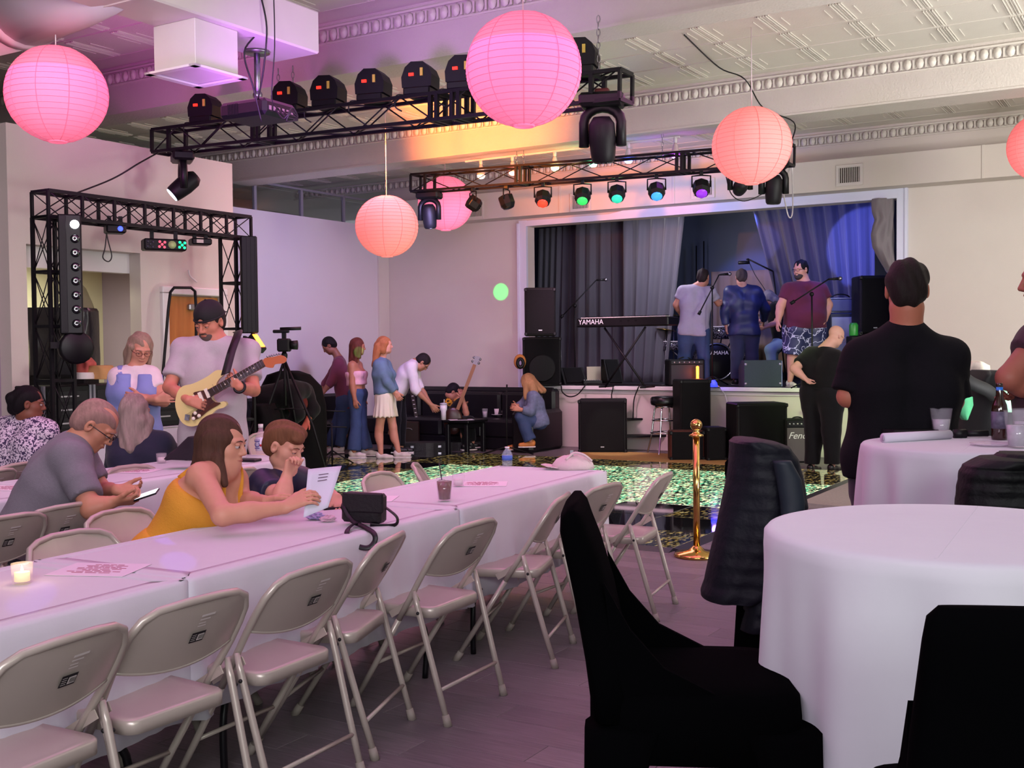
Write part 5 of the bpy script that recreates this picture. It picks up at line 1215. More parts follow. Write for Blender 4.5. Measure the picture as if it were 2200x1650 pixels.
# ================================================================== PEOPLE: implicit-surface bodies
def nrm(v): v = np.asarray(v, float); n = np.linalg.norm(v); return v/n if n > 1e-9 else v
def A3_(v): return np.array([v[0], v[1], v[2]], float)
def cone(a, b, ra, rb, k=.03, fa=0, fb=0): return dict(t='c', a=A3_(a), b=A3_(b), ra=ra, rb=rb, k=k, fa=fa, fb=fb)
def elli(c, M, r, k=.02, sub=0): return dict(t='e', c=A3_(c), M=np.array(M, float), r=np.array(r, float), k=k, sub=sub)
def evalf(groups, xs, ys, zs, wr=None):
    """groups: list of (prims, cuts); each group is smooth-united, cut by planes, then groups are united"""
    X, Y, Z = xs[:, None, None], ys[None, :, None], zs[None, None, :]; OUT = None
    for prims, cuts in groups:
        F = np.full((len(xs), len(ys), len(zs)), .3, np.float32)
        for p in prims:
            if p['t'] == 'c': lo = np.minimum(p['a'], p['b'])-max(p['ra'], p['rb']); hi = np.maximum(p['a'], p['b'])+max(p['ra'], p['rb'])
            else: e = max(p['r']); lo = p['c']-e; hi = p['c']+e
            m = p['k']+.03; sl = []
            for ax, g in zip(range(3), (xs, ys, zs)):
                i0 = np.searchsorted(g, lo[ax]-m); i1 = np.searchsorted(g, hi[ax]+m); sl.append(slice(i0, i1))
            if any(s.stop <= s.start for s in sl): continue
            x, y, z = X[sl[0]], Y[:, sl[1]], Z[:, :, sl[2]]
            if p['t'] == 'c':
                a, ba = p['a'], p['b']-p['a']; L2 = max(ba@ba, 1e-9)
                tt = ((x-a[0])*ba[0]+(y-a[1])*ba[1]+(z-a[2])*ba[2])/L2; t = np.clip(tt, 0, 1)
                d = np.sqrt((x-a[0]-t*ba[0])**2+(y-a[1]-t*ba[1])**2+(z-a[2]-t*ba[2])**2)-(p['ra']+(p['rb']-p['ra'])*t)
                L = math.sqrt(L2)
                if p['fb']: d = np.maximum(d, (tt-1)*L)
                if p['fa']: d = np.maximum(d, -tt*L)
            else:
                M = p['M']; q = [(x-p['c'][0])*M[i][0]+(y-p['c'][1])*M[i][1]+(z-p['c'][2])*M[i][2] for i in range(3)]
                k1 = np.sqrt(sum((q[i]/p['r'][i])**2 for i in range(3))); k2 = np.sqrt(sum((q[i]/p['r'][i]**2)**2 for i in range(3)))
                d = k1*(k1-1)/np.maximum(k2, 1e-6)
            s = tuple(sl); f = F[s]; k = p['k']
            if p['t'] == 'e' and p['sub']:
                d = -d; mx = np.maximum(f, d); h = np.maximum(k-np.abs(f-d), 0); F[s] = mx+h*h/(4*k)
            else:
                mn = np.minimum(f, d); h = np.maximum(k-np.abs(f-d), 0); F[s] = mn-h*h/(4*k)
        for (p0, n) in cuts: F = np.maximum(F, ((X-p0[0])*n[0]+(Y-p0[1])*n[1]+(Z-p0[2])*n[2]).astype(np.float32))
        OUT = F if OUT is None else np.minimum(OUT, F)
    if wr: OUT = OUT+wr(X, Y, Z).astype(np.float32)
    return OUT
def nets(F, xs, ys, zs):
    S = F < 0; nx, ny, nz = F.shape
    acc = np.zeros((nx-1, ny-1, nz-1, 3), np.float32); cnt = np.zeros((nx-1, ny-1, nz-1), np.float32)
    G = (xs, ys, zs); E = []
    for ax in range(3):
        a = [slice(None)]*3; b = [slice(None)]*3; a[ax] = slice(0, -1); b[ax] = slice(1, None); a, b = tuple(a), tuple(b)
        cr = S[a] != S[b]; E.append(cr); den = F[a]-F[b]; den = np.where(np.abs(den) < 1e-9, 1, den); t = np.where(cr, F[a]/den, 0)
        P = [None]*3
        for q in range(3):
            sh = [1, 1, 1]
            if q == ax:
                g = G[q]; sh[q] = len(g)-1; P[q] = g[:-1].reshape(sh)+t*(np.diff(g).reshape(sh))
            else: sh[q] = len(G[q]); P[q] = np.broadcast_to(G[q].reshape(sh), cr.shape)
        o1, o2 = [q for q in range(3) if q != ax]
        for s1 in (0, 1):
            for s2 in (0, 1):
                sl = [slice(None)]*3; sl[o1] = slice(s1, cr.shape[o1]-1+s1); sl[o2] = slice(s2, cr.shape[o2]-1+s2); sl = tuple(sl)
                c = cr[sl]; cnt += c
                for q in range(3): acc[..., q] += np.where(c, P[q][sl], 0)
    m = cnt > 0; idx = -np.ones(m.shape, np.int64); idx[m] = np.arange(m.sum()); V_ = acc[m]/cnt[m][:, None]; Q = []
    for ax in range(3):
        o1, o2 = [(1, 2), (2, 0), (0, 1)][ax]; cr = E[ax].copy()
        for o in (o1, o2):
            s = [slice(None)]*3; s[o] = 0; cr[tuple(s)] = False; s[o] = -1; cr[tuple(s)] = False
        I = np.argwhere(cr)
        if not len(I): continue
        def g(d1, d2): J = I.copy(); J[:, o1] += d1; J[:, o2] += d2; return idx[J[:, 0], J[:, 1], J[:, 2]]
        q = np.stack([g(-1, -1), g(0, -1), g(0, 0), g(-1, 0)], 1); ins = S[I[:, 0], I[:, 1], I[:, 2]]
        q[~ins] = q[~ins][:, ::-1]; Q.append(q)
    Q = np.concatenate(Q) if Q else np.zeros((0, 4), int); return V_, Q[(Q >= 0).all(1)]
def bounds(groups, pad=.03):
    lo, hi = np.full(3, 9e9), np.full(3, -9e9)
    for prims, _ in groups:
        for p in prims:
            if p['t'] == 'c': l = np.minimum(p['a']-p['ra'], p['b']-p['rb']); h = np.maximum(p['a']+p['ra'], p['b']+p['rb'])
            elif p['sub']: continue
            else: l = p['c']-max(p['r']); h = p['c']+max(p['r'])
            lo = np.minimum(lo, l); hi = np.maximum(hi, h)
    return lo-pad, hi+pad
def surf(groups, vox, boxes=(), wr=None):
    lo, hi = bounds(groups); g = [np.arange(lo[i], hi[i]+vox, vox) for i in range(3)]
    Vs, Q = nets(evalf(groups, *g, wr=wr), *g); out_v, out_q = [], []; n = 0
    def inside(c, b, e=0): return ((c > b[0]-e) & (c < b[1]+e)).all(1)
    c = Vs[Q].mean(1); keep = np.ones(len(Q), bool)
    for b in boxes: keep &= ~inside(c, b)
    out_v.append(Vs); out_q.append(Q[keep]); n = len(Vs)
    for bi, b in enumerate(boxes):
        e = vox*1.0; g = [np.arange(b[0][i]-e-b[2]*2, b[1][i]+e+b[2]*2, b[2]) for i in range(3)]
        V2, Q2 = nets(evalf(groups, *g, wr=wr), *g)
        if not len(Q2): continue
        c2 = V2[Q2].mean(1); k2 = inside(c2, b, e)
        for b0 in boxes[:bi]: k2 &= ~inside(c2, b0)
        out_v.append(V2); out_q.append(Q2[k2]+n); n += len(V2)
    return np.concatenate(out_v), np.concatenate(out_q)
def npobj(name, Vs, Q, m, parent):
    used = np.zeros(len(Vs), bool); used[Q.ravel()] = True; rem = np.cumsum(used)-1; Vs = Vs[used]; Q = rem[Q]
    me = bpy.data.meshes.new(name); me.vertices.add(len(Vs)); me.vertices.foreach_set('co', Vs.astype(np.float32).ravel())
    me.loops.add(len(Q)*4); me.loops.foreach_set('vertex_index', Q.astype(np.int32).ravel()); me.polygons.add(len(Q))
    me.polygons.foreach_set('loop_start', np.arange(0, len(Q)*4, 4, dtype=np.int32)); me.polygons.foreach_set('loop_total', np.full(len(Q), 4, np.int32))
    me.polygons.foreach_set('use_smooth', np.ones(len(Q), bool)); me.update(calc_edges=True); me.validate(); me.materials.append(m)
    o = bpy.data.objects.new(name, me); COL.objects.link(o); o.parent = parent; o.matrix_parent_inverse = parent.matrix_basis.inverted(); return o
SKIN = {}
def skin(c): return mat('skin_'+c, c, .5, noise=.06, nscale=30, sss=0, spec=.4)
def wrinkle(amp, seed=0):
    r = np.random.RandomState(seed); D = [nrm(r.randn(3))*f for f in (18, 27, 41)]; ph = r.rand(3)*6
    def f(X, Y, Z): return amp*sum(np.sin(D[i][0]*X+D[i][1]*Y+D[i][2]*Z*.7+ph[i]+1.5*np.sin(9*Z+ph[i])) for i in range(3))*.5
    return f
def hand_prims(w, fd, pn, side, curl=.5, sc=1.0, spread=.06, thumb=.5, fist=False):
    """w wrist, fd finger direction, pn palm normal (fingers curl towards it), side +1/-1 = thumb side sign of fd x pn"""
    w = A3_(w); fd = nrm(A3_(fd)); pn = A3_(pn); pn = nrm(pn-fd*(pn@fd)); sd = np.cross(fd, pn)*side; P = []; K = .008
    kn = w+fd*.088*sc
    for o in (-.026, -.009, .009, .026): P.append(cone(w+sd*o*.6*sc+fd*.008, kn+sd*o*sc, .0145*sc, .0125*sc, .012))
    L = (.058, .070, .076, .068); R = (.0078, .0088, .0092, .0088)
    for i, o in enumerate((-.029, -.0095, .0105, .0295)):
        p = kn+sd*o*sc; a = curl*.5; d0 = nrm(fd+sd*(o/.03)*spread)
        for j, fr in enumerate((.46, .31, .23)):
            d = d0*cos(a)+pn*sin(a); q = p+d*L[i]*fr*sc*1.08; P.append(cone(p, q, R[i]*sc*(1-.08*j), R[i]*sc*(.93-.08*j), .004)); p = q; a += curl*(1.0 if j == 0 else .8)
    p = w+fd*.028*sc+sd*.022*sc; d = nrm(fd*.75+sd*(.75-.4*thumb)+pn*.35*thumb); q = p+d*.042*sc; P.append(cone(p, q, .0145*sc, .0115*sc, .012))
    d2 = nrm(d+fd*.5*thumb+pn*.35*thumb-sd*.25*thumb); r_ = q+d2*.034*sc; P.append(cone(q, r_, .0108*sc, .0098*sc, .005)); d3 = nrm(d2+fd*.3); P.append(cone(r_, r_+d3*.026*sc, .0098*sc, .0080*sc, .005))
    return P
def yawdir(y, p=0, up=False):
    y, p = radians(y), radians(p); f = np.array([sin(y)*cos(p), cos(y)*cos(p), -sin(p)]); 
    return f
def person(label, Y, head, yaw, pitch=5, roll=0, hs=1.0, sh=None, el=None, wr=None, hip=None, kn=None, an=None, b=1.0, belly=0, bust=0, skinc='c8927a',
           hair=None, hairc='3a2a22', top=None, bottom=None, shoes=None, hands=None, glasses=None, face=True, vox=None, neck=None, extra=None, feet_dir=None, beard=None, cap=None, base=None, hipw=1.0, longlocks=(), cat='person', lids=0, nb=.070, nkr=1.0, jw=1.0):
    """joint tuples are pixel x, pixel y, depth offset from Y;  (L, R) order is the person's own left and right"""
    def J(q): return A3_(at(q[0], q[1], Y+(q[2] if len(q) > 2 else 0)))
    H = J(head); f = yawdir(yaw, pitch); r0 = nrm(np.cross(f, [0, 0, 1])); u = np.cross(r0, f); rr = radians(roll); r_ = r0*cos(rr)+u*sin(rr); u = np.cross(r_, f)
    S = [J(q) for q in sh]; E = [J(q) for q in el]; W = [J(q) for q in wr]; Hp = J(hip)
    svn = nrm(S[1]-S[0]); C = (S[0]+S[1])/2; T = C-Hp; Tn = nrm(T); svn2 = nrm(svn-Tn*(svn@Tn)); front = np.cross(Tn, svn2)
    HP = [Hp-svn2*.095*b*hipw, Hp+svn2*.095*b*hipw]
    K = [J(q) for q in kn]; An = [J(q) for q in an]
    vox = vox or (.012 if Y < 6.5 else (.014 if Y < 9 else .018)); fv = .0050 if Y < 6.5 else (.0062 if Y < 9 else .009)
    t = thing('person', label, cat, V(base) if base is not None else V((Hp[0], Hp[1], 0)))
    def hp(x, y, z): return H+(r_*x+f*y+u*z)*hs
    HM = [r_, f, u]
    # torso columns
    def torso(inf=0, lo=0.0, hi=1.0, hip_r=1.0):
        P = []; kk = .05
        pts = [(0.0, .078*b*hipw, .108*b*hip_r), (.36, .062*b, .094*b+belly*.35), (.70, .080*b, .108*b), (.93, .095*b, .075*b)]
        for s in (-1, 1):
            Q = [(Hp+T*a+svn2*s*o+front*(.0), r) for a, o, r in pts]
            for i in range(3): P.append(cone(Q[i][0], Q[i+1][0], Q[i][1]+inf, Q[i+1][1]+inf, kk))
            P.append(cone(Q[3][0]-svn2*s*.02, S[(s+1)//2]-Tn*.012, .062*b+inf, .048*b+inf, kk))
        if belly: P.append(elli(Hp+T*.32+front*(.04+belly*.4), [svn2, front, Tn], [.13*b+belly*.5+inf, .10+belly+inf, .17+inf], .06))
        if bust:
            for s in (-1, 1): P.append(elli(Hp+T*.68+svn2*s*.072+front*.085, [svn2, front, Tn], [.062*bust+inf, .055*bust+inf, .062*bust+inf], .04))
        return P
    NB = C+Tn*nb+front*.0; hb = hp(0, -.018, -.075)
    nk = [cone(hb, NB, .053*nkr*hs*(1+(b-1)*.75), .062*nkr*(1+(b-1)*.8), .018), cone(NB-Tn*.02, S[0], .052*b, .046*b, .04), cone(NB-Tn*.02, S[1], .052*b, .046*b, .04)]
    def head_prims():
        P = [elli(hp(0, -.012, .036), HM, np.array([.076, .096, .084])*hs, .03), elli(hp(0, .026+.004*(1-jw), -.034+.03*(1-jw)), HM, np.array([.060*(.5+.5*jw), .062, .078*jw])*hs, .03),
             elli(hp(0, .060, -.090+.05*(1-jw)), HM, np.array([.026, .024, .022])*hs, .03)]
        for s in (-1, 1):
            P += [elli(hp(s*.038, .040, -.022), HM, np.array([.028, .032, .032])*hs, .02), elli(hp(s*.040, .018, -.072), HM, np.array([.022*jw, .040*jw, .026*jw])*hs, .03),
                  cone(hp(s*.012, .083, .026), hp(s*.046, .070, .024), .011*hs, .010*hs, .012), elli(hp(s*.077, -.008, -.004), HM, np.array([.011, .019, .031])*hs, .008)]
        for s in (-1, 1): P.append(elli(hp(s*.031, .097, .004), HM, np.array([.019, .014, .012])*hs, .012, 1))
        P += [cone(hp(0, .086, .014), hp(0, .105, -.026), .0072*hs, .0108*hs, .010), cone(hp(-.013, .094, -.031), hp(.013, .094, -.031), .0085*hs, .0085*hs, .008),
              elli(hp(0, .084, -.054), HM, np.array([.024, .012, .0075])*hs, .006), elli(hp(0, .080, -.067), HM, np.array([.021, .012, .007])*hs, .006)]
        for s in (-1, 1): P.append(elli(hp(s*.084, -.003, -.002), HM, np.array([.008, .009, .015])*hs, .005, 1))
        return P
    arms = []; hand_l = hands or ({}, {}); boxes = []
    for i in range(2):
        bb = (.9+.1*b) if b < 1.15 else b*.92
        arms += [cone(S[i], E[i], .052*bb, .043*bb, .03), cone(E[i], E[i]*.55+W[i]*.45, .043*bb, .040*bb, .02), cone(E[i]*.62+W[i]*.38, W[i], .040*bb, .027*bb, .02)]
    legs = []
    for i in range(2):
        legs += [cone(HP[i], K[i], .090*b, .058*(b+1)/2, .04), cone(K[i], An[i], .056*(b+1)/2, .036, .03)]
        cv = K[i]*.68+An[i]*.32; bk = nrm(np.cross(An[i]-K[i], svn2)); legs.append(elli(cv-front*.02, [svn2, front, nrm(K[i]-An[i])], [.048, .052, .11], .03))
    body = torso()+nk+arms+legs+head_prims(); ab = []
    hd = np.array([.14, .14, .17])*hs; boxes.append((H-hd-.0, H+hd, fv))
    for i in range(2):
        h = hand_l[i] if hand_l and hand_l[i] is not None else {}
        fd = np.array(h.get('fd', nrm(W[i]-E[i]))); pn = np.array(h.get('pn', -svn2*(1 if i else -1)*1.0)); sd = h.get('side', (1 if i else -1))
        sc = h.get('sc', 1.0 if b > .9 else .9)
        body += hand_prims(W[i]-nrm(fd)*.006, fd, pn, sd, h.get('curl', .45), sc, thumb=h.get('thumb', .5)); c = W[i]+nrm(fd)*.09*sc; e = .105*sc; boxes.append((c-e, c+e, fv))
    Vs, Q = surf([(body, [])], vox, boxes); npobj('body', Vs, Q, skin(skinc), t)
    # ---- clothing
    def garment(name, groups, m, wamp=.004, v=None, sd_=1, **kw):
        Vs, Q = surf(groups, v or vox, (), wrinkle(wamp, sd_)); o = npobj(name, Vs, Q, m, t); return o
    bb = (.9+.1*b) if b < 1.15 else b*.92
    def sleeve(i, fr, inf, flare=1.0):
        P = []
        if fr <= 1: e = S[i]+(E[i]-S[i])*fr; P.append(cone(S[i], e, .052*bb+inf, (.056+(.043-.056)*fr)*bb+inf*1.25*flare, .035, fb=1))
        else:
            e = E[i]+(W[i]-E[i])*(fr-1); P += [cone(S[i], E[i], .052*bb+inf, .046*bb+inf, .035), cone(E[i], e, .046*bb+inf, (.041-.012*(fr-1))*bb+inf, .03, fb=1)]
        return P
    if top:
        inf = top.get('inf', .014); hem = top.get('hem', -.22); sl = top.get('sleeve', .55); tp = torso(inf, hip_r=.98)
        Hh = Hp+T*hem
        for s in (-1, 1): tp.append(cone(Hh+svn2*s*.078*b*hipw, Hp+svn2*s*.078*b*hipw, (.105*b+inf)*top.get('hemw', 1), .106*b+inf, .05))
        cuts = [(Hh, -Tn)]
        if top.get('topcut') is not None: cuts.append((Hp+T*top['topcut'], Tn)); tp = [p for p in tp]
        else: tp += [cone(NB-Tn*.030, S[0], .052*b+inf*.9, .047*b+inf*.9, .04), cone(NB-Tn*.030, S[1], .052*b+inf*.9, .047*b+inf*.9, .04)]
        gr = [tp+(sleeve(0, sl, inf*.9)+sleeve(1, sl, inf*.9) if sl and not cuts[1:] else []), []]
        # keep the hem cut from slicing the sleeves
        g1 = (tp+((sleeve(0, min(sl, .5), inf*.9)+sleeve(1, min(sl, .5), inf*.9)) if sl and len(cuts) == 1 else []), cuts); G = [g1]
        if sl > .5 and len(cuts) == 1: G += [(sleeve(0, sl, inf*.9), []), (sleeve(1, sl, inf*.9), [])]
        elif sl and len(cuts) == 1: pass
        o = garment(top.get('name', 'shirt'), G, top['m'], top.get('wr', .004), sd_=len(label))
        if top.get('straps'):
            for s in (-1, 1):
                a0 = Hp+T*top['topcut']; P_ = [a0+svn2*s*.075+front*.125, C+svn2*s*.085+Tn*.062+front*.03, C+svn2*s*.085+Tn*.055-front*.05, a0+svn2*s*.08-front*.115]
                MB().tube(bez([V(p) for p in P_], 6), .016, 8, top['m'], flat=.35).build('strap', None, t)
    if top and top.get('vest'):
        vm = top['vest']; inf = .027; tp = torso(inf, hip_r=.95); Hh = Hp+T*(-.15)
        for s in (-1, 1): tp.append(cone(Hh+svn2*s*.07, Hp+svn2*s*.07, .10*b+inf, .10*b+inf, .05))
        vc = [(Hh, -Tn), (Hp+T*1.03, Tn)]
        tp2 = tp+[elli(Hp+T*1.03+front*.17, [svn2, front, Tn], [.034, .14, .14], .01, 1)] + [elli(S[q]+svn2*(1 if q else -1)*.035, [svn2, front, Tn], [.030, .16, .07], .01, 1) for q in (0, 1)]+[]
        garment('vest', [(tp2, vc)], vm, .003)
        for s in (-1, 1):
            P_ = [Hp+T*.86+svn2*s*.085+front*.115, C+svn2*s*.095+Tn*.058+front*.03, C+svn2*s*.095+Tn*.05-front*.06, Hp+T*.86+svn2*s*.09-front*.10]
            MB().tube(bez([V(p) for p in P_], 6), .035, 8, vm, flat=.3).build('vest_strap', None, t)
    if bottom:
        inf = bottom.get('inf', .016); ln = bottom.get('len', .98); m = bottom['m']; P = []
        if bottom.get('skirt'):
            L_ = bottom['skirt']; e = Hp-np.array([0, 0, 1])*L_; G = []
            for s in (-1, 1):
                P.append(cone(Hp+T*.22+svn2*s*.04, Hp+svn2*s*.07, .085*b+inf, .105*b+inf, .05)); P.append(cone(Hp+svn2*s*.07, e+svn2*s*.10, .105*b+inf, .135*b+inf, .06))
            ang = wrinkle(0, 1)
            def pleat(X, Y_, Z): return .009*np.sin(22*np.arctan2(Y_-Hp[1], X-Hp[0]))*np.clip((Hp[2]+.05-Z)/.3, 0, 1)
            Vs, Q = surf([(P, [(e, np.array([0, 0, -1.])), (Hp+T*.25, Tn)])], min(vox, .012), (), pleat); npobj('skirt', Vs, Q, m, t)
        else:
            wl = bottom.get('waist', .16)
            for s in (-1, 1): P.append(cone(Hp+T*wl+svn2*s*.062*b, Hp+svn2*s*.078*b*hipw, .088*b+inf+belly*.15, .106*b+inf, .05))
            G = [(P+[cone(HP[0], HP[0]*.6+K[0]*.4, .092*b+inf, .08*b+inf, .04), cone(HP[1], HP[1]*.6+K[1]*.4, .092*b+inf, .08*b+inf, .04)], [(Hp+T*wl, Tn)])]
            fl_ = bottom.get('flare', 0)
            for i in range(2):
                if ln <= .5: e = HP[i]+(K[i]-HP[i])*ln*2; G.append(([cone(HP[i], e, .092*b+inf, (.092-.03*ln*2)*b+inf*1.6+fl_, .03, fb=1)], []))
                else:
                    e = K[i]+(An[i]-K[i])*(ln-.5)*2; G.append(([cone(HP[i], K[i], .092*b+inf, .060*(b+1)/2+inf, .03), cone(K[i], e, .060*(b+1)/2+inf, .044+inf+fl_, .03, fb=1)], []))
            garment('trousers' if ln > .5 else 'shorts', G, m, bottom.get('wr', .005), sd_=len(label)+3)
    if shoes:
        for i in range(2):
            fdv = nrm(np.array(feet_dir if feet_dir is not None else [front[0], front[1], 0])*[1, 1, 0]); a = An[i]; z0 = a[2]-.075
            g = [cone(a+fdv*-.03-[0, 0, .02], a-fdv*.02-[0, 0, .045], .040, .036, .02), cone(a-fdv*.03-[0, 0, .04], a+fdv*.07-[0, 0, .045], .034, .036, .02), cone(a+fdv*.07-[0, 0, .045], a+fdv*.15-[0, 0, .050], .036, .028, .02)]
            Vs, Q = surf([(g, [(a-[0, 0, .078], np.array([0, 0, -1.]))])], .009); npobj('shoe', Vs, Q, shoes, t)
            MB().prism([(-.065, -.034), (.12, -.04), (.175, -.022), (.18, .018), (.12, .04), (-.065, .034)], V(a-[0, 0, .086]), V(fdv), V(np.cross([0, 0, 1], fdv)), (0, 0, .016), mat('shoe_sole', 'd8d0cc', .6)).build('shoe_sole', None, t)
    # ---- hair
    if hair:
        hm = mat('hair_'+hairc, hairc, .72, spec=.25, noise=.45, nscale=70, stretch=(1, 1, .15), bump=.4, bscale=140); cuts = []
        P = [elli(hp(0, -.020, .040), HM, np.array([.084, .101, .090])*hs, .02)]
        cutf = elli(hp(0, .098, -.045), HM, np.array([.078, .085, .092])*hs, .008, 1)
        if hair in ('short', 'buzz', 'boy', 'bun'):
            if hair == 'buzz': P = [elli(hp(0, -.016, .037), HM, np.array([.0785, .0985, .087])*hs, .02)]
            if hair == 'boy': P += [elli(hp(0, .035, .088), HM, np.array([.060, .060, .035])*hs, .03), elli(hp(.03, .075, .070), HM, np.array([.035, .030, .022])*hs, .02)]
            if hair == 'bun': P += [elli(hp(0, -.115, .03), HM, np.array([.045, .04, .045])*hs, .02), elli(hp(-.02, -.10, -.03), HM, np.array([.05, .04, .05])*hs, .02)]
            P += [elli(hp(0, -.055, -.01), HM, np.array([.072, .060, .072])*hs, .03)]
            for s in (-1, 1): P.append(elli(hp(s*.085, .0, -.012), HM, np.array([.02, .026, .036])*hs, .006, 1))
            P.append(cutf); cuts = [(hp(0, 0, -.062), -nrm(u*1.0-f*.25))]
        elif hair in ('long', 'bob', 'pony'):
            ln = {'long': .26, 'bob': .14, 'pony': .05}[hair]
            for s in (-1, 1):
                P += [cone(hp(s*.052, -.03, .02), hp(s*.066, -.035, -.06), .046*hs, .036*hs, .03), cone(hp(s*.066, -.035, -.06), hp(s*.062, -.03, -.06-ln*.6), .036*hs, .03*hs, .03)]
                if hair != 'pony': P.append(cone(hp(s*.072, .02, .02), hp(s*.080, .022, -.06-ln*.35), .020*hs, .018*hs, .025))
            P += [cone(hp(0, -.06, 0), hp(0, -.075, -.06-ln*.7), .062*hs, .042*hs, .03)]
            if hair == 'pony': P.append(cone(hp(0, -.11, .01), hp(0, -.12, -.20), .035*hs, .022*hs, .02))
            P.append(elli(hp(0, .105, -.050), HM, np.array([.068, .098, .105])*hs, .010, 1))
        for (p0, p1, r0, r1) in longlocks: P.insert(1, cone(J(p0), J(p1), r0, r1, .03))
        D = nrm(r_+.3*f)*95
        def strands(X, Y_, Z): return (.0036*hs*np.sin(D[0]*X+D[1]*Y_+D[2]*Z+3*np.sin(14*Z))).astype(np.float32)
        Vs, Q = surf([(P, cuts)], fv*1.1, (), strands); npobj('hair', Vs, Q, hm, t)
    if beard:
        P = [elli(hp(0, .058, -.086), HM, np.array([.043, .042, .036])*hs, .02), elli(hp(0, .030, -.070), HM, np.array([.0655, .064, .046])*hs, .02), elli(hp(0, .088, -.045), HM, np.array([.026, .012, .005])*hs, .004)]
        P.append(elli(hp(0, .10, -.055), HM, np.array([.022, .02, .009])*hs, .004, 1))
        Vs, Q = surf([(P, [(hp(0, 0, -.040), nrm(u))])], fv); npobj('beard', Vs, Q, mat('hair_'+beard, beard, .7, noise=.3, nscale=80), t)
    if cap:
        P = [elli(hp(0, -.014, .046), HM, np.array([.087, .106, .092])*hs, .02)]
        Vs, Q = surf([(P+[elli(hp(0, .12, .042), HM, np.array([.038, .04, .02])*hs, .004, 1)], [(hp(0, 0, .030), -nrm(u+f*.0))])], fv); npobj('cap', Vs, Q, cap, t)
        MB().tube([V(hp(.088*cos(a*pi/12), -.014+.107*sin(a*pi/12), .034)) for a in range(24)], .007, 6, cap, closed=True).build('cap_band', None, t)
        MB().ell(V(hp(0, -.014, .139)), .008, 8, cap).build('cap_button', None, t)
        MB().prism([(-.06, 0), (.06, 0), (.05, .05), (0, .07), (-.05, .05)], V(hp(0, -.10, .03)), V(r_), V(nrm(-f-u*.45)), V(u)*.006, cap).build('cap_brim', None, t)
    if face and Y < 9:
        for s in (-1, 1):
            e = MB().ell(V(hp(s*.031, .0800, .003)), .0108*hs, 14, mat('eye_white', 'b8aca8', .3)).build('eye', None, t)
            MB().ell(V(hp(s*.031, .0866, .002)), .0060*hs, 10, mat('eye_iris', '1c120e', .25)).build('iris', None, e)
            lid = MB().ell(V(hp(s*.031, .0806, .0125 if lids == 0 else .0070)), (.0165*hs, .0120*hs, .0098*hs if lids == 0 else .0105*hs), 14, skin(skinc), M=Matrix(((r_[0], f[0], u[0]), (r_[1], f[1], u[1]), (r_[2], f[2], u[2])))).build('eyelid', None, t)
            MB().tube([V(hp(s*.014, .0955, .024)), V(hp(s*.032, .0935, .029)), V(hp(s*.048, .082, .024))], [.0022*hs, .0030*hs, .0015*hs], 5, mat('brow_'+hairc, hairc, .8)).build('eyebrow', None, t)
        MB().tube([V(hp(x*.024, .0955-.010*x*x, -.0605+.0015*x*x)) for x in (-1, -.5, 0, .5, 1)], [.0014*hs, .0032*hs, .0036*hs, .0032*hs, .0014*hs], 6, mat('lips', 'a05850', .5), flat=.8).build('mouth', None, t)
    if glasses:
        b_ = MB()
        for s in (-1, 1):
            b_.tube([V(hp(s*.032+.023*cos(a*pi/8), .105, .002+.017*sin(a*pi/8))) for a in range(16)], .0018*hs, 5, glasses, closed=True)
            b_.tube([V(hp(s*.055, .103, .006)), V(hp(s*.074, .07, .008)), V(hp(s*.080, -.005, .006)), V(hp(s*.080, -.022, -.012))], .0024*hs, 5, glasses)
        b_.tube([V(hp(-.010, .106, .006)), V(hp(.010, .106, .006))], .002*hs, 5, glasses); b_.build('glasses', None, t)
    return t, dict(H=H, f=f, r=r_, u=u, S=S, E=E, W=W, Hp=Hp, T=T, C=C, front=front, sv=svn2, hp=hp, Tn=Tn)
# ---- the people
def cl(n, c, **k): return mat('fabric_'+n, c, .85, noise=.08, nscale=25, bump=.25, bscale=220, sheen=.1, **k)
M_jean = mat('fabric_jeans', '33456a', .8, noise=.25, nscale=14, bump=.3, bscale=300); M_blkf = cl('black', '0c0b0e', spec=.2); M_navy = cl('navy', '1f2138')
M_shoew = mat('shoe_white', 'cfc4bc', .5); M_shoeb = mat('shoe_black', '101012', .4)
UPV = [0, 0, 1]
# 1 woman in yellow
pw, iw = person('woman in a mustard sleeveless dress leaning on the table reading the paper', 4.88, (478, 954, 0), 98, 8, 0, 1.0,
    sh=((505, 1030, .16), (432, 1022, -.16)), el=((520, 1075, .12), (478, 1107, -.40)), wr=((572, 1078, -.05), (612, 1090, -.28)), hip=(362, 1198, 0),
    kn=((470, 1215, .1), (455, 1240, -.35)), an=((470, 1390, .1), (450, 1400, -.3)), b=.98, bust=1.0, nkr=.80, jw=.84, skinc='c48e74', hair='long', hairc='4a3226',
    top=dict(m=mat('mustard_linen', 'd2932c', .8, noise=.06, nscale=20, bump=.3, bscale=160), sleeve=0, topcut=.80, straps=1, hem=-.1, name='dress_top', inf=.014),
    bottom=dict(m=mat('mustard_linen', 'd2932c', .8), len=.45, inf=.03, waist=.2), hands=(dict(fd=[.9, .0, .25], pn=[0, -.3, -1], curl=.7), dict(fd=[.92, .05, .42], pn=[.1, .6, -.7], curl=.55)),
    glasses=None, lids=0, longlocks=(((468, 985, -.08), (483, 1040, -.12), .026, .012), ((445, 985, 0), (420, 1000, .06), .035, .02)))
MB().ell(V(iw['hp'](.078, .0, -.045)), .007, 8, mat('pearl', 'e8e0d8', .2)).build('earring', None, pw)
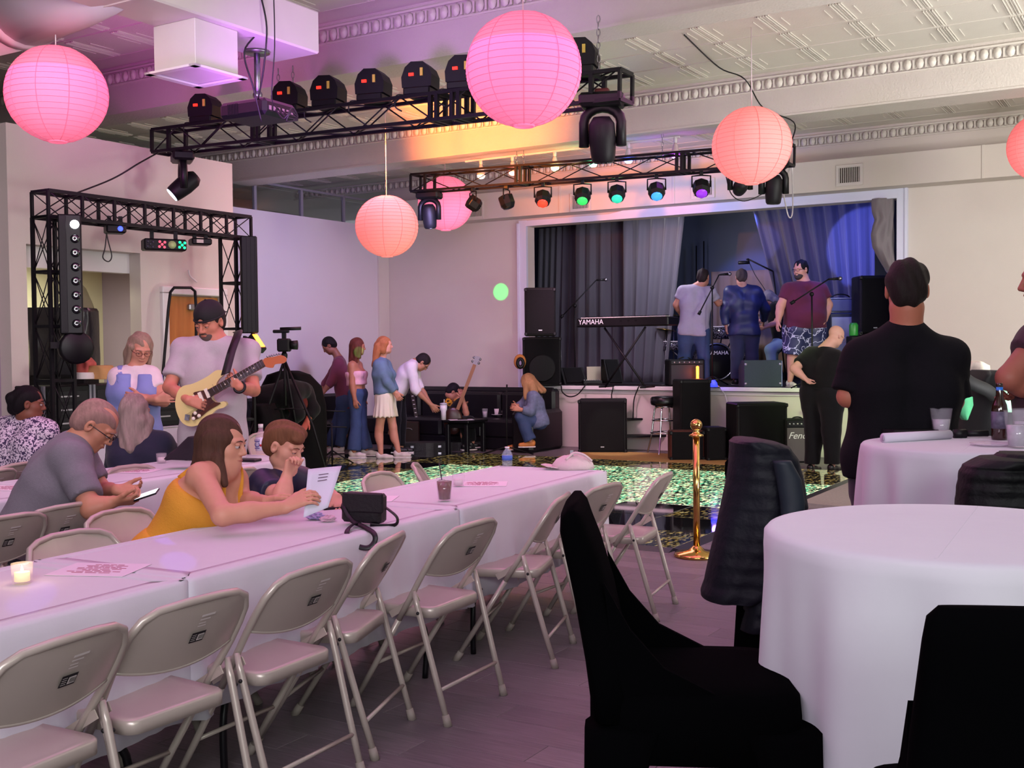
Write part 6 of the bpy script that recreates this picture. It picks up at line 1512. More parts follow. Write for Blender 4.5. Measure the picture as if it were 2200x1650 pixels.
# 2 boy
pb, ib = person('boy in a dark football jersey resting his chin on his fist', 5.45, (611, 958, 0), 112, 22, 0, .97,
    sh=((660, 1040, .17), (566, 1040, -.10)), el=((698, 1066, .05), (606, 1074, -.38)), wr=((722, 1070, -.15), (616, 1024, -.30)), hip=(590, 1165, .25),
    kn=((660, 1190, .05), (640, 1200, -.3)), an=((660, 1330, .1), (640, 1330, -.2)), b=.84, nkr=.85, jw=.88, skinc='c8937c', hair='boy', hairc='6a4630',
    top=dict(m=mat('jersey_navy', '161b38', .5, noise=.3, nscale=25), sleeve=.6, inf=.020), bottom=dict(m=M_navy), lids=1, hands=(dict(fd=[.3, -.6, -.35], pn=[0, 0, -1], curl=.3, sc=.85), dict(fd=[.25, .1, 1], pn=[.8, -.4, .1], curl=1.35, sc=.85)))
ST = mat('stripe_white', 'e0dce8', .6)
for k in range(3):
    x_ = 559+k*8.5; MB().tube([at(x_+2, 1019+k*2, 5.295), at(x_, 1031+k*2, 5.258), at(x_-1+k, 1046+k*2, 5.250)], .0062, 6, ST, flat=.5).build('shoulder_stripe', None, pb)
MB().tube([V(ib['C']+ib['Tn']*.048+(ib['sv']*cos(a*pi/10)+ib['front']*sin(a*pi/10))*.068) for a in range(20)], .005, 6, ST, closed=True).build('collar', None, pb)
# 3 man with phone
pg, ig = person('older balding man in a grey short sleeved shirt looking down at his phone', 5.6, (205, 914, 0), 84, 40, 0, 1.06,
    sh=((160, 968, .20), (150, 985, -.18)), el=((222, 1058, .15), (196, 1094, -.28)), wr=((250, 1053, .02), (243, 1078, -.26)), hip=(66, 1145, 0),
    kn=((185, 1165, .15), (190, 1180, -.2)), an=((190, 1310, .15), (190, 1330, -.2)), b=1.22, belly=.05, skinc='b67c64', lids=1, hair='buzz', hairc='8c6c66',
    top=dict(m=mat('grey_chambray', '716c76', .85, noise=.12, nscale=90, bump=.3, bscale=250), sleeve=.78, inf=.026, wr=.006, hem=-.15), bottom=dict(m=M_navy),
    hands=(dict(fd=[1, -.15, -.05], pn=[0, -.6, .7], curl=.6), dict(fd=[1, .15, .05], pn=[0, .5, .8], curl=.9)), glasses=mat('glasses_black', '0e0d10', .3))
Cc = ig['C']; MB().tube([V(Cc+ig['Tn']*.055+(ig['sv']*cos(a*pi/10)+ig['front']*sin(a*pi/10))*.082) for a in range(20)], .016, 8, mat('grey_chambray', '', .85), closed=True, flat=.5).build('collar', None, pg)
ph = MB(); w_ = V(ig['W'][1])+V((.13, .05, .02)); M_ = Matrix.Rotation(radians(12), 3, 'Y') @ Matrix.Rotation(radians(-20), 3, 'X')
ph.box(w_, (.15, .075, .009), M=Matrix.Rotation(radians(-18), 3, 'Y') @ Matrix.Rotation(radians(12), 3, 'X'), bev=.004, m=M_blk2); o = ph.build('phone'); tag(o, 'black phone with a lit white screen held by the man in the grey shirt', 'phone')
MB().box(w_+(Matrix.Rotation(radians(-18), 3, 'Y') @ Matrix.Rotation(radians(12), 3, 'X'))@V((0, 0, .0052)), (.14, .066, .001), M=Matrix.Rotation(radians(-18), 3, 'Y') @ Matrix.Rotation(radians(12), 3, 'X')).build('screen', mat('screen_white', 'ffffff', .3, emit='e8ecff', estr=1.6), o)
# 4 patterned blouse
Mp = bpy.data.materials.new('patterned_blouse'); Mp.use_nodes = True; N = Mp.node_tree.nodes; Lk = Mp.node_tree.links
vn = N.new('ShaderNodeTexNoise'); vn.inputs['Scale'].default_value = 66; vn.inputs['Distortion'].default_value = .8; tc = N.new('ShaderNodeTexCoord'); Lk.new(tc.outputs['Object'], vn.inputs['Vector'])
cr = N.new('ShaderNodeValToRGB'); cr.color_ramp.elements[0].position = .47; cr.color_ramp.elements[0].color = (*lin('3a2a52'), 1); cr.color_ramp.elements[1].position = .50; cr.color_ramp.elements[1].color = (*lin('ddd0e0'), 1)
Lk.new(vn.outputs['Fac'], cr.inputs[0]); Lk.new(cr.outputs[0], N['Principled BSDF'].inputs['Base Color']); N['Principled BSDF'].inputs['Roughness'].default_value = .8
person('woman with dark hair in a bun and a white and purple patterned blouse', 8.2, (62, 868, 0), 70, 5, 0, 1.05, sh=((12, 918, .1), (100, 925, -.05)), el=((-20, 985, .1), (125, 985, .1)), wr=((20, 1010, .3), (150, 985, .4)),
    hip=(48, 1030, 0), kn=((70, 1050, .4), (100, 1050, .35)), an=((70, 1190, .4), (100, 1190, .35)), b=1.2, skinc='7a4a38', hair='bun', hairc='120e12', top=dict(m=Mp, sleeve=.7, inf=.02), bottom=dict(m=M_blkf))
# 5 gray hair woman
person('woman with long grey hair and a dark top seated with her back turned', 7.85, (291, 886, 0), 25, 5, 0, 1.05, sh=((256, 955, .0), (348, 950, -.0)), el=((240, 1010, .1), (378, 985, .15)), wr=((262, 1030, .3), (400, 992, .2)),
    hip=(296, 1060, -.1), kn=((290, 1060, .2), (330, 1060, .2)), an=((290, 1200, .2), (330, 1200, .2)), b=1.05, skinc='c08a74', hair='long', hairc='94827c', top=dict(m=M_navy, sleeve=.9, inf=.018), bottom=dict(m=M_blkf),
    longlocks=(((262, 905, 0), (252, 962, -.05), .05, .03), ((285, 905, -.05), (280, 966, -.12), .06, .035), ((318, 905, 0), (310, 950, -.08), .045, .03)))
# 6 standing woman
person('standing woman with shoulder length ash blonde hair, glasses and a blue vest, arms folded', 8.5, (301, 750, 0), 148, 24, 4, 1.0, sh=((326, 806, .03), (254, 808, -.03)), el=((352, 862, -.05), (272, 856, -.12)), wr=((306, 856, -.24), (336, 858, -.26)),
    hip=(290, 925, 0), kn=((312, 1045, 0), (285, 1045, 0)), an=((312, 1165, 0), (285, 1165, 0)), b=.93, bust=.9, jw=.9, nkr=.85, skinc='c48a72', hair='bob', hairc='8f7a68', lids=1, top=dict(m=cl('white', 'dccfd4'), sleeve=.5, inf=.014, vest=mat('vest_blue', '7d8ac2', .8, noise=.06, nscale=20), hem=-.12),
    bottom=dict(m=M_jean), shoes=M_shoew, glasses=mat('glasses_brown', '5a3024', .3), hands=(dict(fd=[-1, 0, .1], pn=[0, 1, 0], curl=.5), dict(fd=[1, 0, .1], pn=[0, 1, 0], curl=.5)))
# 7 guitarist
pm_, im = person('bearded man in a backwards black cap and grey tee playing the cream electric guitar', 7.7, (450, 692, 0), 200, 22, 0, 1.12, sh=((533, 752, .03), (393, 752, .0)), el=((545, 838, -.12), (364, 832, -.12)), wr=((515, 832, -.36), (404, 860, -.36)),
    hip=(458, 930, .05), kn=((490, 1060, 0), (432, 1060, 0)), an=((495, 1180, 0), (428, 1180, 0)), b=1.13, belly=.03, skinc='b87860', lids=1, hair='buzz', hairc='2c2220', beard='4a3c38', cap=mat('black_cap', '121114', .8), top=dict(m=mat('light_grey_tee', 'a9a2a8', .85, noise=.06, nscale=30, bump=.2, bscale=200), sleeve=.72, inf=.022, wr=.006, hem=-.30),
    bottom=dict(m=mat('khaki_shorts', '6e5a50', .8), len=.55), shoes=M_shoeb, hands=(dict(fd=[-.75, .1, .55], pn=[-.3, .8, .3], curl=.95), dict(fd=[.85, .0, -.25], pn=[0, 1, -.2], curl=.8)))
def gp_(x, y, Y=7.36): return at(220+x/5.157, 620+y/5.157, Y)
gu = thing('electric_guitar', 'cream electric guitar with tortoiseshell pickguard held by the man in the black cap', 'guitar', gp_(1050, 1250))
def gprism(pts, Y, th, m, nm, par=None):
    P = [gp_(x, y, Y) for x, y in pts]; o = P[0]; loc = [((p-o).x, (p-o).z) for p in P]
    return MB().prism(loc, o, (1, 0, 0), (0, 0, 1), (0, th, 0), m).build(nm, None, par or gu)
def smooth_poly(pts, n=4): return [(p.x, p.y) for p in bez([V((x, y, 0)) for x, y in pts+[pts[0]]], n)[:-1]]
body_px = [(1325, 905), (1255, 908), (1160, 975), (1010, 1050), (890, 1082), (830, 1150), (806, 1280), (838, 1410), (895, 1495), (985, 1528), (1085, 1500), (1180, 1425), (1262, 1345), (1345, 1318), (1375, 1280), (1345, 1250), (1270, 1262), (1225, 1225), (1222, 1180), (1275, 1145), (1290, 1110), (1262, 1060), (1295, 1000), (1345, 950)]
gprism(smooth_poly(body_px), 7.36, .045, mat('cream_lacquer', 'd6c384', .22, coat=.6), 'guitar_body')
gprism(smooth_poly([(1215, 1060), (1225, 1100), (1100, 1130), (1005, 1158), (1060, 1225), (1065, 1330), (995, 1385), (1003, 1455), (1080, 1430), (1180, 1350), (1310, 1272), (1252, 1258), (1205, 1205), (1240, 1110)], 3), 7.352, .006, mat('tortoiseshell', '4c2218', .25, noise=.6, nscale=40, coat=.5), 'pickguard')
for (x, y) in ((1160, 1160), (1090, 1200), (1020, 1235)): MB().beam(gp_(x-20, y-50, 7.343), gp_(x+22, y+48, 7.343), .022, .012, mat('pickup_cream', 'e0d6c4', .4), up=(0, 1, 0)).build('pickup', None, gu)
for (x, y) in ((1028, 1380), (1008, 1440), (1070, 1410)): MB().ell(gp_(x, y, 7.34), .013, 10, mat('pickup_cream', '', .4)).build('knob', None, gu)
MB().beam(gp_(945, 1395, 7.345), gp_(935, 1460, 7.345), .03, .012, M_steel, up=(0, 1, 0)).build('bridge', None, gu)
nA, nB = gp_(1190, 1160, 7.35), gp_(1790, 822, 7.35); MB().beam(nA, nB, .052, .022, mat('maple_neck', 'a8643a', .35), up=(0, 1, 0)).build('neck', None, gu)
MB().beam(nA+V((0, -.013, 0)), nB+V((0, -.013, 0)), .05, .006, mat('rosewood', '2a1510', .4), up=(0, 1, 0)).build('fretboard', None, gu)
nd = (nB-nA); sdv = V((-nd.z, 0, nd.x)).normalized()
for k in range(17):
    q = nA+nd*(1-.5**((17-k)/12*.9))/(1-.5**(17/12*.9)) if False else nA+nd*(k/17)**.85; MB().tube([q-sdv*.024+V((0, -.017, 0)), q+sdv*.024+V((0, -.017, 0))], .0016, 4, M_steel).build('fret', None, gu)
for k in (3, 5, 7, 9, 12): q = nA+nd*(1-k/17); MB().ell(q+V((0, -.017, 0)), .005, 8, mat('pickup_cream', '', .4)).build('inlay', None, gu)
gprism(smooth_poly([(1782, 790), (1808, 768), (1900, 755), (1975, 738), (2030, 765), (2035, 800), (2000, 828), (1910, 840), (1885, 878), (1810, 868), (1795, 850)], 3), 7.345, .018, mat('maple_head', 'b05a30', .35), 'headstock')
for k in range(6): a = gp_(1830+k*27, 772-k*6, 7.345); MB().ell(a+V((0, 0, .012)), .008, 8, M_steel).build('tuner', None, gu)
for k in range(6):
    o_ = sdv*(k-2.5)*.0075; MB().tube([gp_(940, 1430, 7.335)+o_, nB+V((0, -.02, 0))+o_*.8], .0009, 3, M_steel).build('string', None, gu)
sp_ = MB(); stp = [gp_(1365, 945, 7.33), gp_(1390, 850, 7.36), gp_(1430, 700, 7.42), gp_(1480, 560, 7.50), gp_(1505, 485, 7.66), gp_(1490, 470, 7.85)]
rows = [[p-V((.030, 0, 0))-V((0, 0, .01)), p+V((.030, 0, 0))+V((0, 0, .01))] for p in bez(stp, 5)]; sp_.grid(rows, mat('black_leather', '141013', .5)); o = sp_.build('strap', None, gu); solid(o, .005)
MB().tube([V(im['W'][0])+V((.0+.034*cos(a*pi/8), .03*sin(a*pi/8)*.5, .034*sin(a*pi/8))) for a in range(16)], .010, 6, M_blk2, closed=True).build('wristwatch', None, pm_)
# 8-14 far left group
M_mar = cl('maroon_shirt', '6c3044')
person('boy in a maroon shirt and jeans looking down at his hands', 16.1, (707, 743, 0), 262, 38, 0, 1.0, sh=((727, 780, -.12), (730, 778, .14)), el=((712, 820, -.2), (700, 825, .1)), wr=((692, 846, -.25), (690, 848, 0)), hip=(742, 862, 0),
    kn=((738, 912, -.08), (725, 912, .1)), an=((730, 960, -.08), (705, 958, .12)), b=.95, skinc='8c5c48', hair='short', hairc='161214', top=dict(m=M_mar, sleeve=1.4, inf=.02), bottom=dict(m=M_jean, inf=.03), shoes=M_shoew, face=False)
gt_, ig9 = person('girl with long auburn hair in a pink strapless top and jeans', 15.3, (769, 745, 0), 72, 5, 0, .98, sh=((770, 784, .14), (756, 785, -.12)), el=((775, 822, .15), (757, 826, -.16)), wr=((780, 856, .1), (762, 858, -.18)), hip=(768, 846, 0),
    kn=((778, 910, .08), (766, 912, -.08)), an=((786, 966, .1), (760, 970, -.1)), b=.88, bust=.8, skinc='a56a50', hair='long', hairc='5a2a20', top=dict(m=mat('pink_tube_top', 'd8a0ac', .8, noise=.2, nscale=30), sleeve=0, topcut=.78, hem=.30, name='tube_top'), bottom=dict(m=M_jean, inf=.016, flare=.035), shoes=M_shoew, face=False)
person('girl with a strawberry blonde ponytail in a denim jacket and white skirt', 15.15, (827, 742, 0), 75, 0, 0, .98, sh=((826, 783, .14), (815, 785, -.12)), el=((838, 818, .15), (832, 822, -.16)), wr=((850, 842, .1), (848, 843, -.14)), hip=(828, 852, 0),
    kn=((844, 918, .06), (815, 920, -.05)), an=((856, 970, .06), (818, 974, -.05)), b=.92, bust=.8, skinc='c88a74', hair='pony', hairc='a0603a', top=dict(m=mat('denim_jacket', '5d7288', .8, noise=.2, nscale=20), sleeve=1.9, inf=.026, hem=.08, name='denim_jacket', wr=.008), bottom=dict(m=mat('cream_skirt', 'ddd2bc', .8), skirt=.27), shoes=M_shoew, face=False,
    longlocks=(((812, 745, -.05), (804, 785, -.08), .06, .035),))
person('boy in a white shirt bending down over the coffee table', 15.75, (908, 779, 0), 88, 55, 0, 1.0, sh=((888, 786, .17), (884, 788, -.15)), el=((900, 828, .15), (892, 836, -.18)), wr=((925, 868, .05), (926, 870, -.15)), hip=(852, 838, .05),
    kn=((862, 900, .1), (850, 902, -.1)), an=((862, 960, .1), (850, 960, -.1)), b=.95, skinc='a8745c', hair='short', hairc='1c1416', top=dict(m=cl('white_shirt', 'd8ccd4'), sleeve=1.25, inf=.026, wr=.008), bottom=dict(m=M_blkf), shoes=M_shoeb, face=False, glasses=mat('glasses_black', '', .3))
person('dark haired person sunk in the couch holding a bass guitar upright', 16.6, (973, 842, 0), 80, 45, 0, 1.0, sh=((978, 868, .15), (990, 872, -.1)), el=((1000, 880, .1), (1002, 888, -.2)), wr=((1000, 872, .0), (994, 856, -.22)), hip=(975, 905, .0),
    kn=((1010, 905, -.3), (1000, 915, -.35)), an=((1015, 950, -.3), (1000, 955, -.35)), b=.95, skinc='b07862', hair='short', hairc='16101a', top=dict(m=M_blkf, sleeve=.7, inf=.02), bottom=dict(m=M_blkf), shoes=M_shoeb, face=False)
bs = thing('bass_guitar', 'bass guitar held upright by the person on the couch', 'guitar', at(980, 890, 16.3)); bA, bB = at(983, 880, 16.3), at(1020, 783, 16.3)
MB().beam(bA, bB, .05, .03, mat('walnut_neck', '8a5a3a', .4), up=(0, 1, 0)).build('neck', None, bs)
MB().ell(bA-(bB-bA)*.25, (.14, .03, .2), 16, mat('bass_body', '3a1c14', .3)).build('guitar_body', None, bs)
MB().beam(bB, bB+(bB-bA).normalized()*.13, .075, .02, mat('bass_head', '8c8890', .4), up=(0, 1, 0)).build('headstock', None, bs)
for k in range(4): MB().ell(bB+(bB-bA).normalized()*(.02+k*.03)+V(((-1)**k*.05, 0, 0)), .02, 8, M_steel).build('tuner', None, bs)
person('woman with wavy blonde hair in a denim jacket sitting on the couch looking down', 16.0, (1135, 822, 0), 255, 45, 0, 1.0, sh=((1146, 852, -.14), (1140, 850, .16)), el=((1140, 884, -.2), (1122, 872, .1)), wr=((1118, 880, -.22), (1110, 872, .0)), hip=(1158, 905, 0),
    kn=((1118, 895, -.15), (1128, 893, .12)), an=((1140, 948, -.15), (1112, 954, .1)), b=.95, bust=.8, skinc='b67c66', hair='long', hairc='94704e', top=dict(m=mat('denim_floral', '5c6680', .8, noise=.5, nscale=26), sleeve=1.8, inf=.028, name='denim_jacket'), bottom=dict(m=M_jean, inf=.02, flare=.03), shoes=mat('orange_wedge', 'c07838', .5), face=False,
    longlocks=(((1140, 825, -.05), (1152, 862, -.1), .08, .05), ((1128, 825, -.05), (1130, 855, -.1), .05, .03)))
person('person in black crouching over with head lowered behind the camera tripod', 12.4, (640, 872, 0), 120, 70, 0, 1.0, sh=((655, 840, .15), (628, 842, -.18)), el=((672, 880, .1), (640, 890, -.25)), wr=((660, 905, .0), (622, 912, -.25)), hip=(580, 858, 0),
    kn=((620, 925, .1), (600, 935, -.15)), an=((590, 990, .1), (575, 1000, -.15)), b=1.15, skinc='b0604c', hair='short', hairc='5a201c', top=dict(m=M_blkf, sleeve=1.7, inf=.03), bottom=dict(m=M_blkf, inf=.03), shoes=M_shoeb, face=False)
# 15-18 on the stage
person('man in a heather grey tee and jeans standing on stage with his back turned', 16.3, (1511, 596, 0), 30, 5, 0, 1.06, sh=((1467, 625, .02), (1527, 628, 0)), el=((1452, 655, .05), (1543, 652, .1)), wr=((1463, 676, .2), (1556, 648, .3)), hip=(1490, 712, 0),
    kn=((1470, 768, .05), (1512, 768, 0)), an=((1462, 818, .05), (1515, 818, 0)), b=1.12, skinc='b07864', hair='buzz', hairc='241a1a', beard='3a2620', top=dict(m=cl('heather', '9c94a4'), sleeve=.6, inf=.022, hem=-.12), bottom=dict(m=M_jean, inf=.022), shoes=M_shoeb, face=False, base=onz(1490, 829, SZ))
person('man in a navy jacket and trousers standing on stage facing away', 16.45, (1593, 596, 0), 5, 8, 0, 1.04, sh=((1569, 628, 0), (1624, 628, 0)), el=((1557, 668, 0), (1644, 662, .1)), wr=((1560, 700, .0), (1640, 690, .3)), hip=(1599, 712, 0),
    kn=((1583, 765, 0), (1616, 765, 0)), an=((1580, 816, 0), (1620, 816, 0)), b=1.08, skinc='b08070', hair='buzz', hairc='3a3030', top=dict(m=mat('navy_satin', '262c54', .45, noise=.1, nscale=10), sleeve=1.92, inf=.034, hem=-.10, name='jacket', wr=.010), bottom=dict(m=cl('navy_trousers', '262c48'), inf=.028), shoes=M_shoeb, face=False, base=onz(1598, 827, SZ))
Msh = bpy.data.materials.new('branch_print_shorts'); Msh.use_nodes = True; N = Msh.node_tree.nodes; Lk = Msh.node_tree.links
vo = N.new('ShaderNodeTexVoronoi'); vo.feature = 'DISTANCE_TO_EDGE'; vo.inputs['Scale'].default_value = 9; nz_ = N.new('ShaderNodeTexNoise'); nz_.inputs['Scale'].default_value = 7; mx_ = N.new('ShaderNodeMix'); mx_.data_type = 'RGBA'; mx_.inputs['Factor'].default_value = .25
tc = N.new('ShaderNodeTexCoord'); Lk.new(tc.outputs['Object'], nz_.inputs['Vector']); Lk.new(tc.outputs['Object'], mx_.inputs['A']); Lk.new(nz_.outputs['Color'], mx_.inputs['B']); Lk.new(mx_.outputs['Result'], vo.inputs['Vector'])
cr = N.new('ShaderNodeValToRGB'); cr.color_ramp.elements[0].position = .03; cr.color_ramp.elements[0].color = (*lin('c8c8e8'), 1); cr.color_ramp.elements[1].position = .055; cr.color_ramp.elements[1].color = (*lin('2c3058'), 1)
Lk.new(vo.outputs['Distance'], cr.inputs[0]); Lk.new(cr.outputs[0], N['Principled BSDF'].inputs['Base Color'])
person('large bearded man in a maroon tee and patterned shorts on stage', 15.45, (1720, 580, 0), 228, 5, 0, 1.1, sh=((1763, 622, .05), (1694, 622, -.05)), el=((1780, 655, .05), (1677, 658, -.08)), wr=((1772, 688, -.05), (1672, 690, -.15)), hip=(1729, 708, 0),
    kn=((1748, 772, 0), (1703, 774, 0)), an=((1742, 819, 0), (1697, 819, 0)), b=1.5, belly=.09, skinc='c89080', hair='short', hairc='141014', beard='33282c', top=dict(m=cl('maroon_tee', '5a1a3a'), sleeve=.62, inf=.022, hem=.02), bottom=dict(m=Msh, len=.40, inf=.03), shoes=M_shoew, face=True, glasses=mat('glasses_black', '', .3), base=onz(1722, 832, SZ))
person('drummer with grey hair leaning over the drums at the back of the stage', 17.0, (1652, 642, 0), 260, 55, 0, 1.0, sh=((1664, 662, -.15), (1668, 656, .15)), el=((1672, 692, -.2), (1650, 680, .1)), wr=((1640, 704, -.2), (1632, 690, .1)), hip=(1680, 735, 0),
    kn=((1655, 752, -.2), (1660, 755, .15)), an=((1660, 805, -.2), (1665, 805, .15)), b=1.0, skinc='c08878', hair='long', hairc='7c7478', top=dict(m=M_blkf, sleeve=.7, inf=.02), bottom=dict(m=mat('pale_jeans', '7f98a8', .8), inf=.02), shoes=M_shoeb, face=False, base=RM(toroom(at(1680, 735, 17))[0], 17.2, SZ))
# 19 bald man
person('bald man in black with one hand on his hip beside the stage', 13.3, (1796, 723, 0), 62, 32, 0, 1.05, sh=((1744, 762, .12), (1795, 770, -.14)), el=((1706, 792, .0), (1835, 815, -.1)), wr=((1728, 812, -.1), (1830, 850, .2)), hip=(1768, 842, 0),
    kn=((1750, 925, .1), (1786, 925, -.1)), an=((1744, 1000, .1), (1788, 1000, -.1)), b=1.32, belly=.08, skinc='c89888', hair=None, top=dict(m=M_blkf, sleeve=.72, inf=.028, hem=.12), bottom=dict(m=cl('black_trousers', '0f0f13', spec=.2), inf=.045, waist=.22), shoes=M_shoeb, face=False, glasses=mat('gold_wire', 'a08860', .3, .8))
# 20 big man
Mbt = mat('black_patterned_tee', '0c0b10', .9, spec=.2, noise=.12, nscale=40, bump=.25, bscale=240)
pbm, ibm = person('tall man in a black tee seen from behind next to the round table of drinks', 5.40, (1948, 624, 0), 14, 3, 0, 1.18, sh=((1852, 766, .02), (2036, 768, -.02)), el=((1822, 852, .0), (2046, 862, .0)), wr=((1905, 866, .36), (1990, 868, .36)), hip=(1935, 985, 0),
    kn=((1872, 1170, 0), (1975, 1170, 0)), an=((1862, 1370, 0), (1980, 1370, 0)), b=1.30, belly=.02, nb=.125, skinc='a86850', hair='short', hairc='1c1412', top=dict(m=Mbt, sleeve=.92, inf=.030, hem=-.20, wr=.006), bottom=dict(m=cl('dark_purple_trousers', '2a2030'), inf=.014), shoes=M_shoeb, face=False)
MB().tube([V(ibm['C']+ibm['Tn']*.060+(ibm['sv']*cos(a*pi/12)+ibm['front']*sin(a*pi/12))*.083) for a in range(24)], .009, 8, Mbt, closed=True).build('collar', None, pbm)
# 21 man at the right edge
person('man with folded arms in a dark maroon shirt at the right edge', 5.3, (2252, 600, 0), 282, 5, 0, 1.2, sh=((2232, 736, -.14), (2300, 730, .16)), el=((2166, 812, -.18), (2230, 830, .2)), wr=((2235, 852, -.10), (2190, 846, .0)), hip=(2275, 960, 0),
    kn=((2262, 1150, -.1), (2290, 1150, .1)), an=((2262, 1360, -.1), (2290, 1360, .1)), b=1.35, skinc='9c5c4c', hair='buzz', hairc='4a4240', top=dict(m=cl('dark_maroon', '3c1c2c'), sleeve=.35, inf=.024, hem=-.2), bottom=dict(m=M_jean), shoes=M_shoeb, face=False)
# ================================================================== SMALL THINGS
def tbl(px, py, z=TH): return onz(px, py, z)+V((0, 0, .004))
M_paper = mat('paper', 'dcd4dc', .7); M_ink = mat('print_red', '9a4a5c', .7); M_ink2 = mat('print_dark', '5a4a58', .7)
def printed_sheet(label, px, py, w, h, rz, z=TH, rows=8, seed=1):
    p = tbl(px, py, z); R3 = Matrix.Rotation(rz, 3, 'Z'); t = MB().box(p, (w, h, .0012), rz=rz).build('paper_sheet', M_paper); tag(t, label, 'paper', 'printed sheets on the tables')
    rng = random.Random(seed); b = MB()
    for k in range(rows):
        ww = w*rng.uniform(.35, .75) if k else w*.4; x = 0; y = h*.36-k*h*.09
        n = rng.randint(3, 6); 
        for j in range(n): b.box(p+R3@V((-ww/2+ww*(j+.5)/n, y, .001)), (ww/n*.8, h*.03, .0006), rz=rz)
    b.build('printed_lines', M_ink if seed % 2 else M_ink2, t)['kind'] = 'stuff'; return t
aT = math.atan2(DX.y, DX.x)
printed_sheet('printed programme sheet beside the lit votive at the left', 213, 1226, .28, .216, aT-pi/2+.35, seed=1)
printed_sheet('printed programme sheet behind the black handbag', 790, 1073, .28, .216, aT-pi/2+.4, seed=3)
printed_sheet('printed programme sheet right of the iced drink', 1035, 1041, .28, .216, aT-pi/2+.45, seed=5)
printed_sheet('printed programme sheet on the second row table behind the man in grey', 290, 1013, .28, .216, aT-pi/2+.3, seed=7)
printed_sheet('printed programme sheet on the second row table at the left edge', 12, 1050, .28, .216, aT-pi/2+.3, seed=9)
def votive(label, px, py, lit=False):
    t = thing('votive_candle', label, 'candle', tbl(px, py), 0, 'glass votives on the tables')
    MB().lathe([(.026, 0), (.031, .004), (.033, .03), (.035, .066), (.033, .066), (.030, .008), (0, .007)], (0, 0, 0), 20, mat('votive_glass', 'e8e0e8', .1, alpha=.14)).build('glass_holder', None, t, world=False)
    MB().lathe([(0, .008), (.024, .008), (.024, .038), (.018, .036), (0, .036)], (0, 0, 0), 18, mat('candle_wax_lit' if lit else 'candle_wax', 'f0dcae' if lit else 'dccad0', .5, emit='ffd890' if lit else None, estr=.7 if lit else 0)).build('candle', None, t, world=False)
    if lit: MB().lathe([(0, .036), (.005, .044), (.003, .053), (0, .060)], (0, 0, 0), 10, mat('flame', 'fff0b0', .4, emit='fff0b0', estr=9)).build('flame', None, t, world=False); light('POINT', 'candle_light', t.location+V((0, 0, .07)), .25, (1, .7, .3), size=.01)
votive('lit votive candle in a glass at the left end of the near table', 48, 1256, True)
votive('unlit votive in a glass right behind the iced drink', 985, 1046)
votive('unlit votive in a glass on the second row table', 347, 996)
votive('unlit votive in a glass by the cherry drink bottle', 520, 990)
def fixcup(label, px, py, h, r, col, fill=.72, z=TH, straw=False, ice=True): return tag(tumblercup('plastic_cup', label, tbl(px, py, z), h, r, fill, col, straw, ice=ice), label, 'cup')
fixcup('iced brown drink with a dark straw in the middle of the near table', 955, 1078, .125, .044, '6a2a18', .78, straw=True)
fixcup('iced brown drink between the boy and the sheet of paper', 638, 1070, .125, .044, '5a2418', .7)
# water bottle
t = thing('water_bottle', 'small clear water bottle with a blue label at the far end of the near table', 'bottle', tbl(1090, 1002)); kb_ = t.location.y/FPX; hB = 41*kb_
MB().lathe([(0, 0), (.03, 0), (.033, .01), (.032, hB*.5), (.033, hB*.62), (.022, hB*.8), (.013, hB*.88), (.013, hB*.93)], (0, 0, 0), 20, mat('bottle_pet', 'c8d8e8', .06, alpha=.22)).build('bottle_body', None, t, world=False)
MB().lathe([(.0335, hB*.30), (.0335, hB*.55)], (0, 0, 0), 20, mat('blue_label', '4468b8', .5)).build('label', None, t, world=False); MB().lathe([(.015, hB*.93), (.015, hB), (0, hB)], (0, 0, 0), 16, M_trim).build('cap', None, t, world=False)
t = thing('soda_bottle', 'clear glass bottle of cherry drink with a white cap behind the boy', 'bottle', tbl(561, 976)); kb_ = t.location.y/FPX; hB = 64*kb_
MB().lathe([(0, 0), (.036, 0), (.038, .01), (.038, hB*.55), (.034, hB*.66), (.018, hB*.78), (.015, hB*.9)], (0, 0, 0), 22, mat('bottle_clear', 'e0c0d0', .06, alpha=.3)).build('bottle_body', None, t, world=False)
MB().lathe([(.0395, hB*.12), (.0395, hB*.55)], (0, 0, 0), 22, mat('white_label', 'dcd8ec', .5)).build('label', None, t, world=False); MB().lathe([(.018, hB*.88), (.018, hB), (0, hB)], (0, 0, 0), 16, M_trim).build('cap', None, t, world=False)
text('ICE', 'label_lettering', (-.016, -.042, hB*.34), .05, mat('navy_ink', '26267c', .5), t, rx=pi/2).rotation_euler = (pi/2, -pi/2, 0)
for s in (-1, 1): MB().ell((.014+s*.008, -.038, hB*.33+s*.008), (.009, .004, .009), 10, mat('cherry_red', 'b01828', .4)).build('printed_cherry', None, t, world=False)
# held sheet of paper
C4 = [at(662, 1008, 4.72), at(734, 1001, 4.80), at(705, 1090, 4.62), at(652, 1112, 4.55)]
rows = []
for j in range(7):
    a, c = C4[0].lerp(C4[3], j/6), C4[1].lerp(C4[2], j/6); rows.append([a.lerp(c, i/6)+V((0, .018*sin(pi*i/6)*sin(pi*j/6+.3), 0)) for i in range(7)])
o = MB().grid(rows, mat('held_paper', 'c8ccd8', .7)).build('paper_sheet'); solid(o, .0006); tag(o, 'white sheet of paper held upright by the woman in yellow', 'paper')
b = MB()
for k in range(3): b.beam(C4[0].lerp(C4[3], .15+.07*k).lerp(C4[1].lerp(C4[2], .15+.07*k), .35)+V((0, -.004, 0)), C4[0].lerp(C4[3], .15+.07*k).lerp(C4[1].lerp(C4[2], .15+.07*k), .65)+V((0, -.004, 0)), .003, .0006, M_ink2, up=(0, 1, 0))
b.build('printed_lines', None, o)
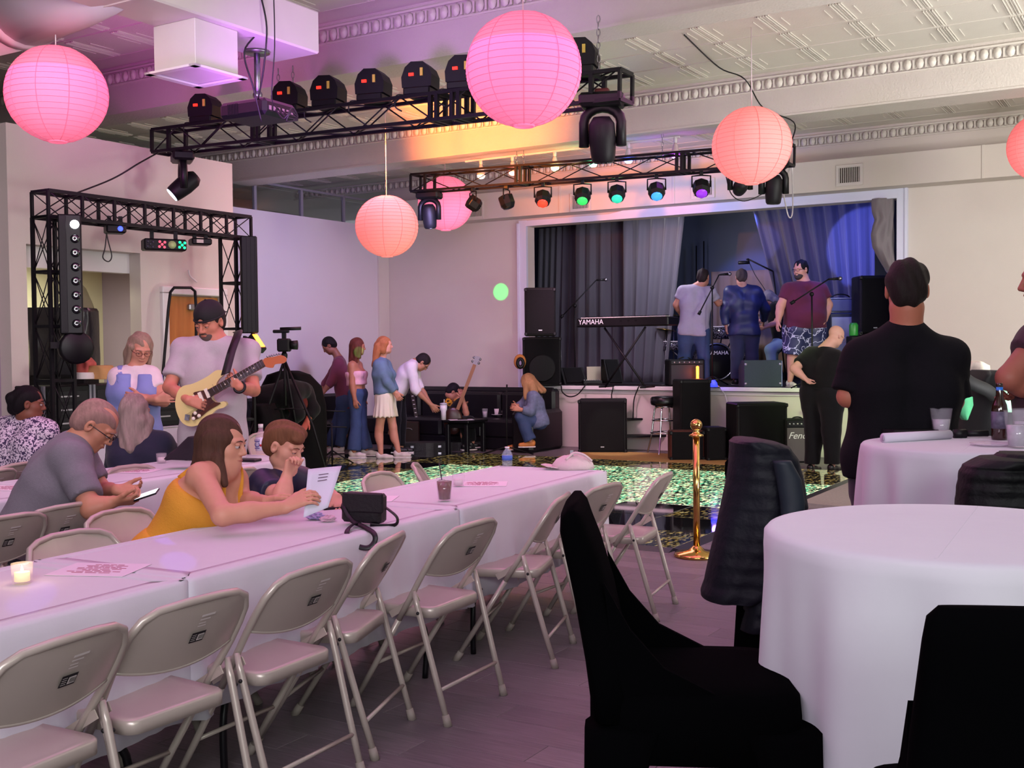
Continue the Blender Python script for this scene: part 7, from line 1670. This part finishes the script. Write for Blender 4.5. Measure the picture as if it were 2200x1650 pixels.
def crumple(label, px, py, r, col, z=TH, name='crumpled_paper', cat='paper', sq=.5, seed=1):
    rng = random.Random(seed); p = tbl(px, py, z); b = MB(); n, k = 18, 9; vs = []; fs = []
    for i in range(k+1):
        for j in range(n):
            t_ = pi*i/k; a = 2*pi*j/n; rr = r*(1+rng.uniform(-.28, .28)); vs.append(p+V((rr*sin(t_)*cos(a)*1.3, rr*sin(t_)*sin(a), max(0, r*sq-rr*sq*cos(t_)))))
    for i in range(k):
        for j in range(n): fs.append((i*n+j, i*n+(j+1) % n, (i+1)*n+(j+1) % n, (i+1)*n+j))
    b.add(vs, fs, mat(name+str(px), col, .6, noise=.25, nscale=40), False); return tag(b.build(name), label, cat)
crumple('crumpled blue and white wrapper below the held sheet of paper', 678, 1118, .030, 'a8a8d0', seed=2)
crumple('crumpled pink lit napkin right of the blue wrapper', 705, 1122, .026, 'd0b0c0', seed=3)
o = MB().box(tbl(722, 1093)+V((0, 0, .004)), (.14, .07, .009), rz=.5, bev=.003).build('phone', M_blk2); tag(o, 'black phone on the table under the hand of the boy', 'phone')
# beige cap / cloth
cp = thing('beige_cap', 'crumpled beige cap at the far end of the near table', 'cap', tbl(1232, 1008)); Mcp = mat('beige_canvas', 'c8b8b8', .85, noise=.06, bump=.3)
P_ = cp.location; v_, f_ = loft([((0, 0, 0), V((1, .2, 0)), V((-.2, 1, 0)), .13, .10), ((0, 0, .03), V((1, .2, 0)), V((-.2, 1, 0)), .125, .095), ((0.0, 0, .06), V((1, .2, 0)), V((-.2, 1, 0)), .10, .07), ((0, 0, .085), V((1, .2, .1)), V((-.2, 1, 0)), .06, .04)], 28, 2)
rng = random.Random(8); v_ = [V(v)*(1+rng.uniform(-.05, .05)) for v in v_]; MB().add(v_, f_, Mcp, True).build('crown', None, cp, world=False)
MB().prism([(-.09, 0), (.09, 0), (.08, .07), (0, .10), (-.08, .07)], (-.10, 0, .01), (0, 1, 0), (-1, 0, .15), (0, 0, .005), Mcp).build('visor', None, cp, world=False)
MB().tube(bez([(-.05, -.07, .06), (0, -.05, .10), (.06, -.06, .09), (.11, -.04, .05)], 5), .008, 6, Mcp).build('strap', None, cp, world=False)
MB().box((-.012, -.045, .10), (.02, .006, .035)).build('buckle', M_steel, cp, world=False)
# handbag
hb = thing('handbag', 'small black leather handbag with looped strap hanging over the table edge', 'handbag', tbl(788, 1128)); Mlb = mat('black_bag_leather', '0e0c10', .45, bump=.2, bscale=80)
kk = hb.location.y/FPX; cb = tbl(785, 1126)
def hp2(x, y, dY=0): return at(x, y, cb.y+dY)-hb.location
MB().box((-.01, .0, .072), (.185, .075, .125), M=Matrix.Rotation(-.32, 3, 'Z') @ Matrix.Rotation(.03, 3, 'Y'), bev=.012).build('bag_body', Mlb, hb, world=False)
MB().box((-.01, -.042, .098), (.19, .014, .085), M=Matrix.Rotation(-.32, 3, 'Z'), bev=.006).build('flap', Mlb, hb, world=False)
def strapm(pts, w=.011): return MB().tube(bez(pts, 7), w, 8, Mlb, flat=.28)
strapm([hp2(745, 1072), hp2(738, 1090, -.05), hp2(756, 1118, -.09), hp2(782, 1132, -.17), hp2(803, 1146, -.26), hp2(805, 1163, -.28), hp2(790, 1177, -.29), hp2(765, 1172, -.28), hp2(748, 1156, -.27), hp2(746, 1140, -.24), hp2(757, 1128, -.15), hp2(775, 1122, -.10)]).build('strap_loop', None, hb, world=False)
strapm([hp2(812, 1080), hp2(835, 1095, -.03), hp2(853, 1112, -.04), hp2(850, 1127, -.05), hp2(825, 1130, -.07), hp2(795, 1128, -.08)]).build('strap', None, hb, world=False)
MB().lathe([(.010, -.004), (.014, 0), (.010, .004)], hp2(812, 1084), 14, mat('gunmetal', '505058', .25, 1), M=Matrix.Rotation(pi/2, 3, 'X')).build('ring', None, hb, world=False)
# dark cloth and wallet on second table
o = blob([(938, 405, 440), (950, 392, 452), (962, 380, 460), (975, 362, 466), (986, 352, 462)], 7.1, .16, mat('dark_felt', '1e1420', .85), 24, 2, amp=.2, name='hat').build('felt_hat'); tag(o, 'dark crumpled felt hat on the second row table behind the woman in yellow', 'hat')
o = MB().box(tbl(528, 992)+V((0, 0, .008)), (.19, .10, .018), rz=-.3, bev=.004).build('wallet', Mlb); tag(o, 'black folder lying on the second row table behind the woman in yellow', 'folder')
# ---- high table
HZ = 1.07
def cloudy(label, px, py, h, r): return tag(tumblercup('plastic_cup', label, onz(px, py, HZ)+V((0, 0, .004)), h, r, .62, 'b0aab4', ice=False, r2=r*.72), label, 'cup')
cloudy('plastic cup of cloudy drink behind the rolled napkin', 2022, 938, .125, .050); cloudy('plastic cup of cloudy drink at the right edge of the photo', 2186, 964, .15, .054)
cloudy('plastic cup half hidden behind the cup at the right edge', 2200, 950, .14, .05)
a, c = onz(1898, 952, HZ), onz(2040, 944, HZ); o = MB().tube([a+V((0, 0, .022)), c+V((0, 0, .022))], [.022, .021], 14, mat('napkin_white', 'd0ccd8', .8)).build('rolled_napkin'); tag(o, 'rolled white napkin lying on the round table in front of the man in black', 'napkin')
MB().tube([a+V((-.004, 0, .022)), a+V((.0, 0, .022))], [.012, .014], 12, mat('napkin_fold', 'a8a0b0', .8)).build('folded_end', None, o)
o = MB().box(onz(1956, 938, HZ)+V((0, .02, .018)), (.22, .16, .032), rz=.1, bev=.004).build('tablet_case', M_blk2); tag(o, 'stack of black tablets beside the rolled napkin', 'tablet')
o = thing('flashlight', 'black flashlight lying beside the brown beer bottle', 'flashlight', onz(2075, 942, HZ)+V((0, 0, .022)))
MB().tube([(-.055, 0, 0), (.0, 0, 0)], .021, 14, M_blk2).build('head', None, o, world=False); MB().tube([(0, 0, 0), (.10, .0, 0)], .014, 14, M_blk2).build('barrel', None, o, world=False)
t = thing('beer_bottle', 'brown glass beer bottle with a blue neck foil on the round table', 'bottle', onz(2147, 946, HZ)+V((0, 0, .003))); kb_ = t.location.y/FPX; hB = 122*kb_
Mbr = mat('brown_glass', '2a1008', .08, coat=1)
MB().lathe([(0, 0), (.033, 0), (.034, .01), (.034, hB*.52), (.030, hB*.62), (.016, hB*.76), (.0135, hB*.97), (.0135, hB)], (0, 0, 0), 24, Mbr).build('bottle_body', None, t, world=False)
MB().lathe([(.0148, hB*.78), (.0146, hB*.93)], (0, 0, 0), 20, mat('blue_foil', '2878d8', .4)).build('neck_foil', None, t, world=False)
MB().lathe([(.0345, hB*.2), (.0345, hB*.5)], (0, 0, 0), 24, mat('bottle_label', '5a5468', .5, noise=.7, nscale=60)).build('label', None, t, world=False)
t = MB().lathe([(0, .002), (.06, .002), (.085, .010), (.086, .013), (.06, .006), (0, .006)], onz(2130, 959, HZ)+V((0, 0, .002)), 32, mat('clear_plate', 'e0d4e4', .1, alpha=.5)).build('plastic_plate'); tag(t, 'small clear plastic plate on the round table', 'plate')
# ---- jackets
Mj1 = mat('navy_quilted_nylon', '0d0e18', .62, spec=.25, noise=.15, nscale=14, bump=.5, bscale=26); Mj2 = mat('black_quilted_nylon', '08080b', .6, spec=.25, noise=.15, nscale=14, bump=.6, bscale=26)
jk = thing('quilted_jacket', 'navy quilted jacket hanging over the back of a covered stool', 'jacket', at(1630, 1100, 3.5))
blob([(944, 1578, 1640), (949, 1570, 1668), (958, 1570, 1692), (985, 1568, 1712), (1030, 1562, 1724), (1085, 1550, 1732), (1150, 1536, 1722), (1200, 1524, 1700), (1250, 1514, 1680), (1272, 1507, 1662), (1282, 1508, 1640)], 3.46, .26, Mj1, 36, 2.2, ridges=.05, amp=.10).build('jacket_body', None, jk)
blob([(1230, 1622, 1700), (1280, 1606, 1690), (1330, 1594, 1680), (1352, 1590, 1670)], 3.40, .15, Mj1, 24, 2.2, ridges=.14, amp=.1).build('hanging_sleeve', None, jk)
blob([(990, 1660, 1700), (1030, 1668, 1722), (1080, 1676, 1730), (1140, 1680, 1722)], 3.30, .06, mat('jacket_lining', '101a26', .6), 20, 2).build('arm_opening', None, jk)
jk = thing('puffer_jacket', 'black puffer jacket over the stool back at the right edge', 'jacket', at(2160, 1050, 3.75))
blob([(984, 2110, 2260), (990, 2096, 2280), (1000, 2076, 2295), (1015, 2068, 2300), (1050, 2062, 2305), (1100, 2056, 2310), (1180, 2052, 2310)], 3.75, .24, Mj2, 40, 2.6, ridges=.12, amp=.10, seed=3).build('jacket_body', None, jk)
blob([(974, 2150, 2260), (982, 2138, 2275), (992, 2136, 2280)], 3.82, .2, Mj2, 24, 2.4, amp=.2).build('hood', None, jk)
# ---- coats and cloths piled at the right by the wall
pl_ = thing('coat_pile', 'black coats and bag piled on a chair behind the tables at the right', 'coat', at(2110, 900, 8.2))
blob([(795, 2100, 2135), (815, 2082, 2150), (840, 2068, 2175), (870, 2062, 2190), (920, 2058, 2195), (1130, 2060, 2190)], 8.2, .5, M_blkf if 'M_blkf' in globals() else mat('black_coat', '121216', .8), 30, 2.4, amp=.2, seed=9).build('coat', None, pl_)
MB().tube(bez([at(2055, 800, 7.85), at(2085, 822, 7.8), at(2120, 838, 7.8), at(2135, 850, 7.85)], 6), .045, 10, mat('black_coat_sleeve', '0f0f12', .7)).build('sleeve', None, pl_)
Mfl = mat('floral_cloth', 'c8c4b4', .8, noise=.5, nscale=16)
o = blob([(775, 2078, 2100), (785, 2068, 2120), (805, 2060, 2122), (830, 2062, 2112), (842, 2070, 2100)], 8.5, .3, Mfl, 24, 2.2, amp=.2, seed=5).build('floral_scarf'); tag(o, 'pale floral cloth heaped on top of the black coats', 'cloth')
o = blob([(852, 2058, 2088), (870, 2056, 2090), (890, 2060, 2082), (902, 2068, 2076)], 7.8, .1, mat('green_cloth', '3a8a60', .8, noise=.3, nscale=12), 20, 2.2, amp=.2).build('green_cloth'); tag(o, 'green cloth hanging from the pile of black coats', 'cloth')
o = blob([(838, 2150, 2178), (855, 2146, 2184), (875, 2150, 2188), (885, 2156, 2186)], 7.8, .1, mat('mint_cloth', 'a0d8b4', .8, noise=.3, nscale=12), 20, 2.2, amp=.2).build('mint_cloth'); tag(o, 'mint and white cloth at the right of the coats', 'cloth')
p = RM(toroom(at(1833, 730, 14.6))[0], toroom(at(1833, 730, 14.6))[1], 0)
# ---- side room: table with racks
wt = rect_table(RM(-8.22, 5.95), RM(0, 1, 0), -RM(1, 0, 0), 2.0, .7, .80, 'folding table with equipment in front of the side wall, under cloth', 'white cloth on the equipment table behind the standing woman', 'equipment table', 44) if False else None
ct = thing('equipment_table', 'white clothed table carrying black rack cases along the side wall', 'table', RM(-8.08, 6.37, 0), RZ)
MB().box((0, 0, .80), (.44, 1.45, .04), bev=.005).build('tabletop', M_tt, ct, world=False)
b = MB(); b.box((.22, 0, .42), (.015, 1.45, .78)); b.box((-.22, 0, .42), (.015, 1.45, .78)); b.box((0, -.725, .42), (.44, .015, .78)); b.box((0, .725, .42), (.44, .015, .78)); b.box((0, 0, .825), (.46, 1.47, .008)); b.build('table_skirt', M_cloth, ct, world=False)
for i, v in enumerate((5.90, 6.38, 6.86)):
    t = thing('rack_case', ['left black equipment rack case behind the goalpost truss', 'middle black equipment rack case behind the standing woman', 'right black equipment rack case behind the guitarist'][i], 'case', RM(-8.08, v, .83), RZ+pi/2, 'black rack cases on the side table')
    MB().box((0, 0, .2), (.45, .38, .4), bev=.01).build('case_body', M_blk2, t, world=False)
    for k in range(3): MB().box((0, -.192, .09+k*.11), (.38, .006, .09), bev=.002).build('rack_panel', mat('rack_panel', '1e1e22', .4, .3), t, world=False)
    for k in range(3): MB().box((.0, -.198, .09+k*.11), (.2, .012, .012)).build('handle', M_badge, t, world=False)
    for s in (-1, 1): MB().box((s*.22, -.18, .2), (.02, .03, .4)).build('metal_edge', M_grey, t, world=False)
o = blob([(785, 196, 236), (792, 190, 244), (803, 186, 248), (814, 186, 248)], 9.3, .3, mat('tan_canvas', 'b89058', .8), 24, 2.4, amp=.1).build('tan_bag'); tag(o, 'tan canvas bag on top of the rack cases behind the standing woman', 'bag')
o = blob([(768, 176, 192), (780, 166, 204), (796, 164, 206), (806, 168, 200)], 9.25, .2, mat('striped_red_cloth', 'b86050', .8, noise=.5, nscale=20), 24, 2.2, amp=.25, seed=2).build('red_cloth_bag'); tag(o, 'rust striped cloth bag on the rack cases left of the tan bag', 'bag')
o = blob([(800, 158, 200), (806, 156, 202), (814, 156, 202)], 9.15, .2, mat('white_plates', 'dcd8d0', .5), 24, 2).build('paper_plates'); tag(o, 'stack of white plates on the rack cases', 'plates')
o = blob([(662, 68, 200), (668, 66, 204), (700, 66, 205), (750, 70, 206), (812, 72, 207)], 9.9, .4, mat('black_plastic_sheet', '1a1a1c', .3, noise=.4, nscale=8, bump=.8, bscale=7), 40, 4, amp=.12, seed=6).build('plastic_cover'); tag(o, 'black wrinkled plastic cover over a tall box in the side room', 'cover')
MB().box(V((at(136, 740, 9.9).x, 9.9, .65)), (.5, .34, 1.3), bev=.01).build('box', M_cab, o)
o = blob([(612, 168, 176), (628, 150, 186), (648, 130, 196), (664, 120, 202)], 10.3, .25, mat('olive_shadow_mound', '8a8468', .8), 24, 2).build('olive_shadow_mound'); tag(o, 'olive rounded mound standing for the shadow above the black plastic cover', 'shadow')  # solid mound put where a rounded shadow falls
# hand cart by the door
hc = thing('hand_cart', 'black tube frame of a hand cart standing in front of the oak door', 'cart', onu(385, 905, -8.15)-V((0, 0, 0))); hc.location.z = 0
pth = [onu(345, 850, -8.1), onu(352, 780, -8.1), onu(362, 660, -8.1), onu(366, 628, -8.1), onu(374, 618, -8.1), onu(410, 618, -8.1), onu(419, 626, -8.1), onu(421, 660, -8.1), onu(422, 800, -8.1)]
MB().tube([V((pth[0].x, pth[0].y, .12))]+[p for p in pth]+[V((pth[-1].x, pth[-1].y, .12))], .014, 8, M_blk).build('frame_tube', None, hc)
MB().box(V(((pth[0].x+pth[-1].x)/2, (pth[0].y+pth[-1].y)/2, .10)), (.35, .45, .03), rz=RZ, bev=.01).build('platform', M_blk, hc)
for k, p in enumerate((pth[0], pth[-1])): MB().tube([V((p.x-.02, p.y, .06)), V((p.x+.02, p.y, .06))], .06, 16, M_blk2).build('wheel', None, hc)
o = MB().tube(bez([onu(405, 580, LU+.02), onu(408, 592, LU+.02), onu(416, 600, LU+.02), onu(423, 606, LU+.02)], 5), .008, 6, M_trim).build('wall_cable'); tag(o, 'short white cable end sticking out of the side wall above the door', 'cable')
# ---- camera on tripod
tY = 11.8; pT = at(611, 770, tY); t = thing('camera_tripod', 'black camera tripod standing behind the boy', 'tripod', V((pT.x, pT.y, 0)))
zt = pT.z
for k in range(3):
    a = [2.75, -.15, 1.4][k]; MB().tube([(0, 0, zt-.02), (.30*cos(a), .30*sin(a), zt*.5), (.5*cos(a), .5*sin(a), 0)], [.016, .013, .010], 8, M_blk).build('leg', None, t, world=False)
MB().tube([(0, 0, zt-.5), (0, 0, zt+.04)], .014, 8, M_blk).build('centre_column', None, t, world=False)
for k in range(3): a = [2.75, -.15, 1.4][k]; MB().tube([(0, 0, zt*.62), (.22*cos(a), .22*sin(a), zt*.62)], .007, 6, M_blk).build('brace', None, t, world=False)
MB().lathe([(0, 0), (.03, 0), (.035, .04), (.02, .07), (0, .07)], (0, 0, zt), 14, M_blk2).build('fluid_head', None, t, world=False)
vc = thing('video_camera', 'camera with a microphone on top, mounted on the tripod', 'camera', V((pT.x, pT.y, zt+.07)))
MB().box((0, 0, .07), (.13, .14, .14), bev=.015).build('camera_body', M_blk2, vc, world=False); MB().tube([(.06, 0, .07), (.14, 0, .07)], [.045, .05], 18, M_blk2).build('lens', None, vc, world=False)
MB().box((0, 0, .17), (.04, .05, .06)).build('hot_shoe', M_blk2, vc, world=False); MB().box((-.03, 0, .215), (.17, .05, .035), bev=.008).build('microphone_mount', M_blk2, vc, world=False); MB().tube([(-.04, 0, .24), (.18, 0, .245)], .018, 12, M_blk2).build('shotgun_microphone', None, vc, world=False)
# music stand
p = onz(714, 1001); t = thing('music_stand', 'low black music stand in front of the boy in maroon', 'music stand', p)
zp = at(712, 908, p.y).z; MB().tube([(0, 0, 0), (0, 0, zp)], .012, 8, M_blk).build('pole', None, t, world=False)
for (x0, y0, x1, y1) in ((650, 914, 745, 918), (665, 881, 742, 884), (668, 883, 655, 912), (682, 862, 668, 884)): MB().tube([at(x0, y0, p.y)-p, at(x1, y1, p.y)-p], .010, 6, M_blk).build('desk_bar', None, t, world=False)
for k in range(3): a = 2*pi*k/3+.4; MB().tube([(0, 0, .2), (.3*cos(a), .3*sin(a), .01)], .010, 6, M_blk).build('leg', None, t, world=False)
# black gig bags
for i, (rows, Y, lab) in enumerate((([(797, 600, 640), (805, 575, 665), (830, 562, 690), (870, 556, 700), (930, 552, 702), (1035, 552, 700)], 13.2, 'black gig bag heap behind the crouching person'), ([(868, 548, 585), (890, 542, 600), (960, 540, 605), (1045, 540, 606)], 11.9, 'smaller black gig bag left of the tripod'))):
    o = blob(rows, Y, .5, mat('gig_bag_nylon', '0a090b', .8, spec=.15, bump=.5, bscale=8), 30, 2.5, amp=.14, seed=i+3).build('gig_bag'); tag(o, lab, 'bag')
# guitar on stand + cases
gs = thing('electric_guitar', 'dark guitar leaning on a stand behind the girl in the white skirt', 'guitar', onz(893, 958)); gA, gB = at(900, 925, gs.location.y), at(882, 826, gs.location.y)
MB().beam(gA, gB, .055, .025, mat('dark_neck', '2a1814', .4), up=(0, 1, 0)).build('neck', None, gs); MB().ell(gA+(gA-gB).normalized()*.1, (.17, .04, .2), 16, mat('dark_red_guitar', '2e100c', .25)).build('guitar_body', None, gs)
for k in range(7): MB().box(gA.lerp(gB, .3+k*.09)+V((0, -.015, 0)), (.03, .006, .012)).build('inlay', M_trim, gs)
for s in (-1, 1): MB().tube([gs.location+V((s*.15, .1, 0)), gs.location+V((0, .12, .45))], .012, 6, M_blk).build('stand_leg', None, gs)
gc = thing('guitar_case', 'long black guitar case lying on the floor under the coffee table', 'case', onz(945, 972), .08)
P8 = smooth_poly([(-.62, -.12), (-.2, -.19), (.1, -.13), (.35, -.17), (.6, -.12), (.62, .12), (.35, .17), (.1, .13), (-.2, .19), (-.62, .12)], 3) if 'smooth_poly' in globals() else [(-.62, -.15), (.62, -.17), (.62, .17), (-.62, .15)]
MB().prism(P8, (0, .3, 0), (1, 0, 0), (0, 1, 0), (0, 0, .13), mat('case_tolex', '141216', .5, bump=.3)).build('case_body', None, gc, world=False)
for k in range(3): MB().box((-.4+k*.4, .13, .075), (.05, .012, .035), bev=.003).build('latch', M_steel, gc, world=False)
am = thing('guitar_amplifier', 'small dark brown amplifier with a handle under the coffee table', 'amplifier', onz(880, 958)+V((0, -.1, 0)))
MB().box((0, 0, .2), (.34, .22, .38), bev=.015).build('cabinet', mat('brown_tolex', '2c1a18', .6), am, world=False); MB().tube(arc((0, -.12, .26), .06, 0, pi, 8, ay=(0, 0, .5)), .008, 6, M_steel).build('handle', None, am, world=False)
# strap coil on the stage trim
o = MB().tube([at(1117+9*cos(a*pi/8), 777+12*sin(a*pi/8), 16.6) for a in range(16)], .03, 6, mat('orange_strap', 'b87838', .7), closed=True).tube([at(1118+6*cos(a*pi/8), 780+9*sin(a*pi/8), 16.55) for a in range(16)], .025, 6, M_blk2, closed=True).build('strap_coil'); tag(o, 'orange and black coiled strap hanging at the left edge of the stage', 'strap')
